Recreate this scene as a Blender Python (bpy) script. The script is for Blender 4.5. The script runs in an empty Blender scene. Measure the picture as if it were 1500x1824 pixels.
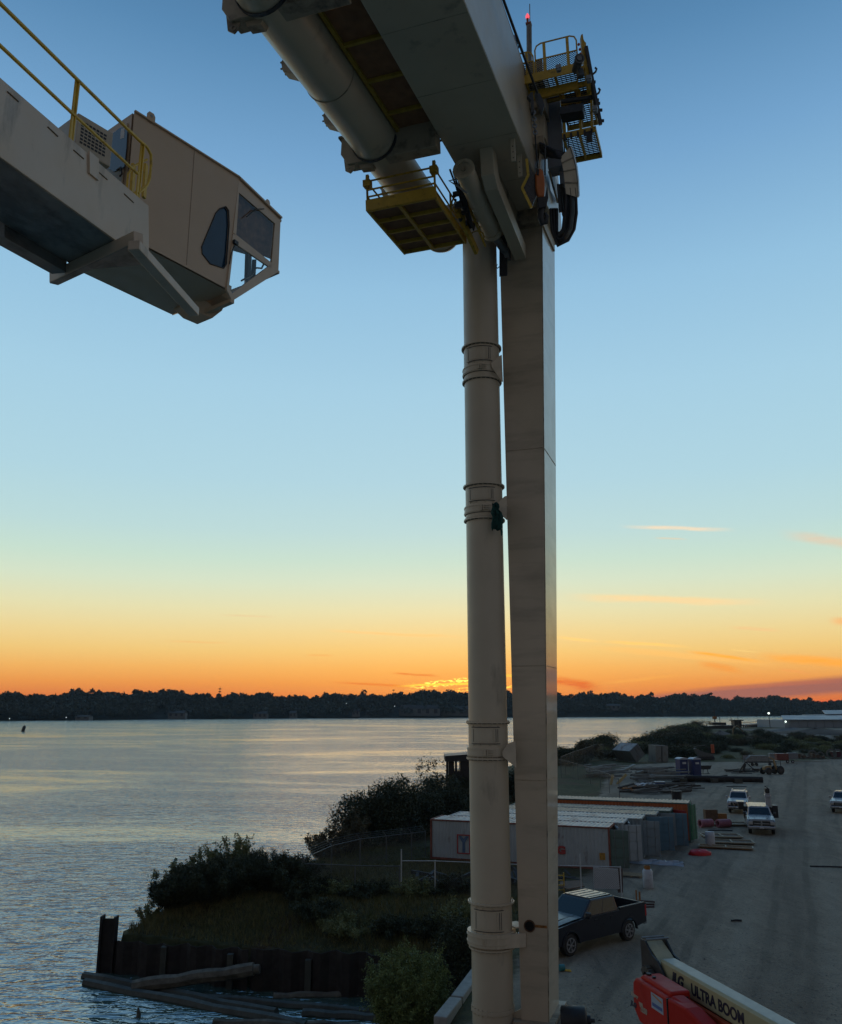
import bpy, math, random
import numpy as np
from mathutils import Matrix, Vector
rnd = random.Random(7)
scene = bpy.context.scene
COL = scene.collection

# ------------------------------------------------------------ camera
TH = math.atan(350/1500.0)          # the camera looks up by 13.1 degrees
CAMH = 10.0
cam_d = bpy.data.cameras.new('camera'); cam = bpy.data.objects.new('camera', cam_d); COL.objects.link(cam)
cam.location = (0, 0, CAMH); cam.rotation_euler = (math.pi/2+TH, 0, 0)
cam_d.sensor_fit = 'HORIZONTAL'; cam_d.sensor_width = 36; cam_d.lens = 36.0
cam_d.clip_start = 0.1; cam_d.clip_end = 20000
scene.camera = cam

# ------------------------------------------------------------ colour management
scene.view_settings.view_transform = 'Standard'; scene.view_settings.look = 'None'
scene.view_settings.gamma = 1.0; scene.view_settings.exposure = 0.0
scene.view_settings.use_curve_mapping = False
scene.cycles.max_bounces = 6; scene.cycles.transparent_max_bounces = 12
scene.cycles.caustics_reflective = False; scene.cycles.caustics_refractive = False

def lin(c):
    def f(v):
        v /= 255.0
        return v/12.92 if v <= 0.04045 else ((v+0.055)/1.055)**2.4
    return (f(c[0]), f(c[1]), f(c[2]), 1.0)

class NT:
    "thin wrapper to write node trees"
    def __init__(s, nt): s.nt = nt; s.n = nt.nodes; s.l = nt.links
    def new(s, t, **kw):
        n = s.n.new(t)
        for k, v in kw.items(): setattr(n, k, v)
        return n
    def put(s, sock, v):
        if isinstance(v, bpy.types.NodeSocket): s.l.new(v, sock)
        else: sock.default_value = v
    def math(s, op, a, b=0.0, c=0.0, clamp=False):
        n = s.new('ShaderNodeMath', operation=op, use_clamp=clamp)
        s.put(n.inputs[0], a); s.put(n.inputs[1], b); s.put(n.inputs[2], c)
        return n.outputs[0]
    def mix(s, f, a, b, kind='MIX'):
        n = s.new('ShaderNodeMix', data_type='RGBA', blend_type=kind)
        s.put(n.inputs[0], f); s.put(n.inputs[6], a); s.put(n.inputs[7], b)
        return n.outputs[2]
    def rng(s, v, a, b, c=0.0, d=1.0, smooth=False):
        n = s.new('ShaderNodeMapRange', interpolation_type='SMOOTHSTEP' if smooth else 'LINEAR')
        for i, x in enumerate((v, a, b, c, d)): s.put(n.inputs[i], x)
        return n.outputs[0]
    def noise(s, vec, scale, detail=4, rough=0.55, dist=0.0):
        n = s.new('ShaderNodeTexNoise')
        if vec is not None: s.l.new(vec, n.inputs['Vector'])
        n.inputs['Scale'].default_value = scale; n.inputs['Detail'].default_value = detail
        n.inputs['Roughness'].default_value = rough; n.inputs['Distortion'].default_value = dist
        return n.outputs['Fac']
    def mapping(s, vec, sc=(1, 1, 1), rot=(0, 0, 0), loc=(0, 0, 0)):
        n = s.new('ShaderNodeMapping'); s.l.new(vec, n.inputs[0])
        n.inputs['Scale'].default_value = sc; n.inputs['Rotation'].default_value = rot; n.inputs['Location'].default_value = loc
        return n.outputs[0]
    def ramp(s, f, stops, interp='LINEAR'):
        n = s.new('ShaderNodeValToRGB'); s.put(n.inputs[0], f); cr = n.color_ramp; cr.interpolation = interp
        while len(cr.elements) > 1: cr.elements.remove(cr.elements[0])
        cr.elements[0].position = stops[0][0]; cr.elements[0].color = stops[0][1]
        for p, c in stops[1:]:
            e = cr.elements.new(p); e.color = c
        return n.outputs[0]

# ------------------------------------------------------------ sky (sunrise behind the river)
SUN_EL, SUN_AZ = 1.5, 1.5
world = bpy.data.worlds.new('World'); scene.world = world; world.use_nodes = True
w = NT(world.node_tree); w.n.clear()
tc = w.new('ShaderNodeTexCoord'); sep = w.new('ShaderNodeSeparateXYZ'); w.l.new(tc.outputs['Generated'], sep.inputs[0])
dx, dy, dz = sep.outputs
el = w.math('MULTIPLY', w.math('ARCSINE', dz), 57.29578)
az = w.math('MULTIPLY', w.math('ARCTAN2', dx, dy), 57.29578)
def pxel(py): return 13.13 - math.degrees(math.atan((py-912)/1500.0))
stops = [(1262, (226, 94, 44)), (1240, (241, 128, 58)), (1215, (248, 160, 76)), (1190, (250, 184, 98)), (1160, (247, 206, 126)),
         (1128, (243, 218, 152)), (1088, (234, 228, 180)), (1040, (217, 231, 204)), (1000, (202, 228, 212)), (950, (190, 222, 222)), (860, (178, 216, 229)),
         (700, (167, 209, 231)), (520, (149, 195, 226)), (300, (117, 165, 207)), (100, (89, 138, 181)), (0, (79, 126, 168))]
rs = [(max(0.0, math.sqrt(max(0.0, pxel(p)/90.0))), lin(c)) for p, c in stops] + [(1.0, lin((52, 92, 140)))]
rs[0] = (0.0, lin((215, 84, 44)))
elp = w.math('SQRT', w.rng(el, 0.0, 90.0))
front = w.ramp(elp, rs)
# sky behind the camera: dimmer, its low part raised to fill the crane
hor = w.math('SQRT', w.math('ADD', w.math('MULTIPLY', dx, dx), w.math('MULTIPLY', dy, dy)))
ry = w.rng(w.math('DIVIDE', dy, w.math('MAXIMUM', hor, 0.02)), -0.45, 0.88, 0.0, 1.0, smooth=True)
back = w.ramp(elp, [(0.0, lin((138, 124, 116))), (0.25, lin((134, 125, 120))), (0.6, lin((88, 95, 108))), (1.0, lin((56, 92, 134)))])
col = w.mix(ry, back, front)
# side darkening towards north and south near the horizon, a soft glow round the coming sun
glow = w.math('MULTIPLY', w.rng(w.math('ABSOLUTE', w.math('SUBTRACT', az, 2.0)), 0.0, 20.0, 1.0, 0.0, smooth=True),
              w.rng(el, 0.0, 7.0, 1.0, 0.0, smooth=True))
col = w.mix(w.math('MULTIPLY', glow, 0.22), col, lin((255, 190, 84)), 'MIX')
# clouds: streaks given by azimuth range and a sloping elevation line
vec = w.new('ShaderNodeCombineXYZ'); w.put(vec.inputs[0], az); w.put(vec.inputs[1], el)
wob = w.math('SUBTRACT', w.noise(w.mapping(vec.outputs[0], (0.22, 0.6, 1)), 1.0, 3), 0.5)
fine = w.noise(w.mapping(vec.outputs[0], (0.9, 9.0, 1)), 1.0, 5, 0.6)
puffs = w.noise(w.mapping(vec.outputs[0], (2.6, 7.0, 1)), 1.0, 3, 0.6)
def dirp(px, py):
    x = (px-750)/1500; y = (py-912)/1500; c, s_ = math.cos(TH), math.sin(TH)
    v = (x, c+y*s_, s_-y*c); n = math.sqrt(sum(k*k for k in v))
    return math.degrees(math.atan2(v[0], v[1])), math.degrees(math.asin(v[2]/n))
def streak(p0, p1, thick, color, amt, soft=0.6, wobble=0.5, ragged=0.5, taper=0.35, gain=1.0, puff=False):
    global col
    (a0, e0), (a1, e1) = dirp(*p0), dirp(*p1)
    t = w.rng(az, a0, a1)
    line = w.rng(az, a0, a1, e0, e1)
    line = w.math('ADD', line, w.math('MULTIPLY', wob, wobble))
    d = w.math('ABSOLUTE', w.math('SUBTRACT', el, line))
    m = w.rng(d, thick*(1-soft), thick, 1.0, 0.0, smooth=True)
    tri = w.rng(w.math('ABSOLUTE', w.math('SUBTRACT', t, 0.5)), 0.5-taper, 0.5, 1.0, 0.0, smooth=True)
    m = w.math('MULTIPLY', m, tri)
    m = w.math('MULTIPLY', m, w.rng(fine, 0.5-0.3*ragged-0.1, 0.5+0.15, 1-ragged, 1.0))
    if puff: m = w.math('MULTIPLY', m, w.rng(puffs, .49, .56, 0.0, 1.0, smooth=True))
    c_ = lin(color)
    col = w.mix(w.math('MULTIPLY', m, amt*1.4, clamp=True), col, (c_[0]*gain, c_[1]*gain, c_[2]*gain, 1))
streak((985, 1062), (1400, 1074), 0.34, (255, 224, 166), 0.8, soft=.8, wobble=.5)
streak((1095, 937), (1320, 943), 0.18, (250, 228, 196), 0.7, soft=.8, wobble=.3)
streak((1160, 957), (1230, 959), 0.10, (235, 214, 180), 0.5, soft=.9)
streak((1380, 950), (1600, 980), 0.5, (240, 205, 170), 0.5, soft=.95)
streak((980, 1134), (1075, 1143), 0.12, (255, 208, 120), 0.7, soft=.9, wobble=.2, gain=1.15)
streak((1060, 1142), (1240, 1152), 0.14, (255, 205, 110), 0.7, soft=.9, wobble=.3, gain=1.15)
streak((1030, 1150), (1420, 1186), 0.28, (255, 190, 100), 0.45, soft=.95, wobble=.3, gain=1.15)
streak((1210, 1158), (1370, 1180), 0.16, (255, 172, 62), 0.8, soft=.9, wobble=.3, gain=1.15)
streak((1330, 1168), (1620, 1190), 0.42, (255, 168, 60), 0.7, soft=.9, wobble=.4, gain=1.15)
streak((1235, 1182), (1330, 1196), 0.3, (255, 160, 66), 0.6, soft=.9, wobble=.6)
streak((1380, 1190), (1450, 1202), 0.12, (255, 170, 90), 0.6, soft=.9)
streak((1290, 1154), (1360, 1162), 0.08, (255, 214, 130), 0.7, soft=.9)
streak((1290, 1118), (1400, 1124), 0.2, (255, 200, 140), 0.4, soft=.95)
streak((1470, 1104), (1560, 1112), 0.35, (255, 190, 120), 0.7, soft=.9)
streak((960, 1208), (1080, 1226), 0.42, (232, 106, 44), 0.8, soft=.9, wobble=.8, ragged=.8)
streak((1050, 1220), (1240, 1200), 0.13, (255, 178, 84), 0.7, soft=.8, wobble=.4, ragged=1)
streak((985, 1268), (1900, 1180), 0.70, (170, 104, 92), 0.85, soft=.75, wobble=.15, ragged=.15, taper=.3)
streak((1150, 1262), (1800, 1246), 0.32, (255, 104, 52), 0.9, soft=.8, wobble=.2, ragged=.4)
streak((1200, 1232), (1560, 1208), 0.2, (198, 112, 84), 0.6, soft=.8, wobble=.2)
streak((560, 1122), (850, 1136), 0.13, (250, 196, 120), 0.55, soft=.9, wobble=.3, gain=1.15)
streak((280, 1141), (420, 1146), 0.09, (250, 196, 120), 0.5, soft=.9, wobble=.2)
streak((540, 1166), (600, 1168), 0.09, (250, 176, 90), 0.45, soft=.9, wobble=.2)
streak((380, 1094), (500, 1099), 0.1, (240, 206, 150), 0.4, soft=.95)
streak((580, 1215), (760, 1224), 0.12, (240, 130, 52), 0.8, soft=.9, wobble=.3)
streak((690, 1198), (790, 1206), 0.10, (232, 118, 48), 0.7, soft=.9, wobble=.6)
# the cloud gaps lit by the rising sun (gives light)
col2 = col
streak((712, 1226), (900, 1206), 0.30, (255, 232, 96), 1.0, soft=.6, wobble=.3, ragged=1.0, taper=.3, gain=1.6, puff=True)
streak((790, 1230), (930, 1222), 0.16, (255, 220, 80), 1.0, soft=.6, wobble=.3, ragged=1.0, taper=.3, gain=1.5, puff=True)
streak((690, 1222), (905, 1216), 0.09, (255, 214, 70), 1.0, soft=.8, gain=1.2)
streak((870, 1200), (1000, 1208), 0.14, (255, 206, 80), 0.9, soft=.7, wobble=.3, ragged=1.0, taper=.3)
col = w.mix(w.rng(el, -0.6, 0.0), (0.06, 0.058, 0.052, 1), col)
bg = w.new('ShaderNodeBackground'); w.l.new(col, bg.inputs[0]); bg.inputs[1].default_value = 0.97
sky = w.new('ShaderNodeTexSky', sky_type='NISHITA'); sky.sun_disc = False
sky.sun_elevation = math.radians(SUN_EL); sky.sun_rotation = math.radians(SUN_AZ)
bg2 = w.new('ShaderNodeBackground'); w.l.new(sky.outputs[0], bg2.inputs[0]); bg2.inputs[1].default_value = 0.006
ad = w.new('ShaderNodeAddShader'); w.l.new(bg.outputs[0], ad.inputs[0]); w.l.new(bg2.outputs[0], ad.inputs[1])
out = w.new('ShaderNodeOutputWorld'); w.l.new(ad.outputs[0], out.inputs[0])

# ------------------------------------------------------------ sun, just under the cloud bank at the horizon
sun_d = bpy.data.lights.new('sun', 'SUN'); sun = bpy.data.objects.new('sun', sun_d); COL.objects.link(sun)
sun_d.energy = 0.10; sun_d.angle = math.radians(26); sun_d.color = (1.0, 0.62, 0.34)
sd = Vector((math.sin(math.radians(SUN_AZ))*math.cos(math.radians(SUN_EL)), math.cos(math.radians(SUN_AZ))*math.cos(math.radians(SUN_EL)), math.sin(math.radians(SUN_EL))))
sun.rotation_euler = sd.to_track_quat('Z', 'Y').to_euler(); sun.location = (0, 60, 60)

# ------------------------------------------------------------ surveying helpers: a sight line of the camera met with a plane of the place
CP = np.array([0, 0, CAMH]); CT, ST = math.cos(TH), math.sin(TH)
def ray(px, py):
    x = (px-750)/1500.0; y = (py-912)/1500.0
    return np.array([x, CT+y*ST, ST-y*CT])
def WD(px, py, z): return CP+ray(px, py)*z
def WY(px, py, Y): r = ray(px, py); return CP+r*(Y/r[1])
def WZ(px, py, Z=0.0): r = ray(px, py); return CP+r*((Z-CAMH)/r[2])
def PLN(px, py, A, n): r = ray(px, py); return CP+r*(np.dot(A-CP, n)/np.dot(r, n))
def nrm(v): v = np.array(v, float); return v/np.linalg.norm(v)

# ------------------------------------------------------------ mesh helpers
def wm(o):
    m = o.matrix_basis.copy()
    while o.parent: o = o.parent; m = o.matrix_basis @ m
    return m
class MB:
    def __init__(s): s.v = []; s.f = []; s.sm = []
    def add(s, vs, fs, smooth=False):
        b = len(s.v); s.v += [tuple(float(c) for c in v) for v in vs]
        s.f += [tuple(i+b for i in f) for f in fs]; s.sm += [smooth]*len(fs); return s
    def box(s, x, y, z): # ranges
        return s.fbox((np.zeros(3), np.array([1, 0, 0.]), np.array([0, 1., 0]), np.array([0, 0, 1.])), x, y, z)
    def fbox(s, F, x, y, z):
        O, a, b, c = F
        vs = [O+a*i+b*j+c*k for k in z for j in y for i in x]
        return s.add(vs, [(0, 2, 3, 1), (4, 5, 7, 6), (0, 1, 5, 4), (2, 6, 7, 3), (0, 4, 6, 2), (1, 3, 7, 5)])
    def prism(s, poly, d):  # polygon in 3D, extruded by vector d
        n = len(poly); p = [np.array(q, float) for q in poly]; d = np.array(d, float)
        fs = [tuple(range(n))[::-1], tuple(range(n, 2*n))] + [(i, (i+1) % n, n+(i+1) % n, n+i) for i in range(n)]
        return s.add(p+[q+d for q in p], fs)
    def beam(s, p0, p1, wd, ht, up=(0, 0, 1)):
        p0 = np.array(p0, float); p1 = np.array(p1, float); a = nrm(p1-p0); b = np.cross(a, np.array(up, float))
        if np.linalg.norm(b) < 1e-6: b = np.cross(a, np.array([1., 0, 0]))
        b = nrm(b); c = np.cross(b, a)
        return s.fbox((p0, a, b, c), (0, np.linalg.norm(p1-p0)), (-wd/2, wd/2), (-ht/2, ht/2))
    def tube(s, path, r, n=8, caps=True, smooth=True):
        P = [np.array(p, float) for p in path]; m = len(P)
        R = [r]*m if np.isscalar(r) else list(r)
        T = [nrm(P[min(i+1, m-1)]-P[max(i-1, 0)]) for i in range(m)]
        ref = np.array([0, 0, 1.]) if abs(T[0][2]) < 0.9 else np.array([1., 0, 0])
        x = nrm(np.cross(T[0], ref)); vs = []
        for i in range(m):
            x = x-T[i]*np.dot(x, T[i]); x = nrm(x); y = np.cross(T[i], x)
            vs += [P[i]+R[i]*(math.cos(2*math.pi*k/n)*x+math.sin(2*math.pi*k/n)*y) for k in range(n)]
        fs = [(i*n+k, i*n+(k+1) % n, (i+1)*n+(k+1) % n, (i+1)*n+k) for i in range(m-1) for k in range(n)]
        s.add(vs, fs, smooth)
        if caps:
            s.add(vs[:n], [tuple(range(n))[::-1]]); s.add(vs[-n:], [tuple(range(n))])
        return s
    def cyl(s, p0, p1, r, r1=None, n=24, caps=True): return s.tube([p0, p1], [r, r if r1 is None else r1], n, caps)
    def ring(s, c, ax, r0, r1, h, n=32):  # washer centred on c along ax
        ax = nrm(ax); ref = np.array([0, 0, 1.]) if abs(ax[2]) < 0.9 else np.array([1., 0, 0])
        x = nrm(np.cross(ax, ref)); y = np.cross(ax, x); vs = []
        for k in range(n):
            d = math.cos(2*math.pi*k/n)*x+math.sin(2*math.pi*k/n)*y
            for rr, hh in ((r0, -h/2), (r1, -h/2), (r1, h/2), (r0, h/2)): vs.append(np.array(c)+d*rr+ax*hh)
        fs = []
        for k in range(n):
            a, b = 4*k, 4*((k+1) % n)
            fs += [(a+j, a+(j+1) % 4, b+(j+1) % 4, b+j) for j in range(4)]
        return s.add(vs, fs)
    def sphere(s, c, r, n=12, sc=(1, 1, 1)):
        vs = []; m = n//2
        for i in range(m+1):
            t = math.pi*i/m
            for k in range(n):
                p = 2*math.pi*k/n; vs.append((c[0]+r*sc[0]*math.sin(t)*math.cos(p), c[1]+r*sc[1]*math.sin(t)*math.sin(p), c[2]+r*sc[2]*math.cos(t)))
        fs = [(i*n+k, (i+1)*n+k, (i+1)*n+(k+1) % n, i*n+(k+1) % n) for i in range(m) for k in range(n)]
        return s.add(vs, fs, True)
    def quad(s, *p): return s.add(p, [tuple(range(len(p)))])
    def grid(s, rows, smooth=False):
        h = len(rows); n = len(rows[0])
        return s.add([q for r in rows for q in r], [(i*n+k, i*n+k+1, (i+1)*n+k+1, (i+1)*n+k) for i in range(h-1) for k in range(n-1)], smooth)
    def build(s, name, m, parent=None, world=False, bevel=0, seg=2, label=None, split=False):
        if split:      # one object per connected piece
            par = list(range(len(s.v)))
            def fd_(a):
                while par[a] != a: par[a] = par[par[a]]; a = par[a]
                return a
            key = {}
            for i, v in enumerate(s.v): k = tuple(round(c, 5) for c in v); j = key.setdefault(k, i); par[fd_(i)] = fd_(j)
            for f in s.f:
                for q in f[1:]: par[fd_(q)] = fd_(f[0])
            groups = {}
            for f, sm in zip(s.f, s.sm): groups.setdefault(fd_(f[0]), []).append((f, sm))
            o = None
            for fs in groups.values():
                k = MB(); idx = {}
                for f, sm in fs:
                    for q in f:
                        if q not in idx: idx[q] = len(k.v); k.v.append(s.v[q])
                    k.f.append(tuple(idx[q] for q in f)); k.sm.append(sm)
                o = k.build(name, m, parent, world, bevel, seg, label)
            return o
        vs = s.v
        if world and parent is not None:
            inv = wm(parent).inverted(); vs = [inv @ Vector(v) for v in vs]
        me = bpy.data.meshes.new(name); me.from_pydata([tuple(v) for v in vs], [], s.f)
        me.polygons.foreach_set('use_smooth', s.sm); me.materials.append(m); me.update()
        o = bpy.data.objects.new(name, me); COL.objects.link(o)
        if parent is not None: o.parent = parent
        if label: o['label'] = label
        if bevel:
            b = o.modifiers.new('bevel', 'BEVEL'); b.width = bevel; b.segments = seg; b.limit_method = 'ANGLE'; b.angle_limit = math.radians(40)
        return o
def tag(o, label, cat, group=None, kind=None):
    if label: o['label'] = label
    if cat: o['category'] = cat
    if group: o['group'] = group
    if kind: o['kind'] = kind
    return o
def thing(name, label, cat, loc=(0, 0, 0), rz=0.0, group=None):
    o = bpy.data.objects.new(name, None); COL.objects.link(o); o.empty_display_size = 0.3
    o.matrix_basis = Matrix.Translation(Vector([float(c) for c in loc])) @ Matrix.Rotation(rz, 4, 'Z')
    return tag(o, label, cat, group)
def dup(root, loc, rz=0.0, label=None, scale=None, group=None):
    m = Matrix.Translation(Vector([float(c) for c in loc])) @ Matrix.Rotation(rz, 4, 'Z')
    if scale is not None:
        sc = (scale,)*3 if np.isscalar(scale) else scale
        m = m @ Matrix.Diagonal((sc[0], sc[1], sc[2], 1))
    r = root.copy(); COL.objects.link(r); r.matrix_basis = m
    if label: r['label'] = label
    if group: r['group'] = group
    for ch in list(root.children):
        c = ch.copy(); COL.objects.link(c); c.parent = r
        for gch in list(ch.children):
            d = gch.copy(); COL.objects.link(d); d.parent = c
    return r

# ------------------------------------------------------------ materials
_mats = {}
def mat(name, c, rough=0.6, metal=0.0, var=0.12, vs=3.0, bump=0.0, bs=40.0, dirt=None, dirt_amt=0.0, dirt_scale=(1, 1, 1), dirt_thr=0.55, spec=0.5, emit=None, es=0.0, coat=0.0, coatr=0.08, alpha=None, trans=0.0):
    if name in _mats: return _mats[name]
    m = bpy.data.materials.new(name); m.use_nodes = True; n = NT(m.node_tree)
    b = n.n['Principled BSDF']; t = n.new('ShaderNodeTexCoord'); oc = t.outputs['Object']
    base = lin(c) if max(c[:3]) > 1.0 else (c[0], c[1], c[2], 1.0)
    f = n.rng(n.noise(oc, vs, 5), 0.3, 0.7, -1.0, 1.0)
    hi = tuple(min(1, v*(1+var)) for v in base[:3])+(1,); lo = tuple(v*(1-var) for v in base[:3])+(1,)
    cc = n.mix(n.rng(f, -1, 1), lo, hi)
    if dirt is not None:
        dn = n.noise(n.mapping(oc, dirt_scale), 1.0, 6, 0.62)
        cc = n.mix(n.math('MULTIPLY', n.rng(dn, dirt_thr, dirt_thr+0.16), dirt_amt), cc, lin(dirt))
    n.l.new(cc, b.inputs['Base Color'])
    n.l.new(n.rng(n.noise(oc, vs*2.3, 3), 0.3, 0.7, max(0.02, rough-0.08), min(1, rough+0.08)), b.inputs['Roughness'])
    b.inputs['Metallic'].default_value = metal; b.inputs['Specular IOR Level'].default_value = spec
    b.inputs['Coat Weight'].default_value = coat; b.inputs['Coat Roughness'].default_value = coatr
    b.inputs['Transmission Weight'].default_value = trans
    if alpha is not None: b.inputs['Alpha'].default_value = alpha
    if emit is not None:
        b.inputs['Emission Color'].default_value = lin(emit); b.inputs['Emission Strength'].default_value = es
    if bump:
        bn = n.new('ShaderNodeBump'); bn.inputs['Strength'].default_value = bump; bn.inputs['Distance'].default_value = 0.02
        n.l.new(n.noise(oc, bs, 4), bn.inputs['Height']); n.l.new(bn.outputs[0], b.inputs['Normal'])
    _mats[name] = m; return m
CREAM = mat('cream_paint', (.55, .47, .345), .52, coat=.4, coatr=.3, var=.06, vs=.7, bump=.05, bs=6, dirt=(46, 42, 36), dirt_amt=.55, dirt_scale=(1.1, 1.1, .35), dirt_thr=.6)
CREAM_LEG = mat('cream_paint_scuffed', (.53, .44, .32), .5, var=.10, vs=.5, bump=.08, bs=5, dirt=(60, 62, 50), dirt_amt=.22, dirt_scale=(.35, .35, 2.0), dirt_thr=.50, coat=.6)
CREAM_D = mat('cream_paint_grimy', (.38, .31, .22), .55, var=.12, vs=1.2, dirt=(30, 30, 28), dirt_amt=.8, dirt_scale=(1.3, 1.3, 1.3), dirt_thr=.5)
YEL = mat('yellow_paint', (.62, .40, .035), .45, var=.1, vs=4, dirt=(60, 40, 20), dirt_amt=.7, dirt_scale=(6, 6, 6), dirt_thr=.58)
BLK = mat('black_steel', (.018, .02, .024), .5, var=.2)
DARKM = mat('dark_machinery', (.035, .04, .045), .55, var=.3, vs=8)
GALV = mat('galvanised_steel', (.20, .22, .23), .45, metal=.5, var=.15, vs=6)
RUBBER = mat('black_rubber', (.014, .015, .017), .55, var=.2, bump=.1)
GREYP = mat('blue_grey_paint', (.16, .19, .24), .45, var=.1)
CHAIN = mat('fence_wire', (.12, .135, .14), .5, metal=.4)
# ============================================================ the big crane (leg, girder, air pipes)
GD = nrm(ray(1262, 1075)); RD = nrm(np.cross(GD, [0, 0, 1])); UD = np.cross(RD, GD); GH = nrm([GD[0], GD[1], 0])
GA = WY(961, 380, 30)
GF = (GA, RD, GD, UD)
def G(r, s, u): return GA+RD*r+GD*s+UD*u
def sru(P): d = P-GA; return float(d@RD), float(d@GD), float(d@UD)
def atu(px, py, u): return sru(PLN(px, py, GA+UD*u, UD))
def ats(px, py, s): return sru(PLN(px, py, GA+GD*s, GD))
def atr(px, py, r): return sru(PLN(px, py, GA+RD*r, RD))
crane = thing('gantry_crane', 'huge cream crane with a tall leg, a sloping box girder and thick pipes', 'crane', (4.0, 31.0, 0))

# leg: lofted box girder, wider towards the top
rb, rt = WY(977, 1824, 30), WY(965.5, 440, 30)
def legc(p, pl, pr_):  # the four corners of the leg section at the height of ridge point p
    left = PLN(pl[0], pl[1], p, GH); back = PLN(pr_[0], pr_[1], p, RD)
    return float((left-p)@RD), float((back-p)@GH)
wl0, d0 = legc(rb, (929, 1824), (996.5, 1824)); wl1, d1 = legc(rt, (890, 440), (986, 440))
m = MB(); rows = []
for k in range(13):
    t = -0.005+k/12*1.11; p = rb+(rt-rb)*t; wl = wl0+(wl1-wl0)*t; dd = d0+(d1-d0)*t
    rows.append([p, p+RD*wl, p+RD*wl+GH*dd, p+GH*dd, p])
m.grid(rows)
m.quad(*rows[0][:4]); m.quad(*rows[-1][:4][::-1])
leg = m.build('leg', CREAM_LEG, crane, True)
def legp(t, a, b, off=0.0):  # point on the leg: a along the front face (0 = ridge, 1 = left edge), b along the depth
    p = rb+(rt-rb)*t; return p+RD*(wl0+(wl1-wl0)*t)*a+GH*(d0+(d1-d0)*t)*b-GH*off
m = MB()
for t in (.27, .41, .70):   # shop welds standing proud of the plate
    for e, (a0, a1) in enumerate(((.02, .98),)):
        m.beam(legp(t, a0, 0, .004), legp(t, a1, 0, .004), .02, .018, up=tuple(GH))
    m.beam(legp(t, 0, .02)+RD*.004, legp(t, 0, .98)+RD*.004, .02, .018, up=tuple(RD))
m.beam(legp(0, .0, 0)+RD*.012, legp(1.05, 0, 0)+RD*.012, .03, .024, up=tuple(GH))
m.build('weld_seam', CREAM_D, leg, True, split=True)
tz = (WY(945, 1652, 30)[2]-rb[2])/(rt[2]-rb[2]); hc = legp(tz, .62, 0, .012)
m = MB(); m.cyl(hc+GH*.02, hc-GH*.006, .155, n=20); m.build('drain_hole', mat('hole_black', (.006, .006, .006), .9), leg, True)
m = MB(); m.ring(hc-GH*.008, GH, .15, .19, .03, 20); m.build('hole_rim', mat('rusty_rim', (.10, .05, .025), .8, var=.4, vs=20), leg, True)
RUST = mat('rust_stain', (.30, .13, .035), .85, var=.45, vs=14)
m = MB(); m.fbox((hc, RD, UD, -GH), (.17, .62*abs(wl0)-.02+.05), (-.035, .05), (-.008, -.005)); m.build('rust_streak', RUST, leg, True)
# foot of the leg
m = MB(); q = legp(0, 0, 0)
for a, b in ((0, 1),): pass
cb = [legp(0, 1.25, -.15), legp(0, -.25, -.15), legp(0, -.25, 1.15), legp(0, 1.25, 1.15)]
m.prism([c+np.array([0, 0, -.05]) for c in cb], (0, 0, .09)); m.build('base_plate', CREAM_D, crane, True)
m = MB(); e0 = legp(0.012, 1, .05); m.prism([e0, e0+RD*-.55+np.array([0, 0, -.3]), e0+np.array([0, 0, -.3])+RD*-.0, e0+RD*0+np.array([0, 0, .5])], GH*.05)
m.build('gusset', CREAM, crane, True)

# girder
m = MB(); m.fbox(GF, (-2.08, .40), (-26, 3.2), (0, 3.7)); girder = m.build('girder', CREAM, crane, True, bevel=.015)
m = MB()
for s in np.arange(-24, 2, 3.0): m.fbox(GF, (-2.05, .37), (s, s+.012), (-.006, 0.0))
m.fbox(GF, (.40, .406), (-26, 3.2), (.02, .05)); m.fbox(GF, (.40, .406), (-26, 3.2), (3.6, 3.63))
m.build('weld_seam', CREAM_D, girder, True, split=True)
# head plates over the leg
m = MB()
lt = legp(1.06, 1.02, 0); m.fbox(GF, (-1.95, .15), (-.55, 2.6), (-.55, -.001)); m.build('leg_head', CREAM_D, crane, True, bevel=.02)

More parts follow.
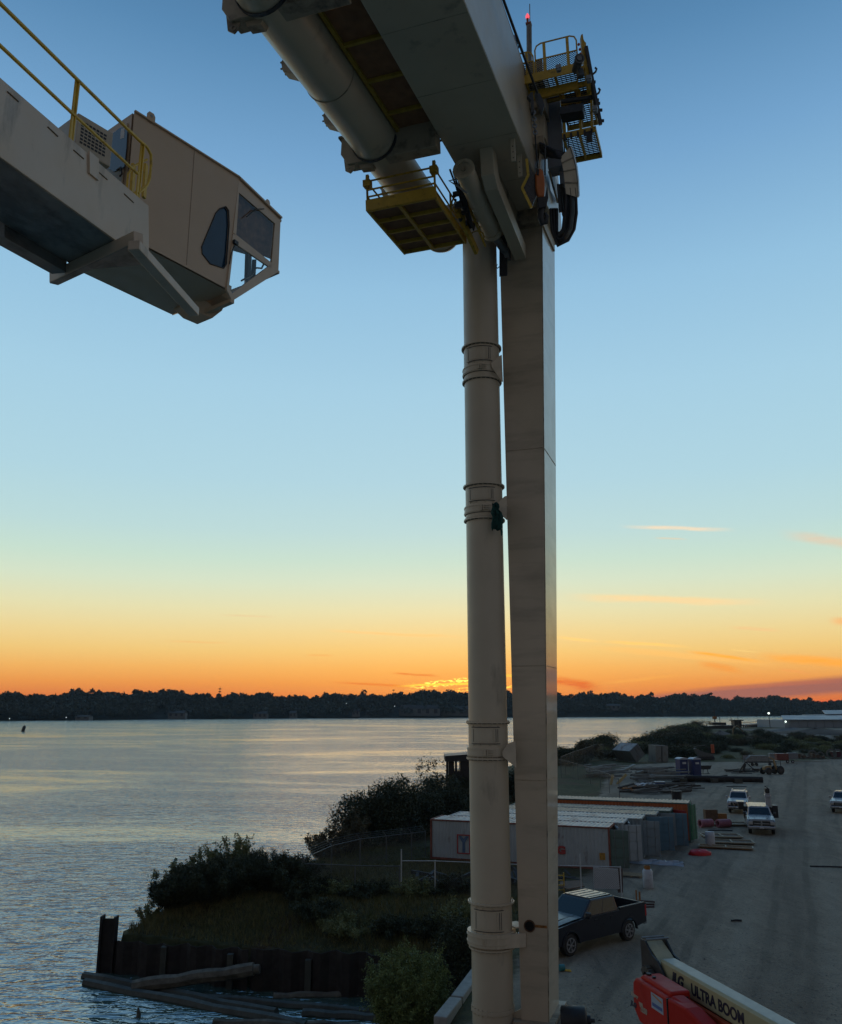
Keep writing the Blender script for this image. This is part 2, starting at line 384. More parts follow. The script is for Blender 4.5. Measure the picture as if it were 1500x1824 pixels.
# vertical air pipe
PX, PY, PR = 2.36, 30.6, .68
def zat(py): return float(WY(850, py, PY-.6)[2])
m = MB(); ztop = zat(405)
zs = np.linspace(-.3, ztop, 30); m.tube([(PX, PY, z) for z in zs], PR, 40)
vp = m.build('vertical_pipe', CREAM, crane, True)
def flange(mb, z, r=PR, out=.10, th=.055):
    mb.ring((PX, PY, z), (0, 0, 1), r-.01, r+out, th, 48)
    for k in range(26):
        a = 2*math.pi*k/26; c = (PX+(r+out*.55)*math.cos(a), PY+(r+out*.55)*math.sin(a))
        mb.cyl((c[0], c[1], z-th/2-.035), (c[0], c[1], z+th/2+.035), .018, n=6)
secs = [(611, 672, 655), (861, 922, 905), (1287, 1352, 1340), (1612, 1694, 1676)]
for i, (a, b, c) in enumerate(secs):
    za, zb, zc = zat(a), zat(b), zat(c)
    m = MB(); flange(m, za); m.build('flange', CREAM, vp, True)
    m = MB(); flange(m, zb, out=.085); m.build('flange', CREAM, vp, True)
    m = MB(); m.tube([(PX, PY, z) for z in (zb+.06, za-.05)], PR+.012, 40, False)
    z0, z1 = zc+.28, za-.16
    def onp(ang, z, off):  # point on the pipe facing the camera
        return np.array([PX+(PR+off)*math.sin(ang), PY-(PR+off)*math.cos(ang), z])
    m.build('sleeve', CREAM, vp, True)
    m = MB()
    A0, A1 = -.95, .50
    for off0, off1, e in ((.012, .030, 0), (.030, .045, .09)):
        n = 9; rows = []
        aa0, aa1, zz0, zz1 = A0+e, A1-e, z0+e*.7, z1-e*.7
        rows = [[onp(aa0+(aa1-aa0)*k/n, z, off1) for k in range(n+1)] for z in (zz0, zz1)]
        m.grid(rows)
        for z in (zz0, zz1): m.grid([[onp(aa0+(aa1-aa0)*k/n, z, o) for k in range(n+1)] for o in (off0, off1)])
        for an in (aa0, aa1): m.quad(onp(an, zz0, off0), onp(an, zz0, off1), onp(an, zz1, off1), onp(an, zz1, off0))
    m.fbox((onp(.18, z0, .05), np.array([1, 0, 0.]), np.array([0, 1., 0]), np.array([0, 0, 1.])), (0, .03), (-.02, .05), (.06, z1-z0-.06))
    for an in (A0+.06, -.5, 0.0, A1-.06):
        for z in (z0-.04, z1+.04): m.sphere(onp(an, z, .02), .028, 8)
    hatch = m.build('access_hatch', CREAM, vp, True)
    m = MB(); E_ = .055
    def strip(a0_, a1_, za_, zb__):
        m.grid([[onp(a0_+(a1_-a0_)*k/8, z, E_) for k in range(9)] for z in (za_, zb__)])
    strip(A0-.02, A1+.02, z0-.012, z0+.012); strip(A0-.02, A1+.02, z1-.012, z1+.012)
    for an in (A0+.11, A1-.11, .20, .30): strip(an-.012, an+.012, z0+.06, z1-.06)
    m.build('hatch_seam', DARKM, vp, True, split=True)
    m = MB(); m.ring((PX, PY, zc), (0, 0, 1), PR, PR+.06 if i < 3 else PR+.13, .30 if i < 3 else .42, 48)
    m.ring((PX, PY, zc+.10), (0, 0, 1), PR, PR+.075 if i < 3 else PR+.15, .03, 48)
    m.ring((PX, PY, zc-.10), (0, 0, 1), PR, PR+.075 if i < 3 else PR+.15, .03, 48)
    for dxk in (-.13, -.03):
        p = onp(dxk-.1 if i < 3 else dxk-.35, zc, .06); m.fbox((p, np.array([1, 0, 0.]), np.array([0, 1., 0]), np.array([0, 0, 1.])), (-.02, .02), (-.10, .02), (-.11, .11))
    for hz in (-.07, 0, .07):
        p = onp(-.18, zc+hz, .11); m.cyl(p, p+np.array([.26, 0, 0]), .014, n=6)
    m.build('clamp_band', CREAM, vp, True)
    m = MB(); m.ring((PX, PY, zc-(.155 if i < 3 else .215)), (0, 0, 1), PR, PR+.03, .02, 48); m.ring((PX, PY, za-.04), (0, 0, 1), PR, PR+.035, .018, 48); m.ring((PX, PY, zb-.04), (0, 0, 1), PR, PR+.035, .018, 48); m.build('dark_edge_ring', DARKM, vp, True, split=True)  # dark rings just below the clamp band and both flanges
    t = (zc-rb[2])/(rt[2]-rb[2]); lg = legp(t, 1, .12)
    m = MB()
    if i < 3:
        bp_ = (((875, 647), (890, 634), (893, 632), (895, 680), (876, 654)), ((885, 897), (899, 884), (903, 883), (903, 926), (885, 910)), ((895, 1339), (906, 1324), (918, 1320), (920, 1368), (896, 1348)))[i]
        for yy in (29.86, 30.5): m.prism([WY(x_+(0 if yy < 30 else 1), y_, yy) for x_, y_ in bp_], (0, .04, 0))
        pA_, pB_ = WY(bp_[0][0]+6, (bp_[0][1]+bp_[4][1])/2, 30.2), WY(bp_[2][0], (bp_[0][1]+bp_[4][1])/2, 30.2); m.beam(pA_, pB_, .55, .05)
    else:
        m.beam((PX+.1, PY-PR-.12, zc), tuple(legp(t, .85, .1)+np.array([0, -.25, -.02])), .05, .42)
        m.beam((PX+PR*.9, PY, zc+.32), tuple(lg+np.array([.1, .3, .32])), .7, .04)
        m.beam((PX+PR*.9, PY, zc-.2), tuple(lg+np.array([.1, .3, -.2])), .7, .04)
    m.build('pipe_bracket', mat('bracket_paint', (.60, .51, .38), .5), crane, True)
m = MB()
flange(m, zat(1806), out=.03, th=.12); m.build('flange', CREAM, vp, True)
m = MB()   # ladder-like cable rack in the gap between pipe and leg
for zz in np.arange(1.2, 6.6, .32):
    p = legp((zz-rb[2])/(rt[2]-rb[2]), 1, .5)
    m.beam(p+[-.14, 0, 0], p, .05, .04); m.sphere(p+[-.13, -.03, .04], .06, 8, (1, 1, 1.4))
p0, p1 = legp(.04, 1, .5), legp(.27, 1, .5); m.beam(p0+[-.07, 0, 0], p1+[-.07, 0, 0], .05, .05); m.build('cable_rack', mat('mossy_metal', (.07, .085, .05), .8, var=.5, vs=9), crane, True)

# inclined pipe beside the girder
m = MB(); PCr, PCu, PRi = -4.25, .20, .76
ss = list(np.linspace(-26, .75, 22)); path = [G(PCr, s, PCu) for s in ss]; rad = [PRi]*len(ss)
for dsx, rr in ((.16, .70), (.27, .55), (.33, .3), (.35, .05)): path.append(G(PCr, .75+dsx, PCu)); rad.append(PRi*rr/.76)
m.tube(path, rad, 48); ip = m.build('sloping_pipe', CREAM, crane, True)
m = MB()
for s in (-10.6, -2.9): m.ring(G(PCr, s, PCu), GD, PRi-.01, PRi+.02, .03, 48)
m.build('weld_seam', CREAM_D, ip, True, split=True)
m = MB(); m.ring(G(PCr, .6, PCu), GD, PRi-.01, PRi+.05, .08, 48); m.build('end_collar', CREAM_D, ip, True)
m = MB(); m.tube([G(PCr, -.4, PCu), G(PCr+.9, -.45, PCu-.05), np.array([PX-.1, PY, ztop+.6]), np.array([PX, PY, ztop+.1]), np.array([PX, PY, ztop-.4])], .64, 30, False)
m.build('elbow_pipe', CREAM_D, crane, True)
def pad(s):
    m = MB(); m.prism([G(PCr-.60, s, .40), G(PCr-1.02, s, .42), G(PCr-1.42, s, .62), G(PCr-1.47, s, .92), G(PCr-1.28, s, 1.16), G(PCr-.5, s, 1.05)], GD*.42)
    for k in (.04, .32):
        m.cyl(G(PCr-1.50, s+k, .72), G(PCr-1.40, s+k, .73), .03, n=8); m.cyl(G(PCr-1.50, s+k, .93), G(PCr-1.40, s+k, .92), .03, n=8)
    m.build('pipe_saddle', CREAM_D, crane, True, bevel=.02)
rr, s1, _ = atu(520, 130, .7); pad(s1-.3)
rr, s1, _ = atu(592, 222, .7); pad(s1-.3)
rr, s1, _ = atu(690, 350, .7); pad(s1-.3)
# crossbeams carrying the pipe
def crossbeam(s, dr=0.0):
    m = MB(); pr_ = [G(-5.45, s, .52), G(-5.5, s, -.05), G(-5.25, s, -.46), G(-2.1, s, -.50), G(-2.1, s, .50)]
    m.prism(pr_, GD*.55); m.prism([G(-5.56, s-.04, .60), G(-5.56, s-.04, .50), G(-2.1, s-.04, .51), G(-2.1, s-.04, .60)], GD*.62)
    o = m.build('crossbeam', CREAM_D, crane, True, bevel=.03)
    m = MB(); m.prism([G(-5.42, s+.1, -.2), G(-5.38, s+.1, -.62), G(-5.2, s+.1, -.74), G(-5.05, s+.1, -.62), G(-5.0, s+.1, -.44)], GD*.05)
    m.ring(G(-5.2, s+.12, -.6), GD, .05, .08, .08, 16); m.build('lifting_lug', CREAM_D, o, True)
    m = MB(); m.prism([G(-4.9, s+.15, -.46), G(-4.85, s+.15, -.62), G(-4.45, s+.15, -.66), G(-4.35, s+.15, -.47)], GD*.3)
    m.build('mounting_pad', CREAM_D, o, True)
    m = MB(); n = 14   # strap round the pipe's underside
    rows = [[G(PCr+(PRi+o_)*math.sin(a), s+q, PCu-(PRi+o_)*math.cos(a)) for a in np.linspace(-1.5, 1.5, n)] for o_, q in ((.03, -.12), (.05, -.12), (.05, .0), (.03, .0), (.03, -.12))]
    m.grid(rows); m.build('pipe_strap', DARKM, o, True)
crossbeam(-7.05); crossbeam(-14.5)
# walkway between pipe and girder, seen from below
ra, sa, _ = atu(559, 0, .38)
BROWN = mat('rusty_grating', (.26, .125, .062), .75, var=.25, vs=3, bump=.3, bs=90)
m = MB(); m.fbox(GF, (ra-.55, -2.0), (-26, -6.4), (.40, .43)); wk = m.build('walkway_floor', BROWN, crane, True)
m = MB(); m.fbox(GF, (ra-.06, ra+.05), (-26, -6.5), (.28, .40))
for s in np.arange(-25.6, -7.2, 1.75): m.fbox(GF, (ra+.05, -2.09), (s, s+.10), (.29, .395))
m.build('stringer', mat('yellow_paint_dull', (.40, .27, .035), .55, var=.2, vs=4), wk, True)
m = MB()
for k in range(9):
    s = -6.35+k*.04; m.cyl(G(-3.35, s, .02+.02*k), G(-2.1, s, .10+.02*k), .022, n=6)
m.build('hydraulic_hose', RUBBER, crane, True)

# service platform hanging below the crossbeam
US = -1.88
c00, c10 = atu(652, 378, US), atu(775, 353, US)
c01, c11 = atu(725, 458, US), atu(829, 428, US)
r0, r1 = (c00[0]+c01[0])/2, (c10[0]+c11[0])/2; s0, s1 = (c00[1]+c10[1])/2, (c01[1]+c11[1])/2
print('platform', c00, c10, c01, c11)
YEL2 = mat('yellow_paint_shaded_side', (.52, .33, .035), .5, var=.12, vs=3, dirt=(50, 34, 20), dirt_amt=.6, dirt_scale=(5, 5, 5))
m = MB()
m.fbox(GF, (r0, r0+.07), (s0, s1), (US, US+.2)); m.fbox(GF, (r1-.07, r1), (s0, s1), (US, US+.2))
m.fbox(GF, (r0+.07, r1-.07), (s0, s0+.07), (US, US+.2)); m.fbox(GF, (r0+.07, r1-.07), (s1-.07, s1), (US, US+.2))
for k in (1, 2, 3): sk = s0+(s1-s0)*k/4; m.fbox(GF, (r0+.07, r1-.07), (sk, sk+.07), (US+.01, US+.14))
rk = r0+(r1-r0)*.45; m.fbox(GF, (rk, rk+.12), (s0+.07, s1-.07), (US-.01, US+.1))
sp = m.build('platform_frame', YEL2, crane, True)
m = MB(); m.fbox(GF, (r0+.07, r1-.07), (s0+.07, s1-.07), (US+.141, US+.165)); m.build('platform_floor', BROWN, sp, True)
m = MB(); m.fbox(GF, (r0-.02, r1+.02), (s0-.03, s0-.002), (US+.02, US+.42)); m.build('toe_board', YEL2, sp, True)
m = MB()
def rail(mb, pts, hts, posts, up=None, wd=.05):
    up = UD if up is None else up
    for h in hts:
        for a, b in zip(pts[:-1], pts[1:]): mb.beam(a+up*h, b+up*h, wd*.8, wd)
    for p in posts: mb.beam(p, p+up*hts[-1], wd*1.2, wd*1.2, up=tuple(GD))
pA, pB, pC, pD = G(r0+.03, s0+.03, US), G(r1-.03, s0+.03, US), G(r1-.03, s1, US), G(r0+.03, s1, US)
rail(m, [pA, pB], (.55, .8, 1.12), [pA, pB]); rail(m, [pA, pD], (.55, 1.1), [pA, pA*.5+pD*.5, pD]); rail(m, [pD, pC], (.55, 1.1), [pD, pC])
rail(m, [pB, pC], (.3, .55, 1.1), [pB*.5+pC*.5, pC])
m.beam(pA+UD*.05, pA*.6+pD*.4+UD*1.1, .04, .04)
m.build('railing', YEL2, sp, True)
m = MB()
for rr_ in (r0+.03, r1-.05):
    m.beam(G(rr_, s0+.03, US+.9), G(rr_, s0+.1, -.5), .1, .1, up=tuple(GD)); m.fbox(GF, (rr_-.13, rr_+.13), (s0-.05, s0+.2), (-.95, -.72))
m.build('hanger_post', YEL2, sp, True, split=True)
# ladder cage piece at the platform's right rear
m = MB()
for kk in range(5):
    a = G(r1+.15+kk*.06, s1-1.3+kk*.32, US+1.0-kk*.22); m.tube([a+RD*(.30*math.cos(t))+UD*(.30*math.sin(t))+GD*.02 for t in np.linspace(-.4, 3.4, 9)], .03, 6)
m.beam(G(r1+.05, s1-1.6, US+.8), G(r1+.35, s1+.15, US-.35), .12, .3); m.beam(G(r1+.45, s1-1.4, US+.9), G(r1+.7, s1+.1, US-.2), .05, .08)
m.build('ladder_hoop', YEL2, sp, True)
# valves and hoses near the top of the pipe
m = MB()
for k in range(26):
    a = G(r1+.1+rnd.random()*.35, s1-2.3+rnd.random()*2.2, US+.35+rnd.random()*1.2)
    if k % 2: m.sphere(a, .05+.1*rnd.random(), 8)
    else: m.fbox((a, RD, GD, UD), (0, .1+.2*rnd.random()), (0, .1+.2*rnd.random()), (0, .1+.22*rnd.random()))
for k in range(5): m.tube([G(r1+.2+.12*k, s1-2.6, -.3-.1*k), G(r1+.3+.05*k, s1-1.9, -.9), G(r1+.3+.05*k, s1-.8, -1.4-.1*k), G(r1+.4, s1-.2, -1.3)], .035, 7)
m.build('valve_block', DARKM, crane, True)
m = MB(); m.tube([WD(818, 318, 28.5), WD(800, 322, 28.6), WD(815, 331, 28.6), WD(832, 344, 28.7)], .035, 8); m.build('looped_hose', GALV, crane, True)

# hydraulic cylinder under the girder
p0, p1, p2 = WD(826, 301, 28.3), WD(877, 414, 32.0), WD(901, 450, 33.2)
ax = nrm(p1-p0); m = MB(); m.cyl(p0, p1, .335, n=36); m.ring(p0+ax*.02, ax, .25, .37, .12, 36); m.ring(p1-ax*.1, ax, .3, .375, .22, 36); m.ring(p0+ax*1.9, ax, .3, .355, .06, 36)
cyl = m.build('hydraulic_cylinder', CREAM, crane, True)
m = MB(); m.cyl(p0-ax*.06, p0+ax*.01, .09, n=16); m.build('end_boss', CREAM_D, cyl, True)
m = MB(); m.cyl(p1, p2, .17, .15, n=20); m.fbox((p2, RD, GD, UD), (-.16, .16), (-.2, .15), (-.3, .1)); m.build('piston_rod', GALV, cyl, True)
m = MB(); bz = [WY(890, 424, 29.9), WY(904, 416, 29.9), WY(904, 491, 29.9), WY(890, 493, 29.9)]; m.prism(bz, -GH*.05); m.build('anchor_plate', BLK, crane, True)
m = MB(); m.tube([WY(891, 474, 29.8), WY(886, 478, 29.8), WY(884, 474, 29.8), WY(886, 471, 29.8)], .02, 6); m.build('wire_hook', BLK, crane, True)
# knee-shaped duct from girder down to the leg
m = MB(); m.prism([G(-1.02, s, u) for s, u in ((-5.5, -.001), (-5.42, -.95), (-4.95, -1.28), (-.35, -1.95), (-.35, -1.35), (-4.65, -.72), (-5.0, -.001))], RD*.46)
m.build('knee_brace', CREAM, crane, True, bevel=.02)
m = MB(); m.prism([G(-.80, s, u) for s, u in ((-4.9, -.001), (-4.6, -.70), (-.4, -1.33), (-.4, -.001))], RD*.03)
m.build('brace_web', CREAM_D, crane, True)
for (x0, x1, y0, y1) in ((909, 915, 247, 288), (921, 928, 275, 315), (955, 961, 356, 388)):
    r_, s_, _ = atu(x0, y0, 0.0); rr2, _, u2 = ats(x0, y1, s_)
    m = MB(); m.fbox(GF, (r_, r_+.14), (s_, s_+.1), (u2, -.001))
    m.build('drilled_bracket', CREAM, crane, True)
    m = MB()
    for k in (.35, .6, .85): m.cyl(G(r_+.07, s_-.004, u2*k), G(r_+.07, s_+.004, u2*k), .022, n=10)
    m.build('bolt_hole', BLK, crane, True, split=True)
z = 29.0; m = MB(); pts = [(938, 283), (941, 312), (930, 335), (947, 370), (956, 348), (953, 312)]
m.prism([WD(x, y, z) for x, y in pts], (0, .05, 0)); m.build('dark_guard_panel', mat('dark_blue_sheet', (.02, .035, .05), .3, var=.3, vs=4), crane, True)
m = MB()
for a, b in zip(pts[:3], pts[1:4]): m.beam(WD(*a, z-.05), WD(*b, z-.05), .09, .05, up=(0, 1, 0))
m.build('yellow_edge', YEL, crane, True)

# machinery on the girder's far right side
def gbox(name, mt, r, s, u, bevel=.015, parent=crane):
    m = MB(); m.fbox(GF, r, s, u); return m.build(name, mt, parent, True, bevel=bevel)
SB = -2.6
def pxbox(name, mt, x0, y0, x1, y1, s, ds, parent=crane, bevel=.015):
    a = ats(x0, y1, s); b = ats(x1, y0, s)
    return gbox(name, mt, (a[0], b[0]), (s, s+ds), (a[2], b[2]), bevel, parent)
gbox('hoist_housing', CREAM, (.41, 1.0), (-3.6, -1.2), (3.1, 4.0))
gbox('hoist_bracket', CREAM_D, (.41, .95), (-3.4, -1.4), (2.35, 3.08))
c1 = pxbox('junction_cabinet', CREAM, 948, 200, 969, 250, -2.9, 1.3)
c2 = pxbox('junction_cabinet', CREAM_D, 942, 240, 968, 259, -3.0, 1.2)
gc = pxbox('grey_column', GREYP, 976, 166, 997, 300, -2.3, .7, bevel=.02)
m = MB()
a = ats(998, 166, -2.2); b = ats(1000, 262, -2.2)
for k in range(3): m.cyl(G(a[0]+.05+.06*k, -2.3+.15*k, a[2]), G(a[0]+.05+.06*k, -2.3+.15*k, b[2]-.4), .02, n=6)
m.build('conduit', BLK, gc, True)
for k, (x, y, ww, hh) in enumerate(((985, 330, 16, 60), (977, 335, 12, 80))):
    pass
pl = [(962, 258), (975, 300), (978, 340), (998, 372), (992, 384), (979, 381), (966, 352), (958, 312)]
m = MB(); m.prism([PLN(x, y, G(.55, 0, 0), RD) for x, y in pl], RD*.06); m.build('side_plate', CREAM, crane, True)
m = MB(); m.prism([PLN(x, y, G(.75, 0, 0), RD) for x, y in ((976, 305), (985, 312), (1000, 358), (992, 362))], RD*.08); m.build('clevis_arm', CREAM_D, crane, True)
gbox('cable_tray', GREYP, (1.15, 1.6), (-2.0, -1.2), (-1.2, .9))
for i in range(3):
    m = MB(); x = 994+i*4; m.cyl(WD(x, 328, 29.5+.2*i), WD(x+4, 378, 29.5+.2*i), .045, n=8); m.build('pressure_line', DARKM, crane, True)
# curved hose guide
m = MB(); outer = [(1015, 262), (1021, 280), (1026, 300), (1029, 325), (1030, 352)]; inner = [(998, 281), (1001, 290), (1004, 305), (1006, 325), (1008, 345)]
zz = 29.3; rows = []
for (a, b) in zip(inner, outer): rows.append([WD(*a, zz), WD(*b, zz)])
m.grid(rows); m.grid([[WD(*b, zz), WD(b[0]+2, b[1]-1, zz+1.1)] for b in outer]); m.grid([[WD(*a, zz), WD(a[0]+2, a[1]-1, zz+1.1)] for a in inner])
m.grid([[WD(a[0]+2, a[1]-1, zz+1.1), WD(b[0]+2, b[1]-1, zz+1.1)] for a, b in zip(inner, outer)])
hg = m.build('hose_guide', CREAM, crane, True)
m = MB()
for a, b in list(zip(inner, outer))[1:-1]: m.beam(WD(*a, zz-.03), WD(*b, zz-.03), .03, .03)
m.build('rib', CREAM_D, hg, True)
m = MB(); m.grid([[WD(b[0]+1, b[1]-2, zz-.05), WD(b[0]+3, b[1]-3, zz+1.0)] for b in outer]); m.build('wear_strip', mat('pale_plastic', (.5, .5, .5), .5), hg, True)

# hose bundle hanging from the guide
hb = thing('hose_bundle', 'thick bundle of black hoses looping below the beige curved guide', 'hose bundle', WD(1000, 440, 29.6))
for k in range(11):
    f = k/10.0; z = 29.35+.09*(k % 5)
    m = MB(); x0, x1 = 1008+18*f, 985+9*(1-f)
    bx, by = 1000-6*(1-f), 432-18*(1-f)+6*f
    P = [WD(x0-2, 335, z), WD(x0, 352, z), WD(x0+1-3*(1-f), 380, z), WD(x0-3-2*(1-f), 408, z), WD(x0-14-1*(1-f), 428-6*(1-f), z), WD(bx-6*f, by, z), WD(984+8*(1-f), 414, z+.1), WD(982+10*(1-f), 392, z+.2), WD(981+11*(1-f), 372, z+.3)]
    m.tube(P, .055, 8); m.build('hose', RUBBER, hb, True)
hb2 = MB()
for k in range(9):
    hb2.tube([WD(962+rnd.random()*6, 255+k*2, 29.8), WD(974+k, 262+k*2.2, 29.3+.06*k), WD(988+k, 268+k*1.6, 29.2), WD(1002, 272+k*1.3, 29.4), WD(1012, 276+k, 29.6)], .05, 7)
hb2.build('upper_hose', RUBBER, hb, True)

# hoist rope, chain and hook block
hk = thing('hook_block', 'orange sheave block with a black hook hanging beside the crane head', 'hook block', WD(964, 350, 28.8))
m = MB(); pc = [WD(x, y, 28.8) for x, y in ((958, 300), (954, 308), (955, 335), (959, 350), (970, 349), (971, 325), (968, 304), (964, 299))]
m.prism(pc, (0, .22, 0)); m.build('sheave_cover', mat('orange_paint', (.52, .13, .025), .4, var=.1, vs=5), hk, True, bevel=.05, seg=3)
m = MB(); m.prism([WD(x, y, 28.75) for x, y in ((957, 300), (961, 302), (960, 311), (956, 310))], (0, .05, 0)); m.build('rope_slot', BLK, hk, True)
m = MB(); m.prism([WD(x, y, 28.85) for x, y in ((957, 351), (972, 349), (975, 330), (977, 352), (973, 368), (959, 371))], (0, .3, 0)); m.build('block_frame', BLK, hk, True, bevel=.02)
m = MB(); cx, cy = 969, 386
m.tube([WD(968, 368, 29), WD(964, 376, 29), WD(963, 388, 29), WD(967, 398, 29), WD(972, 396, 29), WD(974, 386, 29), WD(971, 379, 29)], [.08, .1, .12, .12, .1, .08, .04], 10); m.build('hook', BLK, hk, True)
rp = thing('hoist_rope', 'thin black wire rope running down past the girder to the hoist', 'rope', WD(895, 0, 26))
m = MB(); m.tube([WD(874, -60, 24.5), WD(897, 0, 25.5), WD(957, 165, 28.5)], .045, 8); m.build('rope_strand', BLK, rp, True)
m = MB(); m.tube([WD(953, 236, 28.6), WD(958, 300, 28.8)], .03, 6); m.tube([WD(971, 258, 28.8), WD(971, 312, 28.9)], .03, 6); m.build('lower_strand', BLK, rp, True)
m = MB()
for k in range(7): m.ring(WD(950+.6*k, 200+k*6, 28.6), (1, 0, 0) if k % 2 else (0, 1, 0), .05, .09, .035, 10)
m.build('chain', GALV, rp, True)
m = MB(); m.prism([WD(x, y, 28.4) for x, y in ((945, 165), (949, 163), (951, 176), (951, 200), (947, 200), (946, 178), (939, 171))], (0, .15, 0))
m.prism([WD(x, y, 28.6) for x, y in ((953, 164), (962, 166), (968, 180), (970, 188), (966, 200), (961, 192), (957, 178))], (0, .2, 0)); m.build('sheave', mat('dark_blue_steel', (.02, .035, .05), .4), crane, True)

# upper access platforms with yellow railings (square to the girder)
def deck(name, r, s, u, step=.11, frame=.16):
    m = MB()
    m.fbox(GF, r, (s[0], s[0]+.06), (u-frame, u)); m.fbox(GF, r, (s[1]-.06, s[1]), (u-frame, u)); m.fbox(GF, (r[0], r[0]+.06), (s[0]+.06, s[1]-.06), (u-frame, u)); m.fbox(GF, (r[1]-.06, r[1]), (s[0]+.06, s[1]-.06), (u-frame, u))
    m.fbox(GF, ((r[0]+r[1])/2-.04, (r[0]+r[1])/2+.04), (s[0]+.06, s[1]-.06), (u-frame, u-.04))
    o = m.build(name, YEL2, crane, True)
    m = MB()
    for sk in np.arange(s[0]+.1, s[1]-.05, step): m.fbox(GF, (r[0]+.06, r[1]-.06), (sk, sk+.035), (u-.035, u-.001))
    for rk_ in np.arange(r[0]+.1, r[1]-.05, .16): m.fbox(GF, (rk_, rk_+.02), (s[0]+.06, s[1]-.06), (u-.03, u-.008))
    m.build('grating', BLK, o, True); return o
sD = -4.0
a = ats(918, 143, sD); b = ats(1042, 118, sD); print('deck1', a, b)
uD = (a[2]+b[2])/2
d1_ = deck('upper_deck', (a[0]+.35, b[0]), (sD, sD+1.5), uD)
m = MB(); m.fbox(GF, (a[0]+.3, b[0]-.3), (sD-.05, sD-.003), (uD-.2, uD+.12)); m.fbox(GF, (.42, 2.2), (sD+.5, sD+.62), (uD-.5, uD-.17)); m.build('deck_beam', YEL2, d1_, True)
# bent-tube railings on the front edge
def loop(mb, r, u0, u1, s, rad=.028):
    c = .22; pts = [(r[0], u0), (r[0], u1-c), (r[0]+c*.3, u1-c*.3), (r[0]+c, u1), (r[1]-c, u1), (r[1]-c*.3, u1-c*.3), (r[1], u1-c), (r[1], u0)]
    mb.tube([G(x, s, y) for x, y in pts], rad, 8)
m = MB(); q0, q1, q2, q3 = ats(905, 140, sD)[0], ats(951, 130, sD)[0], ats(955, 130, sD)[0], ats(1029, 110, sD)[0]
loop(m, (q0, q1), uD, uD+1.02, sD); loop(m, (q2, q3), uD, uD+1.22, sD)
for x in (914, 938, 970, 1012):
    rx = ats(x, 100, sD)[0]; m.fbox(GF, (rx-.05, rx+.05), (sD-.03, sD+.03), (uD, uD+(1.0 if x < 950 else 1.2)))
for (aa, bb) in ((q0, q1), (q2, q3)):
    for uu in (uD+.12, uD+.62): m.fbox(GF, (aa, bb), (sD-.02, sD+.02), (uu-.02, uu+.02))
loop(m, (q0+.3, q3-.2), uD, uD+1.1, sD+1.45)
m.build('railing', YEL2, d1_, True)
m = MB()   # expanded-metal infill
for (aa, bb) in ((q0, q1), (q2, q3)):
    n = int((bb-aa)/.085)
    for k in range(-6, n+1):
        for sg in (1, -1):
            x0, x1 = aa+k*.085, aa+k*.085+.5
            y0, y1 = (uD+.13, uD+.61) if sg > 0 else (uD+.61, uD+.13)
            ta = max(0.0, (aa-x0)/.5); tb = min(1.0, (bb-x0)/.5)
            if tb > ta: m.beam(G(x0+.5*ta, sD, y0+(y1-y0)*ta), G(x0+.5*tb, sD, y0+(y1-y0)*tb), .012, .014)
m.build('mesh_infill', BLK, d1_, True)
a2 = ats(1000, 158, -3.3); b2 = ats(1050, 146, -3.3); deck('middle_deck', (a2[0], b2[0]), (-3.4, -2.3), (a2[2]+b2[2])/2, .13)
a3 = ats(1000, 185, -3.0); b3 = ats(1056, 172, -3.0); deck('middle_deck', (a3[0], b3[0]), (-3.2, -1.4), (a3[2]+b3[2])/2, .13)
a4 = ats(1002, 240, -3.1); b4 = ats(1062, 226, -3.1); d4 = deck('lower_deck', (a4[0], b4[0]), (-3.2, -1.3), (a4[2]+b4[2])/2, .12, .2)
m = MB(); u4 = (a4[2]+b4[2])/2
for k in range(5): m.fbox(GF, (a4[0]+.05+k*.24, a4[0]+.12+k*.24), (-3.28, -3.2), (u4-.32, u4-.1))
m.fbox(GF, (b4[0]-.35, b4[0]-.15), (-3.3, -3.1), (u4-.5, u4-.2)); m.build('mounting_stub', BLK, d4, True, split=True)
for (x, y0, y1) in ((1003, 170, 240), (1032, 160, 238), (1052, 120, 232)):
    qa, qb = ats(x, y0, -3.05), ats(x+3, y1, -3.05); m = MB(); m.beam(G(qa[0], -3.05, qa[2]), G(qb[0], -3.05, qb[2]), .09, .09, up=tuple(GD)); m.build('deck_post', YEL2, crane, True)
m = MB(); qa, qb = ats(1000, 181, -3.4), ats(1056, 173, -3.4); m.beam(G(qa[0], -3.4, qa[2]), G(qb[0], -3.4, qb[2]), .1, .12); qa, qb = ats(1000, 205, -3.3), ats(1040, 198, -3.3); m.beam(G(qa[0], -3.3, qa[2]), G(qb[0], -3.3, qb[2]), .5, .3); m.build('cross_member', DARKM, crane, True)
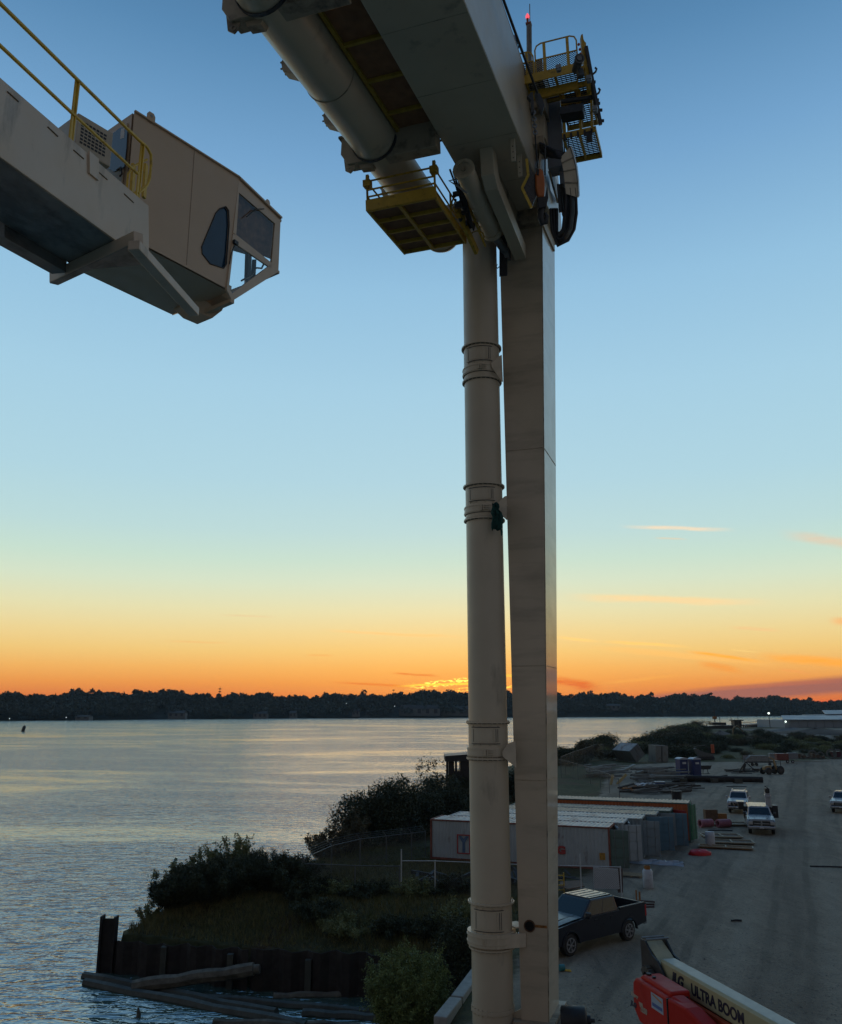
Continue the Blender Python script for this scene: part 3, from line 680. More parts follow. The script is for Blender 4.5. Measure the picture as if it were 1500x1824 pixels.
# ladder on the outer side
def lad(px, py, dzz=0): return WD(px, py, 29.2+dzz)
m = MB(); m.beam(lad(1044, 83), lad(1070, 222), .10, .12, up=(0, 1, 0)); m.beam(lad(1038, 72, .5), lad(1064, 205, .5), .08, .08, up=(0, 1, 0))
for k in range(14): f = k/13; m.beam(lad(1044+26*f, 90+128*f), lad(1039+25*f, 85+122*f, .5), .04, .04)
for (x, y) in ((1061, 125), (1067, 162)):
    m.tube([lad(x-6, y+8), lad(x, y+3), lad(x+2, y-2), lad(x-1, y-5)], .035, 6)
for (x, y) in ((1058, 146), (1064, 178), (1066, 184), (1070, 196), (1073, 215)): m.beam(lad(x-3, y), lad(x+3, y), .06, .09)
m.build('outer_ladder', DARKM, crane, True)
m = MB(); m.prism([lad(x, y, .1) for x, y in ((1035, 62), (1038, 60), (1040, 72), (1044, 76), (1046, 120), (1041, 120), (1037, 90))], (0, .2, 0)); m.prism([lad(x, y, .1) for x, y in ((1042, 120), (1050, 118), (1053, 160), (1048, 160))], (0, .2, 0)); m.build('ladder_side', YEL2, crane, True)
m = MB()
for (x, y) in ((1031, 79), (1033, 88), (1034, 96)): m.sphere(lad(x, y), .05, 8)
m.build('red_button', mat('red_plastic', (.4, .03, .02), .4), crane, True, split=True)
# camera and lamps under the deck
m = MB(); p = WD(1029, 114, 28.6); m.cyl(p+[0, -.3, -.08], p+[.02, .4, .12], .145, n=24); m.ring(p+[0, -.3, -.08], (0, 1, .2), .12, .165, .14, 24); m.beam(p+[.08, .1, -.15], p+[.12, .1, -.42], .2, .18)
cm = m.build('surveillance_camera', mat('dark_housing', (.06, .075, .085), .35), crane, True)
m = MB(); m.cyl(p+[-.005, -.38, -.085], p+[-.005, -.36, -.08], .07, n=18); m.ring(p+[-.005, -.385, -.09], (0, 1, .2), .07, .09, .02, 18); m.build('lens', mat('lens_glass', (.16, .19, .21), .1), cm, True)
for (x, y) in ((995, 121), (1049, 140), (1060, 194)):
    m = MB(); p = WD(x, y, 28.9); m.fbox((p, RD, GD, UD), (-.09, .09), (-.1, .1), (-.06, .08)); m.fbox((p, RD, GD, UD), (-.07, .07), (-.08, .08), (-.13, -.06)); m.build('work_lamp', mat('lamp_grey', (.22, .25, .27), .35), crane, True, bevel=.01)
# mast with red warning light
m = MB(); m.cyl(WD(943, 120, 31), WD(942.5, 45, 31), .10, n=14); m.cyl(WD(945.5, 75, 30.9), WD(945, 40, 30.9), .03, n=6); m.cyl(WD(944, 42, 31), WD(943.6, 7, 31), .018, n=6)
mast = m.build('antenna_mast', mat('mast_grey', (.19, .19, .18), .5), crane, True)
m = MB(); m.cyl(WD(940, 42, 31), WD(939.7, 33, 31), .03, .05, n=10); m.fbox((WD(942, 43, 31), RD, GD, UD), (-.1, .1), (-.1, .1), (-.04, .03)); m.build('lamp_bracket', mat('lamp_base', (.30, .08, .04), .5), mast, True)
m = MB(); p = WD(939.7, 29, 31); m.tube([p+[0, 0, -.09], p, p+[0, 0, .07], p+[0, 0, .14]], [.06, .075, .045, .01], 14)
m.build('warning_light', mat('red_lamp', (.8, .1, .1), .3, emit=(255, 96, 110), es=1.0), mast, True)
m = MB(); p = WD(909, 90, 30.2); m.tube([p+[-.2, 0, -.6], p+[-.1, 0, .1], p+[0, 0, .45], p+[.02, 0, .55]], [.36, .36, .3, .1], 24); m.ring(p+[-.05, 0, .2], (0, 0, 1), .34, .39, .05, 24)
m.build('motor_cover', mat('blue_tank', (.03, .10, .18), .35, var=.1), crane, True)
m = MB(); m.sphere(WD(886, 47, 27.5), .16, 12); m.build('beacon', DARKM, crane, True)

# green sling caught on the second bracket
tarp = thing('green_sling', 'crumpled dark green sling hanging on the second highest pipe bracket', 'sling', WY(886, 905, 29.8))
m = MB(); rws = []
for i in range(9):
    f = i/8; y = 896+48*f
    rws.append([WY(x+1.2*math.sin(i*1.7+j*2.1), y+1.5*math.sin(j*1.3+i), 29.55+.08*math.sin(j*2.6+i*.8)) for j, x in enumerate(np.linspace(877-1.5*f, 889+(6 if 2 < i < 8 else 0), 7))])
m.grid(rws, True); cl = m.build('sling_cloth', mat('green_cloth', (.008, .065, .055), .8, var=.3, vs=8), tarp, True)
sf = cl.modifiers.new('thickness', 'SOLIDIFY'); sf.thickness = .03
m = MB(); m.tube([WY(892, 940, 29.6), WY(894, 948, 29.6), WY(893.5, 954, 29.6)], [.03, .045, .02], 6); m.build('sling_tail', _mats['green_cloth'], tarp, True)

# ============================================================ cabin boom (left) and the operator cab
BD = nrm(ray(980, 985)); BR = nrm(np.cross(BD, [0, 0, 1])); BU = np.cross(BR, BD); BO = WD(208, 429, 13.4); KB = 13.4/16; BF = (BO, BR, BD, BU)
def B(r, s, u): return BO+BR*r+BD*s+BU*u
boom = thing('crane_boom', 'pale beige box boom with yellow handrails reaching in from the left', 'boom', B(-.8, -3, 0))
m = MB(); m.fbox(BF, (-1.53*KB, 0), (-9, 1.32*KB), (0, 1.23*KB)); bb = m.build('box_beam', mat('beige_paint', (.56, .44, .33), .45, var=.05, vs=.8, dirt=(66, 60, 50), dirt_amt=.5, dirt_scale=(2.2, 2.2, .7), dirt_thr=.57), boom, True, bevel=.012)
BEI = _mats['beige_paint']
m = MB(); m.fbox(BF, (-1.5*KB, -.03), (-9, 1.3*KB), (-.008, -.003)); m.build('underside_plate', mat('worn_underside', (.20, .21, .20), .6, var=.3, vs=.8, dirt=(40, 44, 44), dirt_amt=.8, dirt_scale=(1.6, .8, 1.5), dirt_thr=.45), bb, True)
m = MB()
for (x0, y0, x1, y1) in ((13, 163, 33, 181), (85, 226, 103, 243), (131, 267, 149, 283), (173, 304, 191, 320), (221, 345, 238, 361)):
    a, b = PLN(x0, y0, BO+BR*.004, BR), PLN(x1, y1, BO+BR*.004, BR); m.beam(a, b, .012, .018, up=tuple(BR))
m.build('slot', mat('slot_line', (.12, .09, .06), .8), bb, True)
m = MB(); q = PLN(165, 290, BO+BR*.002, BR); m.fbox((q, BR, BD, BU), (0, .03), (-.13, .13), (-.22, .12)); m.build('lifting_lug', BEI, bb, True)
# handrail
def bp(px, py, r=-.02): return PLN(px, py, BO+BR*r, BR)
m = MB(); top = [bp(-300, -300), bp(0, 6), bp(137, 141), bp(246, 248), bp(262, 262), bp(269, 276), bp(269, 296)]
m.tube(top, .028, 8); m.tube([bp(-300, -202), bp(0, 81), bp(130, 203), bp(245, 309)], .026, 8)
m.tube([bp(269, 290), bp(267, 318), bp(262, 330), bp(246, 345)], .024, 8)
m.build('handrail', YEL, boom, True)
for (a, b) in (((138, 142), (124, 268)), ((254, 255), (243, 366))):
    m = MB(); m.beam(bp(*a, r=-.05), bp(b[0], b[1]), .09, .025, up=tuple(BR)); m.beam(bp(a[0]+2, a[1]+1, r=-.03), bp(b[0]+2, b[1]-2, r=-.03), .025, .05, up=tuple(BR)); m.build('rail_post', YEL, boom, True)
m = MB()   # self-closing gate at the boom's end
for x in (236, 258): m.beam(bp(x+2, 293, -.45), bp(x-2, 352, -.45), .09, .05, up=tuple(BR))
m.tube([bp(226, 335, -.4), bp(228, 310, -.4), bp(238, 296, -.4), bp(262, 284, -.3)], .022, 8); m.tube([bp(238, 345, -.3), bp(262, 330, -.2), bp(269, 300, -.1)], .022, 8); m.build('safety_gate', YEL, boom, True)
# transverse beam and raking strut
xa, xb = PLN(96, 496, BO-BU*.12, BU), PLN(247, 424, BO-BU*.12, BU)
m = MB(); m.beam(xa, xb, .17, .19, up=tuple(BU)); tb = m.build('transverse_beam', BEI, boom, True, bevel=.012)
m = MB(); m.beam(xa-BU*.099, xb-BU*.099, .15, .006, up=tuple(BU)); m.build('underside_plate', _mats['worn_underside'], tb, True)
st0, st1 = PLN(238, 436, xb, BR), WD(346, 556, 15.2)
m = MB(); m.beam(st0, st1, .19, .15); stt = m.build('raking_strut', BEI, boom, True, bevel=.012)
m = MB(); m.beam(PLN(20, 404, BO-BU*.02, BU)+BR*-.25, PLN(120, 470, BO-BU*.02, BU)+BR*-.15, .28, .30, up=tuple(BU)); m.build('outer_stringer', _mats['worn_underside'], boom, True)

# ---- cab
CD = nrm(ray(1915, 1262)); CD[2] = 0; CD = nrm(CD); CN = np.cross(CD, [0, 0, 1]); CU = np.array([0, 0, 1.]); CO = WD(426, 317, 18.4)
def Cp(px, py, n=0.0): return PLN(px, py, CO+CN*n, CN)
def Cc(P): d = P-CO; return float(d@CD), float(d@CN), float(d@CU)
cab = thing('operator_cab', 'cream operator cab with slanted windows hung beyond the left boom', 'crane cab', Cp(330, 473))
CABM = mat('cab_paint', (.55, .41, .28), .42, var=.04, vs=1.2, bump=.05, bs=8)
x0, _, z0 = Cc(Cp(239, 199)); xb_, _, zb_ = Cc(Cp(255, 436)); xf, _, zf = Cc(Cp(405, 515)); xm, _, zm = Cc(Cp(418, 340))
W2 = 1.85
# main shell: profile extruded away from the camera
prof = [(x0, z0), (0.0, 0.0), (xf+.02, zf), (x0+.02, zb_+.02)]
def C(x, n, z): return CO+CD*x+CN*n+CU*z
m = MB(); sec = [(x0, .0), (0.0, .0)]
T = .06
# floor, roof, sides as slabs so the cab is hollow behind its panes
side = [C(x, 0, z) for x, z in prof]
# near side with a hole for the quarter window
qw = [(391, 372), (402, 368), (407, 375), (408, 400), (403, 470), (398, 478), (374, 470), (360, 452), (359, 440), (384, 380)]
qwc = [Cc(Cp(*p))[0::2] for p in qw]
def frame_with_hole(mb, outer, hole, n0, n1):
    # outer and hole are lists of (x,z); quads join each hole vertex to the nearest outer perimeter point
    cx = sum(p[0] for p in hole)/len(hole); cz = sum(p[1] for p in hole)/len(hole)
    def hit(p):
        dx_, dz_ = p[0]-cx, p[1]-cz; best = None
        for i in range(len(outer)):
            a, b = outer[i], outer[(i+1) % len(outer)]; ex, ez = b[0]-a[0], b[1]-a[1]
            den = dx_*ez-dz_*ex
            if abs(den) < 1e-9: continue
            t = ((a[0]-cx)*ez-(a[1]-cz)*ex)/den; q = ((a[0]-cx)*dz_-(a[1]-cz)*dx_)/den
            if t > 0 and -1e-6 <= q <= 1+1e-6 and (best is None or t < best): best = t
        return (cx+dx_*best, cz+dz_*best)
    pts = [(math.atan2(p[1]-cz, p[0]-cx), p, None) for p in hole]+[(math.atan2(p[1]-cz, p[0]-cx), None, p) for p in outer]
    pts.sort(key=lambda k: k[0]); H = []
    def hhit(o):
        dx_, dz_ = o[0]-cx, o[1]-cz; best = None
        for i in range(len(hole)):
            a, b = hole[i], hole[(i+1) % len(hole)]; ex, ez = b[0]-a[0], b[1]-a[1]; den = dx_*ez-dz_*ex
            if abs(den) < 1e-9: continue
            t = ((a[0]-cx)*ez-(a[1]-cz)*ex)/den; q = ((a[0]-cx)*dz_-(a[1]-cz)*dx_)/den
            if t > 0 and -1e-6 <= q <= 1+1e-6 and (best is None or t < best): best = t
        return (cx+dx_*best, cz+dz_*best)
    for _, h, o in pts: H.append((h, hit(h)) if h is not None else (hhit(o), o))
    n = len(H)
    for i in range(n):
        (h0, o0), (h1, o1) = H[i], H[(i+1) % n]
        for nn, fl in ((n0, 0), (n1, 1)):
            q = [C(h0[0], nn, h0[1]), C(o0[0], nn, o0[1]), C(o1[0], nn, o1[1]), C(h1[0], nn, h1[1])]
            mb.quad(*(q if fl else q[::-1]))
        mb.quad(C(h0[0], n0, h0[1]), C(h1[0], n0, h1[1]), C(h1[0], n1, h1[1]), C(h0[0], n1, h0[1]))
frame_with_hole(m, prof, qwc, 0.0, -T)
m.prism([C(x, -W2, z) for x, z in prof], CN*-T)
m.prism([C(x0, -T, z0), C(0, -T, 0), C(0, -T, -T), C(x0, -T, z0-T)], CN*-(W2-T))
m.prism([C(x0+.02, -T, zb_+.02), C(xf+.02, -T, zf), C(xf+.02, -T, zf+T), C(x0+.02, -T, zb_+.02+T)], CN*-(W2-T))
shell = m.build('shell', CABM, cab, True, bevel=.008)
# back wall with door and window
m = MB(); m.prism([C(x0, -T, z0-T), C(x0+.02, -T, zb_+.08), C(x0+.02, -W2, zb_+.08), C(x0, -W2, z0-T)], CD*T); m.build('rear_wall', CABM, cab, True)
TINT = mat('tinted_glass', (.012, .03, .05), .05, var=.02, spec=.8, coat=.3)
dk = [(.18, -.25), (.95, -.25), (.95, -2.05), (.55, -2.05), (.30, -1.75), (.12, -1.1)]
m = MB(); m.prism([C(x0-.03, -.16, z0-.18), C(x0-.03, -1.18, z0-.18), C(x0-.03, -1.18, z0-2.3), C(x0-.03, -.16, z0-2.3)], CD*.028); dr = m.build('rear_door', mat('pale_door_paint', (.55, .46, .34), .4, var=.03), cab, True, bevel=.02)
def rz_(x, y): q = PLN(x, y, C(x0-.035, 0, 0), CD); _, n_, zz_ = Cc(q); return n_, zz_
rwin = [rz_(*p) for p in ((192, 246), (214, 228), (228, 227), (226, 262), (222, 300), (203, 306), (188, 296))]
m = MB(); m.prism([C(x0-.036, a, b) for a, b in rwin], CD*-.01); m.build('door_window', TINT, dr, True)
m = MB(); m.tube([C(x0-.08, *rz_(x, y)) for x, y in ((212, 305), (219, 300), (221, 312), (217, 316))], .018, 6); m.build('door_handle', BLK, dr, True)
m = MB(); m.prism([C(x0-.045, *rz_(x, y)) for x, y in ((217, 230), (223, 228), (222, 246), (215, 248))], CD*-.004); m.build('notice', mat('white_paper', (.6, .62, .62), .6), dr, True)
# air-conditioning unit behind the cab
m = MB(); pA_ = PLN(182, 248, C(x0-.35, 0, 0), CD)
acp = [PLN(x, y, C(x0-1.0, 0, 0), CD) for x, y in ((132, 222), (172, 250), (172, 285), (128, 262))]
fr = (WD(160, 262, 15.7), CD, CN, CU); m.fbox(fr, (-.42, .30), (-.75, .25), (-.36, .36)); ac = m.build('air_conditioner', mat('pale_housing', (.45, .39, .30), .45), cab, True, bevel=.02)
m = MB()
for i in range(7):
    for j in range(7): m.fbox(fr, (-.34+i*.075, -.285+i*.075), (.252, .256), (-.22+j*.07, -.18+j*.07))
m.build('vent_slots', BLK, ac, True)
m = MB()
for x in (-1.2,): a_, b_2 = C(x, .003, -.02), C(x, .003, zb_+(zf-zb_)*(x-x0)/(xf-x0)+.06); m.beam(a_, b_2, .012, .006, up=tuple(CN))
m.build('panel_seam', mat('seam_grey', (.34, .26, .19), .6), cab, True, split=True)
m = MB(); m.beam(C(x0, .02, z0+.01), C(0, .02, .01), .05, .03); m.build('roof_gutter', CABM, cab, True)
# roof lugs
def lug(px, py):
    p = Cp(px, py, -.03); m = MB(); a = [(-.09, -.12), (.09, -.12), (.09, .09), (.05, .15), (-.05, .15), (-.09, .09)]
    m.prism([p+CD*x+CU*z for x, z in a], CN*.03); o = m.build('lifting_lug', CABM, cab, True, bevel=.005)
    m = MB(); m.cyl(p+CU*.07-CN*.004, p+CU*.07+CN*.036, .03, n=12); m.build('lug_hole', mat('sky_seen_through_lug', (.25, .3, .35), .6), o, True)
lug(268, 213)
# quarter window glass with rubber seal
m = MB(); m.prism([C(a, -.03, b) for a, b in qwc], CN*-.012); m.build('quarter_window', mat('quarter_glass_sky_blue', (.018, .055, .10), .06, spec=.6), cab, True)  # the sky's blue reflection is put into the glass colour
m = MB(); cen = np.mean([C(a, 0, b) for a, b in qwc], axis=0); lp = [C(a, .006, b) for a, b in qwc]; m.tube(lp+[lp[0]], .014, 6, False); m.build('window_seal', BLK, cab, True)
# nose: chamfered side face with upper and lower panes
ND = nrm([math.sin(math.radians(26.5)), math.cos(math.radians(26.5)), 0]); NN = np.cross(ND, [0, 0, 1])
n0p = C(0, 0, 0)
def Np(px, py, off=0.0): return PLN(px, py, CO+NN*off, NN)
def poly_frame(mb, outer, holes, th):
    # outer polygon split into a frame by beams round each hole
    pass
nose = [Np(426, 317), Np(500, 390), Np(496, 484), Np(414, 536), Np(404, 516)]
up_ = [Np(426, 343), Np(490, 398), Np(484, 468), Np(421, 418)]
lo_ = [Np(417, 432), Np(479, 474), Np(413, 523), Np(408, 512)]
m = MB()
def band(mb, a, b, c, d): mb.prism([a, b, c, d], NN*-.05)
P_ = Np
band(m, P_(426, 317), P_(500, 390), P_(490, 398), P_(426, 343))           # head
band(m, P_(426, 317), P_(426, 343), P_(421, 418), P_(404, 516)*.5+P_(426, 317)*.5)
band(m, P_(500, 390), P_(496, 484), P_(484, 468), P_(490, 398))
band(m, P_(414, 416), P_(421, 418), P_(484, 468), P_(483, 478))
m.prism([P_(415, 417), P_(483, 477), P_(479, 474.5), P_(417, 432)], NN*-.05)
band(m, P_(415, 417), P_(417, 432), P_(408, 512), P_(404, 516))
m.prism([P_(496, 484), P_(414, 536), P_(413, 523), P_(479, 474), P_(484, 468)], NN*-.05)
m.prism([P_(404, 516), P_(408, 512), P_(413, 523), P_(414, 536)], NN*-.05)
nf = m.build('nose_frame', CABM, cab, True)
GL = mat('clear_window', (.02, .022, .022), .04, var=.02, spec=.6)
# real see-through panes
def glass(name, tint, rough=.02):
    if name in _mats: return _mats[name]
    mt = bpy.data.materials.new(name); mt.use_nodes = True; n = NT(mt.node_tree); n.n.clear()
    fr_ = n.new('ShaderNodeFresnel'); fr_.inputs[0].default_value = 1.45
    a = n.new('ShaderNodeBsdfTransparent'); a.inputs[0].default_value = tint
    g = n.new('ShaderNodeBsdfGlossy'); g.inputs['Roughness'].default_value = rough
    mx = n.new('ShaderNodeMixShader'); gg = n.new('ShaderNodeNewGeometry'); n.l.new(n.math('MULTIPLY', fr_.outputs[0], n.math('SUBTRACT', 1.0, gg.outputs['Backfacing'])), mx.inputs[0]); n.l.new(a.outputs[0], mx.inputs[1]); n.l.new(g.outputs[0], mx.inputs[2])
    o = n.new('ShaderNodeOutputMaterial'); n.l.new(mx.outputs[0], o.inputs[0]); _mats[name] = mt; return mt
CLR = glass('cab_glass', (.93, .96, .97, 1))
m = MB(); m.prism([p-NN*.02 for p in up_], NN*-.01); m.build('upper_pane', CLR, cab, True)
m = MB(); m.prism([p-NN*.02 for p in lo_], NN*-.01); m.build('lower_pane', CLR, cab, True)
# nose roof (sloping), far side, front post and floor
def far(p, k=W2): return p-CN*k
tipT, tipB, chin = Np(500, 390), Np(496, 484), Np(414, 536)
m = MB(); rp_ = [CO+CU*.01, tipT+CU*.01, tipT-CN*(W2-.75), C(0, -W2, .01)]
m.prism(rp_, CU*-.05); m.prism([Np(426, 316), Np(500, 387), Np(500, 390), Np(426, 319)], NN*.05); nr = m.build('nose_roof', CABM, cab, True)
m = MB(); m.prism([C(.0, -W2, -.05), far(tipT, W2-.75)-CU*.05, far(tipT, W2-.75)-CU*.55, C(-.02, -W2, -.75)], CN*.05); m.build('far_side_panel', mat('cab_lining', (.20, .15, .11), .7, var=.3, vs=5), cab, True)
m = MB()
m.beam(far(tipT, W2-.75), far(tipB, W2-.75), .07, .07); m.beam(tipB, far(tipB, W2-.75), .07, .07); m.beam(tipT-CU*.03, far(tipT, W2-.75)-CU*.03, .06, .06)
m.beam(far(tipB, W2-.75), C(xf, -W2, zf), .07, .07); m.beam(C(xf+.1, -.05, zf+.1), C(xf+.1, -W2, zf+.1), .10, .10); m.beam(chin, far(chin, 1.0), .10, .08)
m.build('window_frame', CABM, cab, True)
m = MB()   # inside: seat, console, blind over the upper pane
m.fbox((C(-.5, -.9, -2.1), CD, CN, CU), (-.25, .25), (-.28, .28), (0, .12)); m.fbox((C(-.75, -.9, -2.0), CD, CN, CU), (-.06, .06), (-.26, .26), (0, .8)); m.fbox((C(-.5, -.9, -2.4), CD, CN, CU), (-.1, .1), (-.1, .1), (-.1, .3)); m.build('seat', mat('seat_cloth', (.03, .035, .04), .8), cab, True, bevel=.03)
m = MB(); p = Np(452, 480, -.7); m.beam(p+CU*-.35, p+CU*.25, .04, .1); m.tube([Np(430, 500, -.35), Np(448, 490, -.35), Np(456, 477, -.35), Np(466, 478, -.35), Np(470, 470, -.35)], .022, 6); m.beam(Np(443, 440, -.5), Np(441, 500, -.5), .10, .12); m.build('joystick_console', BLK, cab, True)
m = MB(); m.prism([Np(422, 341, -.10), Np(491, 398, -.10), Np(486, 462, -.22), Np(462, 452, -.22), Np(420, 420, -.22)], NN*-.03); m.build('pane_darkening_blind', mat('brown_blind', (.16, .07, .03), .9, var=.5, vs=7), cab, True)  # blind enlarged over the whole pane to make the interior look dark
m = MB(); m.tube([Np(418, 436, .03), Np(412, 452, .05), Np(409, 470, .05)], .012, 6); m.fbox((Np(419, 433, .03), NN, ND, CU), (-.02, .04), (-.06, .06), (-.03, .05)); m.tube([Np(470, 372, .03), Np(455, 373, .05), Np(440, 386, .06)], .014, 6); m.build('wiper', BLK, cab, True)
def lug2(px, py):
    p = Np(px, py, -.05); m = MB(); m.prism([p+ND*x+CU*z for x, z in ((-.07, -.12), (.07, -.16), (.07, .06), (.035, .11), (-.035, .11), (-.07, .06))], NN*.03); m.build('lifting_lug', CABM, cab, True)
lug2(476, 364)
# belly frame under the cab
m = MB()
bl = [(160, 486), (307, 549), (352, 520), (262, 443), (206, 470)]
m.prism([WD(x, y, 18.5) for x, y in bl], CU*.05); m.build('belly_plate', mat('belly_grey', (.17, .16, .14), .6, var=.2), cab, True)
m = MB(); m.beam(WD(262, 446, 18.0), WD(398, 545, 18.6), .18, .10); m.beam(WD(210, 472, 18.3), WD(300, 510, 18.4), .2, .10); m.build('slide_rail', mat('cab_rail', (.30, .22, .16), .6, var=.1), cab, True)
m = MB(); m.prism([WD(x, y, 18.2) for x, y in ((352, 522), (378, 545), (404, 535), (396, 553), (378, 567), (352, 556), (335, 540))], CN*-.5); m.build('chin_box', CABM, cab, True, bevel=.01)
m = MB(); m.prism([WD(x, y, 18.2) for x, y in ((388, 516), (414, 528), (414, 537), (396, 527))], CN*-.6); m.build('step_plate', CABM, cab, True)
# ============================================================ terrain and river
WL = -2.8
SHORE = [(-4.5, -20), (-4.5, 8), (.2, 30), (2.3, 37.5), (1.6, 41.6), (-8, 43.6), (-15.3, 46.2), (-16.4, 50), (-15.0, 54), (-12.6, 58), (-10.4, 62), (-8.8, 68), (-7.0, 78), (-3.5, 94), (1.5, 115), (10, 150), (24, 200),
         (40, 238), (52, 243), (62, 262), (92, 330), (128, 440), (165, 472), (230, 502), (420, 560), (2600, 800), (2600, -20)]
WALL = {(3, 4), (4, 5), (5, 6), (0, 1), (1, 2), (2, 3)}
GRAVEL = [(-4, -20), (-4, 8), (1.5, 30), (4.0, 38), (5.5, 43), (7.0, 48), (9.0, 52), (10.5, 57), (14, 66), (16, 76), (17, 84), (20, 100), (26, 125), (36, 158), (48, 166), (75, 172), (100, 190), (160, 230), (400, 300), (400, -20)]
def seg_d(X, Y, a, b):
    ax_, ay_ = a; bx, by = b; ex, ey = bx-ax_, by-ay_
    t = np.clip(((X-ax_)*ex+(Y-ay_)*ey)/(ex*ex+ey*ey), 0, 1)
    return np.hypot(X-ax_-t*ex, Y-ay_-t*ey)
def inside(X, Y, poly):
    r = np.zeros(X.shape, bool); n = len(poly)
    for i in range(n):
        (x0, y0), (x1, y1) = poly[i], poly[(i+1) % n]
        if y0 == y1: continue
        c = ((y0 > Y) != (y1 > Y)) & (X < (x1-x0)*(Y-y0)/(y1-y0)+x0); r ^= c
    return r
def sdist(X, Y, poly):
    d = np.full(X.shape, 1e9)
    for i in range(len(poly)): d = np.minimum(d, seg_d(X, Y, poly[i], poly[(i+1) % len(poly)]))
    return np.where(inside(X, Y, poly), d, -d)
_rs = np.random.RandomState(3); _k = [(_rs.uniform(-1, 1), _rs.uniform(-1, 1), _rs.uniform(0, 6.3)) for _ in range(24)]
def vnoise(X, Y, sc):
    v = 0*X
    for i, (a, b, c) in enumerate(_k): v = v+np.sin((a*X+b*Y)/sc*3.1+c+.7*np.sin((b*X-a*Y)/sc*1.7+2*c))
    return v/9.0
def smooth(x, a, b): t = np.clip((x-a)/(b-a), 0, 1); return t*t*(3-2*t)
def height(X, Y):
    X = np.asarray(X, float); Y = np.asarray(Y, float)
    d = sdist(X, Y, SHORE); dw = np.full(X.shape, 1e9)
    for i, j in WALL: dw = np.minimum(dw, seg_d(X, Y, SHORE[i], SHORE[j]))
    nw = smooth(dw, .8, 3.0)
    nat = WL-1.2+(0-WL+1.2)*smooth(d, -3.0, 4.2)        # natural bank
    qd = smooth(X, -3.0, 2.0)*smooth(Y, 43.0, 38.0)      # paved quay near the crane
    wal = np.where(d > .1, -1.15*(1-smooth(d, .2, 5.5))*(1-qd), WL-2.5)
    near = dw < np.abs(d)+.9
    z = np.where(near, wal*(1-nw*0), nat)
    z = np.where(near, z*(1-nw)+nat*nw, nat) if False else z
    g = sdist(X, Y, GRAVEL); land = smooth(d, .5, 6)
    z = z+land*(1-smooth(g, -3, 1))*(.10*vnoise(X, Y, 2.2)+.12*vnoise(X, Y, 7))
    z = z+land*smooth(g, 0, 2)*(.022*vnoise(X, Y, 1.4)+.035*vnoise(X, Y, 5))
    far_ = smooth(Y, 170, 260)*smooth(d, 4, 40)
    z = z+far_*(.4+.5*vnoise(X, Y, 40))
    return z
def hz(x, y): return float(height(np.array([x]), np.array([y]))[0])
# the sheet is laid out finely near the camera and coarser towards the horizon
ys = [2.0]
while ys[-1] < 1500: ys.append(ys[-1]+max(.34, ys[-1]*.0085))
ys = np.array(ys); ta = np.tan(np.radians(np.linspace(-26, 50, 300)))
XX = np.outer(ys+6, ta); YY = np.outer(ys, np.ones_like(ta)); ZZ = height(XX, YY)
gm = MB(); nr_, nc = XX.shape
gm.v = list(zip(XX.ravel().tolist(), YY.ravel().tolist(), ZZ.ravel().tolist()))
dd_ = sdist(XX, YY, SHORE); keep = (np.maximum.reduce([dd_[:-1, :-1], dd_[1:, :-1], dd_[:-1, 1:], dd_[1:, 1:]]) > -6)
gm.f = [(i*nc+k, i*nc+k+1, (i+1)*nc+k+1, (i+1)*nc+k) for i in range(nr_-1) for k in range(nc-1) if keep[i, k]]
gm.sm = [True]*len(gm.f)
GM = bpy.data.materials.new('ground'); GM.use_nodes = True; n = NT(GM.node_tree); b = n.n['Principled BSDF']
tcg = n.new('ShaderNodeTexCoord'); oc = tcg.outputs['Object']; at = n.new('ShaderNodeAttribute', attribute_name='cover')
edge = n.math('ADD', at.outputs['Fac'], n.math('MULTIPLY', n.math('SUBTRACT', n.noise(oc, .35, 6, .7), .5), 1.1))
gv = n.rng(edge, .42, .60)
big = n.noise(oc, .09, 5, .6); mid = n.noise(n.mapping(oc, (1.2, .45, 1)), 1.0, 6, .65, .6); sm_ = n.noise(oc, 7, 5, .7); fn = n.noise(oc, 38, 3, .7)
grav = n.mix(n.rng(mid, .32, .68), (.19, .15, .108, 1), (.34, .275, .198, 1))
grav = n.mix(n.math('MULTIPLY', n.rng(big, .42, .62), .55), grav, (.33, .28, .21, 1))
grav = n.mix(n.math('MULTIPLY', n.rng(sm_, .50, .66), .55), grav, (.10, .085, .066, 1))
grav = n.mix(n.math('MULTIPLY', n.rng(fn, .52, .66), .7), grav, (.24, .24, .225, 1))
# wheel ruts: bands that follow the haul road
sx = n.new('ShaderNodeSeparateXYZ'); n.l.new(oc, sx.inputs[0])
road = n.math('ADD', n.math('SUBTRACT', n.math('MULTIPLY', sx.outputs[0], .913), n.math('MULTIPLY', sx.outputs[1], .406)), 1.7)
road = n.math('ADD', road, n.math('MULTIPLY', n.math('SUBTRACT', n.noise(oc, .04, 3), .5), 2.4))
lane = n.rng(n.math('ABSOLUTE', n.math('ADD', road, n.math('MULTIPLY', n.math('SUBTRACT', n.noise(oc, .9, 4), .5), 1.2))), .7, 1.9, 1.0, 0.0, smooth=True)
rut = n.noise(n.mapping(None or (lambda c: (n.put(c.inputs[0], road), n.put(c.inputs[1], n.math('MULTIPLY', sx.outputs[1], .035)), c.outputs[0])[2])(n.new('ShaderNodeCombineXYZ')), (.55, 1, 1)), 1.0, 5, .6)
grav = n.mix(n.math('MULTIPLY', n.rng(rut, .48, .60), .45), grav, (.12, .10, .078, 1))
grav = n.mix(n.math('MULTIPLY', n.rng(rut, .46, .34), .35), grav, (.29, .26, .21, 1))
brk = n.rng(n.noise(n.mapping(oc, (.5, .12, 1)), 1.0, 4), .38, .6)
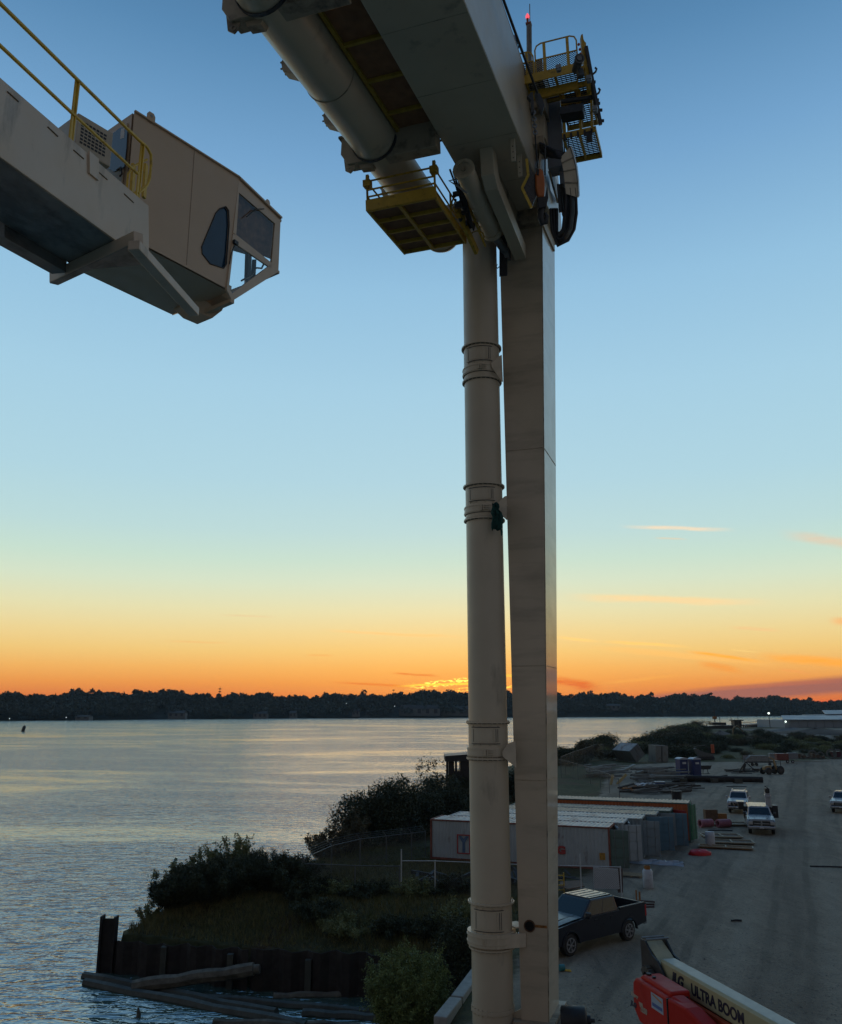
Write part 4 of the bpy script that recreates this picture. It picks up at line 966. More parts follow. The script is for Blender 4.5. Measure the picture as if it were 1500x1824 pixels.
grav = n.mix(n.math('MULTIPLY', lane, .42), grav, (.13, .105, .08, 1))
for c_ in (-5.6, -3.9, 3.6, 5.3, 7.4, 9.1, -9.5, -7.9, -.8, .9):
    tr = n.rng(n.math('ABSOLUTE', n.math('SUBTRACT', road, c_)), .10, .28, 1.0, 0.0, smooth=True)
    grav = n.mix(n.math('MULTIPLY', n.math('MULTIPLY', tr, brk), .5), grav, (.105, .09, .07, 1))
gr = n.mix(n.rng(n.noise(oc, 1.4, 6, .7), .35, .65), (.035, .042, .018, 1), (.085, .085, .035, 1))
gr = n.mix(n.rng(n.noise(oc, .22, 4), .52, .64), gr, (.075, .052, .028, 1))
cc = n.mix(gv, gr, grav); n.l.new(cc, b.inputs['Base Color']); b.inputs['Roughness'].default_value = .9; b.inputs['Specular IOR Level'].default_value = .25
bn = n.new('ShaderNodeBump'); bn.inputs['Strength'].default_value = .9; bn.inputs['Distance'].default_value = .08
n.l.new(n.math('ADD', n.math('MULTIPLY', mid, 2.5), n.math('ADD', n.math('MULTIPLY', sm_, .8), n.math('MULTIPLY', fn, .4))), bn.inputs['Height']); n.l.new(bn.outputs[0], b.inputs['Normal'])
ground = gm.build('ground', GM); tag(ground, 'grey compacted gravel yard and grassy river bank', 'ground', kind='structure')
ca = ground.data.attributes.new('cover', 'FLOAT', 'POINT'); ca.data.foreach_set('value', smooth(sdist(XX, YY, GRAVEL), -2.2, 2.2).ravel())

WAVE_K = .34; WAVE_B = .055
m = MB(); m.grid([[(x, y, -.06) for x in (-26, 0, 40, 120)] for y in (-160, -60, -14, 1.9)]); ap = m.build('bounce_apron', mat('bounce_apron_pale', (.46, .44, .39), .8, var=.12, vs=.3, bump=.2, bs=3)); tag(ap, 'unseen pale sheet added behind the viewpoint to bounce light up onto the crane', 'bounce sheet', kind='structure')  # pale sheet added out of view to bounce light onto the girder underside
WMt = bpy.data.materials.new('river_water'); WMt.use_nodes = True; n = NT(WMt.node_tree); b = n.n['Principled BSDF']
tcg = n.new('ShaderNodeTexCoord'); oc = tcg.outputs['Object']
b.inputs['Base Color'].default_value = (.07, .13, .108, 1); b.inputs['Roughness'].default_value = .10; b.inputs['IOR'].default_value = 4.2; b.inputs['Specular IOR Level'].default_value = .5
calm = n.rng(n.noise(n.mapping(oc, (.012, .030, 1), (0, 0, .25)), 1.0, 8, .68, 1.0), .45, .60, 1.15, .28)
sep2 = n.new('ShaderNodeSeparateXYZ'); n.l.new(oc, sep2.inputs[0])
EPS = .05
def waves(vec):   # wave height in metres at a point of the river
    def wv(sc, rot, scale, det, ro, di, amp, ridge=True):
        f = n.noise(n.mapping(vec, sc, (0, 0, math.radians(rot))), scale, det, ro, di)
        if ridge: f = n.math('SUBTRACT', 1.0, n.math('MULTIPLY', n.math('ABSOLUTE', n.math('SUBTRACT', f, .5)), 3.2))
        return n.math('MULTIPLY', f, amp)
    a = wv((1, 2.2, 1), 12, .42, 2, .5, .7, .34); b_ = wv((1, 2.1, 1), -20, 1.25, 2, .55, .7, .13); c = wv((1, 2.2, 1), 8, .14, 3, .5, .6, .45, False)
    return n.math('ADD', a, n.math('ADD', b_, c))
def shifted(v):
    vm = n.new('ShaderNodeVectorMath', operation='ADD'); n.l.new(oc, vm.inputs[0]); vm.inputs[1].default_value = v; return vm.outputs[0]
w0, wx_, wy_ = waves(oc), waves(shifted((EPS, 0, 0))), waves(shifted((0, EPS, 0)))
k = n.math('MULTIPLY', calm, -WAVE_K/EPS)
cmb = n.new('ShaderNodeCombineXYZ'); n.put(cmb.inputs[0], n.math('MULTIPLY', n.math('SUBTRACT', wx_, w0), k)); n.put(cmb.inputs[1], n.math('SUBTRACT', n.math('MULTIPLY', n.math('SUBTRACT', wy_, w0), k), n.math('MULTIPLY', calm, WAVE_B))); cmb.inputs[2].default_value = 1.0
vn = n.new('ShaderNodeVectorMath', operation='NORMALIZE'); n.l.new(cmb.outputs[0], vn.inputs[0]); n.l.new(vn.outputs[0], b.inputs['Normal'])
m = MB(); 
yw = [-40, 20, 60, 150, 400, 1000, 2500, 6000]; m.grid([[(x, y, WL) for x in (-5000, -1500, -300, -60, 0, 60, 300, 1500, 5000)] for y in yw])
water = m.build('river', WMt); tag(water, 'rippled grey-green river reflecting the sunrise', 'river', kind='structure')

# far bank under the woods
def farY(px): return float(np.interp(px, [-400, 0, 500, 1000, 1400, 2000], [840, 900, 1130, 1320, 1480, 1750]))
FG = mat('far_ground', (.02, .025, .02), .95)
m = MB(); rows = [[], [], [], [], []]
for px in range(-500, 2101, 20):
    Y = farY(px); u_ = (px-750)/1500*1.06
    for k, (a, zz) in enumerate(((0, WL-.3), (8, WL+1.0), (60, WL+4), (220, 7), (900, 9))): rows[k].append((u_*(Y+a), Y+a, zz))
m.grid(rows, True); fb = m.build('far_bank', FG); tag(fb, 'low dark far bank of the river', 'river bank', kind='structure')

# ============================================================ vegetation
def leafmat(name, c1, c2, tr=.25):
    mt = bpy.data.materials.new(name); mt.use_nodes = True; n = NT(mt.node_tree); b = n.n['Principled BSDF']
    t = n.new('ShaderNodeTexCoord'); f = n.noise(t.outputs['Object'], 2.2, 4, .7)
    n.l.new(n.mix(n.rng(f, .35, .65), c1+(1,), c2+(1,)), b.inputs['Base Color']); b.inputs['Roughness'].default_value = .7; b.inputs['Specular IOR Level'].default_value = .3
    return mt
L_GREEN = leafmat('bush_leaves', (.09, .11, .045), (.24, .25, .10)); L_DARK = leafmat('dark_leaves', (.022, .034, .018), (.06, .07, .032))
L_DRY = leafmat('dry_leaves', (.05, .045, .025), (.12, .10, .05)); BARK = mat('bark', (.035, .03, .025), .9, var=.3, vs=8)
def leaf_arrays(centres, spread, per, size, rs, flat=.5):
    n_ = len(centres)*per; c = np.repeat(np.array(centres), per, axis=0)+rs.normal(size=(n_, 3))*spread
    a = rs.normal(size=(n_, 3)); a[:, 2] = a[:, 2]*.8+.25; a /= np.linalg.norm(a, axis=1)[:, None]
    bq = rs.normal(size=(n_, 3)); bq -= a*(a*bq).sum(1)[:, None]; bq /= np.linalg.norm(bq, axis=1)[:, None]
    L = size*rs.uniform(.6, 1.5, n_)[:, None]; Wd = L*.36
    v = np.stack([c-a*L*.5, c+bq*Wd*.5, c+a*L*.5, c-bq*Wd*.5], 1).reshape(-1, 3)
    f = np.arange(n_*4).reshape(-1, 4); return v, f
def fastmesh(name, v, f, mt):
    me = bpy.data.meshes.new(name); me.vertices.add(len(v)); me.vertices.foreach_set('co', v.astype(np.float32).ravel())
    k = f.shape[1]; me.loops.add(f.size); me.loops.foreach_set('vertex_index', f.astype(np.int32).ravel())
    me.polygons.add(len(f)); me.polygons.foreach_set('loop_start', np.arange(0, f.size, k, dtype=np.int32)); me.polygons.foreach_set('loop_total', np.full(len(f), k, dtype=np.int32))
    me.materials.append(mt); me.update(calc_edges=True); me.validate(); return me
def bush(name, label, cat, loc, R, H, seed, leafm, tips=420, per=26, size=.11, spread=.16, stems=8, group=None, lobes=5, bare=0.0, low=.02):
    rs = np.random.RandomState(seed); t = thing(name, label, cat, loc, group=group)
    lob = []
    for i in range(lobes):
        a = rs.uniform(0, 6.28); q = rs.uniform(.15, .62); lob.append((math.cos(a)*R*q, math.sin(a)*R*q, H*rs.uniform(.40, .76), R*rs.uniform(.38, .6), H*rs.uniform(.22, .34)))
    lob.append((0, 0, H*.36, R*.86, H*.37)); lob.append((0, 0, H*.26, R*.95, H*.27))
    tipsP = []
    while len(tipsP) < tips:
        l = lob[rs.randint(len(lob))]; d = rs.normal(size=3); d /= np.linalg.norm(d); q = rs.uniform(.5, 1.0)+.25*rs.rand()**3
        p = np.array([l[0]+d[0]*l[3]*q, l[1]+d[1]*l[3]*q, l[2]+d[2]*l[4]*q])
        if p[2] > H*low: tipsP.append(p)
    tipsP = np.array(tipsP)
    lv = tipsP[:int(len(tipsP)*(1-bare))]
    v, f = leaf_arrays(lv, spread, per, size, rs)
    cr = bpy.data.objects.new('crown', fastmesh('crown', v, f, leafm)); COL.objects.link(cr); cr.parent = t
    m = MB(); st = []
    for i in range(stems):
        a = rs.uniform(0, 6.28); b0 = np.array([math.cos(a), math.sin(a), 0])*R*rs.uniform(0, .25); top_ = tipsP[rs.randint(len(tipsP))]*np.array([.7, .7, .8])
        mid_ = (b0+top_)/2+rs.normal(size=3)*R*.06; m.tube([b0, mid_, top_], [.03*H/3, .022*H/3, .012*H/3], 5); st.append((b0, mid_, top_))
    for p in tipsP[::3 if bare < .3 else 1]:
        s_ = st[rs.randint(len(st))]; q = rs.uniform(.35, 1); base = s_[1]*(1-q)+s_[2]*q
        if np.linalg.norm(p-base) < R*.8: m.tube([base, (base+p)/2+rs.normal(size=3)*.03*R, p], [.016*H/3, .011*H/3, .005*H/3], 3, False)
    m.build('trunk', BARK, t); return t
def shoots(name, label, cat, loc, R, H, seed, leafm, stems=26, subs=16, per=7, size=.11, spread=.07, group=None, lean=.35):
    # a shrub of many rising stems, each with leafy side shoots
    rs = np.random.RandomState(seed); t = thing(name, label, cat, loc, group=group); cen = []; m = MB()
    for i in range(stems):
        a = rs.uniform(0, 6.28); rho = math.sqrt(rs.uniform(0, 1)); e = np.array([R*rho*math.cos(a), R*rho*math.sin(a), H*(1-lean*rho**2)*rs.uniform(.72, 1.0)])
        b0 = np.array([e[0]*.22, e[1]*.22, 0])+rs.normal(size=3)*[.06*R, .06*R, 0]; c1_ = np.array([e[0]*.55, e[1]*.55, e[2]*.5])+rs.normal(size=3)*.05*R
        P = [b0*(1-q)**2+2*c1_*q*(1-q)+e*q*q for q in np.linspace(0, 1, 7)]; m.tube(P, [.028*H/4*(1-.8*k/6) for k in range(7)], 4, False)
        for j in range(subs):
            q = rs.uniform(.18, 1.0); p = b0*(1-q)**2+2*c1_*q*(1-q)+e*q*q; d = np.array([math.cos(a)*.4, math.sin(a)*.4, 1.0])+rs.normal(size=3)*.65; d /= np.linalg.norm(d); L_ = H*rs.uniform(.07, .17)
            if j % 2 == 0: m.tube([p, p+d*L_], [.006*H/4, .002], 3, False)
            for k in range(5): cen.append(p+d*L_*(.25+.8*k/4))
    v, f = leaf_arrays(cen, spread, per, size, rs)
    cr = bpy.data.objects.new('crown', fastmesh('crown', v, f, leafm)); COL.objects.link(cr); cr.parent = t; m.build('trunk', BARK, t); return t
def at_ground(px, py, Z=0.0):
    p = WZ(px, py, Z); return (float(p[0]), float(p[1]), hz(p[0], p[1])-.05)
def atY(px, Y): x = (px-750)/1500*(Y*CT+(hz(0, 0)*0-CAMH)*ST*1.0); x = (px-750)/1500.0*(Y*CT-CAMH*ST); return (x, Y, hz(x, Y)-.05)
def HT(px, Y, ytop): return float(WY(px, ytop, Y)[2])-atY(px, Y)[2]
shoots('bank_bush', 'tallest ragged green bush on the bank just behind the steel wall', 'bush', atY(418, 54), 1.9, HT(418, 54, 1486), 1, L_GREEN, 26, 13, 5, .15, .06)
shoots('bank_bush', 'leafy bush left of the tallest bush on the bank', 'bush', atY(372, 53.5), 1.6, HT(372, 53.5, 1504), 31, L_GREEN, 20, 13, 5, .15, .06)
shoots('bank_bush', 'spreading bush leaning left over the river from the bank', 'bush', atY(318, 52.5), 1.6, HT(318, 52.5, 1530), 2, L_GREEN, 20, 11, 5, .15, .06)
shoots('bank_bush', 'bush right of the tallest bush, dropping towards the fence corner', 'bush', atY(470, 55.5), 1.7, HT(470, 55.5, 1522), 3, L_GREEN, 22, 12, 5, .15, .06)
shoots('bank_bush', 'dark bush on the slope just above the left end of the steel wall', 'bush', atY(310, 49.6), 1.7, 1.4, 53, L_DARK, 60, 15, 6, .13, .09)
shoots('small_shrub', 'small isolated shrub at the tip of the bank by the water', 'bush', atY(270, 51), .75, HT(270, 51, 1600), 4, L_GREEN, 10, 9, 5, .13, .06)
shoots('bank_bush', 'low grassy shrub between the bushes and the dark fence corner post', 'bush', atY(512, 57), 1.6, HT(512, 57, 1556), 5, L_DARK, 40, 16, 7, .12, .1)
shoots('bank_bush', 'low dark growth in front of the tallest bush above the wall', 'bush', atY(385, 49.6), 2.8, 2.1, 51, L_DARK, 95, 16, 7, .12, .1)
shoots('bank_bush', 'dark undergrowth below the right end of the bank bushes', 'bush', atY(490, 51.0), 2.8, 2.1, 52, L_DARK, 90, 16, 7, .12, .1)
shoots('foreground_shrub', 'dense fine-leaved green shrub at the bottom beside the thick pipe', 'bush', (-.38, 34.2, -2.6), 1.55, float(WY(735, 1684, 34.2)[2])+2.6, 6, leafmat('fresh_green_leaves', (.09, .12, .04), (.22, .27, .09)), 120, 26, 9, .085, .05, lean=.28)
bush('foreground_shrub', 'darker shrub half hidden behind the pipe at the water edge', 'bush', (1.3, 38.6, -1.2), 1.5, 2.6, 61, L_DARK, 330, 26, .11, .15, 7)
for i, (px, Y, r_, h_) in enumerate(((560, 50.5, 1.5, 1.0), (606, 50.2, 1.3, .8), (640, 49.0, 1.2, .7), (668, 50.2, 1.5, .9), (735, 50.0, 1.7, .9), (800, 50.0, 1.7, 1.1), (560, 46.5, 1.6, 1.0), (625, 45.0, 1.7, .9), (700, 44.6, 1.5, .9), (770, 44.2, 1.6, 1.1), (820, 44.5, 1.6, 1.4), (530, 48.5, 1.5, 1.2))):
    shoots('weed_clump', ('weed clump under the fence corner at the far left', 'weed clump below the first fence post right of the corner', 'small weed clump in mid grass before the low fence', 'weed clump at the joint of low and railed fences', 'weed clump under the railed fence before the scrap', 'weed clump beside the pipe under the railed fence', 'leftmost weed clump hanging over the steel wall', 'second weed clump from the left over the steel wall', 'weed clump over the wall above the middle floating beams', 'weed clump over the wall left of the green shrub', 'weed clump over the wall against the thick pipe', 'weed clump at the foot of the bank bushes')[i], 'weeds', atY(px, Y), r_, h_, 200+i, (L_DARK, L_GREEN)[i % 3 == 1], 26, 9, 5, .12, .08, lean=.5, group='weed clumps on the near bank')
specs = [(px, Y, r_, HT(px, Y, yt), sd_, lm, ba) for px, Y, r_, yt, sd_, lm, ba in ((574, 62, 1.6, 1480, 7, L_DRY, .1), (618, 64, 1.9, 1440, 8, L_DRY, .15), (655, 67, 2.5, 1416, 9, L_DARK, .0), (706, 70, 3.3, 1374, 10, L_DARK, .0), (750, 74, 3.0, 1404, 11, L_DARK, 0), (796, 78, 3.4, 1380, 12, L_DARK, 0), (770, 84, 2.6, 1350, 13, L_DRY, .75), (850, 96, 3.6, 1380, 14, L_DARK, 0), (910, 100, 4.0, 1372, 15, L_DARK, 0), (1003, 160, 4.0, 1330, 16, L_DARK, 0), (1045, 172, 4, 1316, 17, L_DRY, .7), (1020, 165, 3.5, 1342, 18, L_DARK, .1))]
labs = ['thin wispy shrub furthest left of the row behind the chain-link fence', 'airy dry shrub second from the left behind the chain-link fence', 'dark bush between the airy shrubs and the round dark tree', 'round black-green tree behind the left end of the containers', 'dark tree left of the dark hut roof', 'tall dark tree beside the dark hut by the river', 'bare twiggy tree rising against the water behind the dark trees', 'dark tree hidden mostly behind the thick vertical pipe', 'dark tree seen in the gap between pipe and leg', 'spiky dark bush just right of the crane leg by the water', 'bare twiggy tree right of the crane leg against the water', 'low dark bush at the foot of the bare twiggy tree']
for (px, Y, R_, H_, sd_, lm, ba), lb in zip(specs, labs):
    if lm is L_DRY and ba < .5: shoots('bank_bush', lb, 'bush', atY(px, Y), R_, H_, sd_, lm, 22, 13, 4, .16, .09); continue
    bush('bank_tree' if 'tree' in lb else 'bank_bush', lb, 'tree' if 'tree' in lb else 'bush', atY(px, Y), R_, H_, sd_, lm, int(330+60*R_), 24, .16+.002*Y*.4, .24, 8, bare=ba)
# thicket on the spit beyond the yard
proto = []
for i in range(5): proto.append((800+i, [L_DARK, L_GREEN, L_DARK, L_DRY, L_DARK][i]))
TH_ = []
rs = np.random.RandomState(21)
places = ['beside the tilted container', 'on the far spit', 'behind the portable toilets', 'behind the parked tractor', 'along the far edge of the yard']
prs = []
kinds = [('round dark-leaved', 0), ('mid green spreading', 0), ('low dark', 0), ('dry brownish', .3), ('tall dark', 0)]
for i, (sd_, lm) in enumerate(proto):
    prs.append(bush('thicket_bush', '%s bush in the thicket beyond the yard' % kinds[i][0], 'bush', (60, 240, 0), 6.0, [6.5, 5.5, 4.5, 7, 9][i], sd_, lm, 260, 16, .55, .55, 6, group='bushes in the thicket beyond the yard', bare=kinds[i][1]))
cands = []
while len(cands) < 150:
    Y = rs.uniform(176, 430); px = rs.uniform(1040, 1560); x = (px-750)/1500*(Y*.974)
    d = float(sdist(np.array([x]), np.array([Y]), SHORE)[0]); g_ = float(sdist(np.array([x]), np.array([Y]), GRAVEL)[0])
    if d < 3 or g_ > -5: continue
    if px > 1250 and Y > 330: continue
    if px > 1350 and Y > 300: continue
    if d > 90 and rs.rand() < .35: continue
    cands.append((x, Y))
for i, (x, Y) in enumerate(cands):
    k = rs.randint(5); loc = (x, Y, hz(x, Y)-.3)
    sc = rs.uniform(.5, 1.0)*(.75 if Y < 205 else 1.0)*(.55 if x/Y > .33 else .85); sc3 = (sc*1.15, sc*1.15, sc*rs.uniform(.6, .95))
    if i < 5: o = prs[i]; o.matrix_basis = Matrix.Translation(Vector(loc)) @ Matrix.Diagonal((*sc3, 1))
    else: dup(prs[k], loc, rs.uniform(0, 6.28), scale=sc3)
# big tree clump at right among the scrub
# ---- far woods across the river: one mass nobody could count
def silh(px): return float(np.interp(px, [-400, 0, 60, 160, 300, 400, 500, 640, 700, 780, 900, 1000, 1100, 1200, 1300, 1400, 1500, 1900], [1243, 1238, 1242, 1240, 1237, 1241, 1243, 1243, 1239, 1237, 1237, 1240, 1242, 1243, 1246, 1249, 1251, 1252]))
rs = np.random.RandomState(5); V = []; 
cen = []; sz = []
for i in range(5200):
    px = rs.uniform(-250, 1750); Y0 = farY(px); dpt = rs.uniform(4, 190)**1.0; Y = Y0+dpt
    topz = CAMH+(1262-silh(px)+rs.normal()*1.6+2.2*math.sin(px*.043)+1.8*math.sin(px*.117+1)+1.2*math.sin(px*.31))*Y/1500*1.03
    full = min(1.0, .40+dpt/150); H_ = (topz+3)*full*rs.uniform(.86, 1.03); R_ = rs.uniform(4, 8.5); x = (px-750)/1500*Y*1.03
    if rs.rand() < .10 and dpt > 100: H_ += rs.uniform(1.5, 4.5); R_ *= .7
    nn = 46; d = rs.normal(size=(nn, 3)); d /= np.linalg.norm(d, axis=1)[:, None]; d[:, 2] = np.abs(d[:, 2])*1.1-.25
    cen.append(np.array([x, Y, H_-R_*.9-2.0])+d*R_*rs.uniform(.75, 1.05, (nn, 1))); 
cen = np.concatenate(cen); n_ = len(cen)
a = rs.normal(size=(n_, 3)); a /= np.linalg.norm(a, axis=1)[:, None]; bq = rs.normal(size=(n_, 3)); bq -= a*(a*bq).sum(1)[:, None]; bq /= np.linalg.norm(bq, axis=1)[:, None]
L = rs.uniform(1.2, 3.2, n_)[:, None]
v = np.stack([cen-a*L, cen+bq*L*.8, cen+a*L], 1).reshape(-1, 3)
fw = bpy.data.objects.new('far_woods', fastmesh('far_woods', v, np.arange(n_*3).reshape(-1, 3), leafmat('far_leaves', (.04, .065, .062), (.07, .085, .075)))); COL.objects.link(fw)
tag(fw, 'dark continuous woods along the far bank of the river', 'woods', kind='stuff')
# dark hill mass that fills the wood's depth
m = MB(); rows = [[], [], []]
for px in range(-300, 1801, 6):
    Y = farY(px); u_ = (px-750)/1500*1.03; tz_ = CAMH+(1262-silh(px)-3.5+.8*math.sin(px*.21)+.6*math.sin(px*.53))*(Y+120)/1500*1.03
    rows[0].append((u_*(Y+18), Y+18, WL)); rows[1].append((u_*(Y+60), Y+60, tz_*.42)); rows[2].append((u_*(Y+130), Y+130, tz_-2))
m.grid(rows, True); o = m.build('wood_interior', mat('wood_shade', (.04, .062, .06), .95, var=.4, vs=.08)); tag(o, 'dense dark understorey within the far woods', 'woods', kind='stuff')

# grass and weeds on the near bank
rs = np.random.RandomState(9); N = 60000
X = rs.uniform(-17, 6, N*3); Y = rs.uniform(41.5, 66, N*3)
d = sdist(X, Y, SHORE); g_ = sdist(X, Y, GRAVEL); ok = (d > .5) & (g_ < -.2); X, Y = X[ok][:N], Y[ok][:N]; Z = height(X, Y)
dn = vnoise(X, Y, 3.0); hgt = np.clip(rs.uniform(.10, .34, len(X))*(1+.7*dn)*(1.15-.35*smooth(Y, 46, 52)), .06, .8)
an = rs.uniform(0, 6.28, len(X)); wv_ = .02; le = rs.normal(size=(len(X), 2))*.12
P0 = np.stack([X-np.cos(an)*wv_, Y-np.sin(an)*wv_, Z-.03], 1); P1 = np.stack([X+np.cos(an)*wv_, Y+np.sin(an)*wv_, Z-.03], 1); P2 = np.stack([X+le[:, 0], Y+le[:, 1], Z+hgt], 1)
v = np.stack([P0, P1, P2], 1).reshape(-1, 3)
gs = bpy.data.objects.new('bank_grass', fastmesh('bank_grass', v, np.arange(len(v)).reshape(-1, 3), leafmat('grass_blades', (.075, .09, .03), (.20, .17, .065)))); COL.objects.link(gs)
tag(gs, 'rough green and brown grass on the near bank', 'grass', kind='stuff')
# stones and crumbs of gravel on the yard
rs = np.random.RandomState(12); m = MB(); cnt = 0; vs_ = []; fs_ = []
oct_v = np.array([(1, 0, 0), (0, 1, 0), (-1, 0, 0), (0, -1, 0), (0, 0, .7), (0, 0, -.7)]); oct_f = np.array([(0, 1, 4), (1, 2, 4), (2, 3, 4), (3, 0, 4), (1, 0, 5), (2, 1, 5), (3, 2, 5), (0, 3, 5)])
px = rs.uniform(960, 1520, 5000); py = rs.uniform(1400, 1830, 5000)
P = np.array([WZ(a_, b_, 0) for a_, b_ in zip(px, py)]); g_ = sdist(P[:, 0], P[:, 1], GRAVEL); P = P[g_ > .5]; hh_ = height(P[:, 0], P[:, 1])
S = rs.uniform(.012, .05, len(P))*np.where(rs.rand(len(P)) < .02, 1.8, 1)*.6; jit = rs.uniform(.6, 1.4, (len(P), 6, 1))
v = oct_v[None]*jit*S[:, None, None]+np.stack([P[:, 0], P[:, 1], hh_+S*.2], 1)[:, None]; f = oct_f[None]+np.arange(len(P))[:, None, None]*6
st_ = bpy.data.objects.new('loose_stones', fastmesh('loose_stones', v.reshape(-1, 3), f.reshape(-1, 3), mat('stone', (.2, .195, .18), .85, var=.4, vs=.9))); COL.objects.link(st_)
tag(st_, 'loose pebbles scattered over the gravel yard', 'pebbles', kind='stuff')
# ============================================================ quay, wall, timber
WOODG = mat('weathered_timber', (.13, .12, .095), .85, var=.35, vs=3, bump=.5, bs=12, dirt=(30, 34, 24), dirt_amt=.7, dirt_scale=(.8, .8, 2), dirt_thr=.5)
WOODD = mat('wet_timber', (.05, .055, .045), .6, var=.4, vs=2, bump=.5, bs=10)
SHEET = mat('rusty_sheet_steel', (.022, .018, .016), .8, var=.4, vs=2)
CONC = mat('pale_concrete', (.30, .30, .28), .85, var=.15, vs=4, bump=.3, bs=20)
sw = thing('sheet_pile_wall', 'dark corrugated steel wall holding the bank above the water', 'retaining wall', (-6.5, 43.3, -2.8))
m = MB()
def sheet(a, b, top0, top1):
    a = np.array([a[0], a[1]], float); b = np.array([b[0], b[1]], float); L = np.linalg.norm(b-a); t = (b-a)/L; nn_ = np.array([t[1], -t[0]]); n_ = int(L/.35); rows = [[], []]
    for i in range(n_+1):
        f = i/n_; o = (0, .22, .22, 0)[i % 4]; p = a+(b-a)*f+nn_*(o+.15); zt = top0+(top1-top0)*f+.05*math.sin(i*1.7)+.03*math.sin(i*.61)
        rows[0].append((p[0], p[1], -5.5)); rows[1].append((p[0], p[1], zt))
    m.grid(rows)
sheet(SHORE[6], SHORE[5], -1.35, -1.05); sheet(SHORE[5], SHORE[4], -1.05, -.85)
so = m.build('corrugated_sheet', SHEET, sw, True); sf = so.modifiers.new('thickness', 'SOLIDIFY'); sf.thickness = .04
m = MB()
for x in (-12.5, -9, -5.2, -2.0):
    f = (x+15.3)/(1.6+15.3); y = np.interp(x, [-15.3, -8, 1.6], [46.2, 43.6, 41.6]); m.beam((x, y-.42, -5), (x, y-.42, -1.3), .28, .28)
m.build('fender_pile', WOODD, sw, True)
pl_ = thing('steel_pile', 'rusty black steel pile standing upright in the water at the end of the wall', 'pile', (-15.9, 46.0, WL))
pt = WY(190, 1631, 46.0); m = MB(); q = PLN(190, 1700, np.array([0, 46.0, 0]), np.array([0, 1., 0]))
xs_ = q[0]; 
m.box((xs_-.40, xs_-.30), (45.8, 46.3), (-6, pt[2])); m.box((xs_+.28, xs_+.38), (45.8, 46.3), (-6, pt[2]-.04)); m.box((xs_-.30, xs_+.28), (46.0, 46.08), (-6, pt[2]-.14))
m.build('pile_shaft', SHEET, pl_, True)
def log(a, b, r, mt, label, name='timber_beam', square=True, za=WL+.05, zb=None):
    zb = za if zb is None else zb; p0, p1 = WZ(a[0], a[1], za), WZ(b[0], b[1], zb); t = thing(name, label, 'timber', (p0+p1)/2)
    m = MB(); P = [p0+(p1-p0)*k/8+np.array([0, 0, .03*math.sin(k*1.9+a[0])]) for k in range(9)]; m.tube(P, [r*(1+.06*math.sin(k*2.3+a[1])) for k in range(9)], 8 if square else 14, True, not square); m.build('beam', mt, t, True); return t, p0, p1
t_, p0, p1 = log((238, 1757), (452, 1727), .30, WOODG, 'pale heavy timber resting against the wall above the other floating beams', za=WL+.25, zb=-1.75)
m = MB(); ax = nrm(p1-p0); m.cyl(p1-ax*.02, p1+ax*.28, .22, .20, 8); m.build('broken_end', WOODG, t_, True)
log((150, 1738), (492, 1806), .22, WOODD, 'long wet beam floating furthest out from the wall')
log((152, 1752), (545, 1828), .24, WOODD, 'long dark beam floating just in front of the outermost one')
log((362, 1777), (680, 1806), .20, WOODD, 'dark beam floating in the middle close to the wall')
log((487, 1775), (675, 1771), .17, WOODG, 'short pale beam lying under the wall beside the green shrub')
log((380, 1822), (640, 1829), .18, WOODG, 'beam cut by the lower picture edge in the slip')
log((540, 1806), (690, 1815), .22, WOODD, 'thick sunken beam between the floating ones and the green shrub')
t = thing('snag', 'broken stump of a small pile poking out of the water', 'stump', WZ(245, 1812, WL)); m = MB(); p = WZ(245, 1812, WL); m.tube([p+[0, 0, -.5], p+[.05, 0, .1], p+[.0, 0, .38]], [.12, .1, .03], 7); m.build('stump', WOODD, t, True)
t = thing('rubble_slab', 'jagged rusty slab jutting out at the tip of the bank', 'rubble', (-15, 48.5, -1)); m = MB()
for k in range(9):
    px = 218+k*8; p = WY(px, 1672-4*math.sin(k*.9), 49.0); m.fbox((p, nrm([1, .2, rnd.uniform(-.2, .2)]), nrm([-.2, 1, 0]), nrm([0, .1, 1])), (0, .5+rnd.random()*.3), (0, .7), (-.35-rnd.random()*.4, rnd.random()*.15))
m.build('slab', mat('rusty_concrete', (.09, .06, .045), .9, var=.5, vs=3, bump=.6, bs=6), t, True, bevel=.04)
t = thing('kerb_slab', 'pale concrete edge slab beside the thick pipe at the bottom', 'concrete slab', WZ(812, 1785)); m = MB()
for (a, b) in (((784, 1826), (812, 1790)), ((814, 1788), (850, 1738))):
    p0, p1 = WZ(*a, -.05), WZ(*b, -.05); m.beam(p0, p1, .45, .5)
m.build('slab', CONC, t, True, bevel=.04)
# buoy
t = thing('channel_buoy', 'small black can buoy tilting in the current far out on the river', 'buoy', WZ(41, 1303, WL)); m = MB(); p = WZ(40, 1303, WL); m.cyl(p+[0, 0, -.5], p+[.9, 0, 3.0], 1.0, .85, 12); m.build('float', BLK, t, True)
m = MB(); m.cyl(p+[.9, 0, 3.0], p+[1.0, 0, 3.5], .3, .2, 8); m.build('top_mark', BLK, t, True)

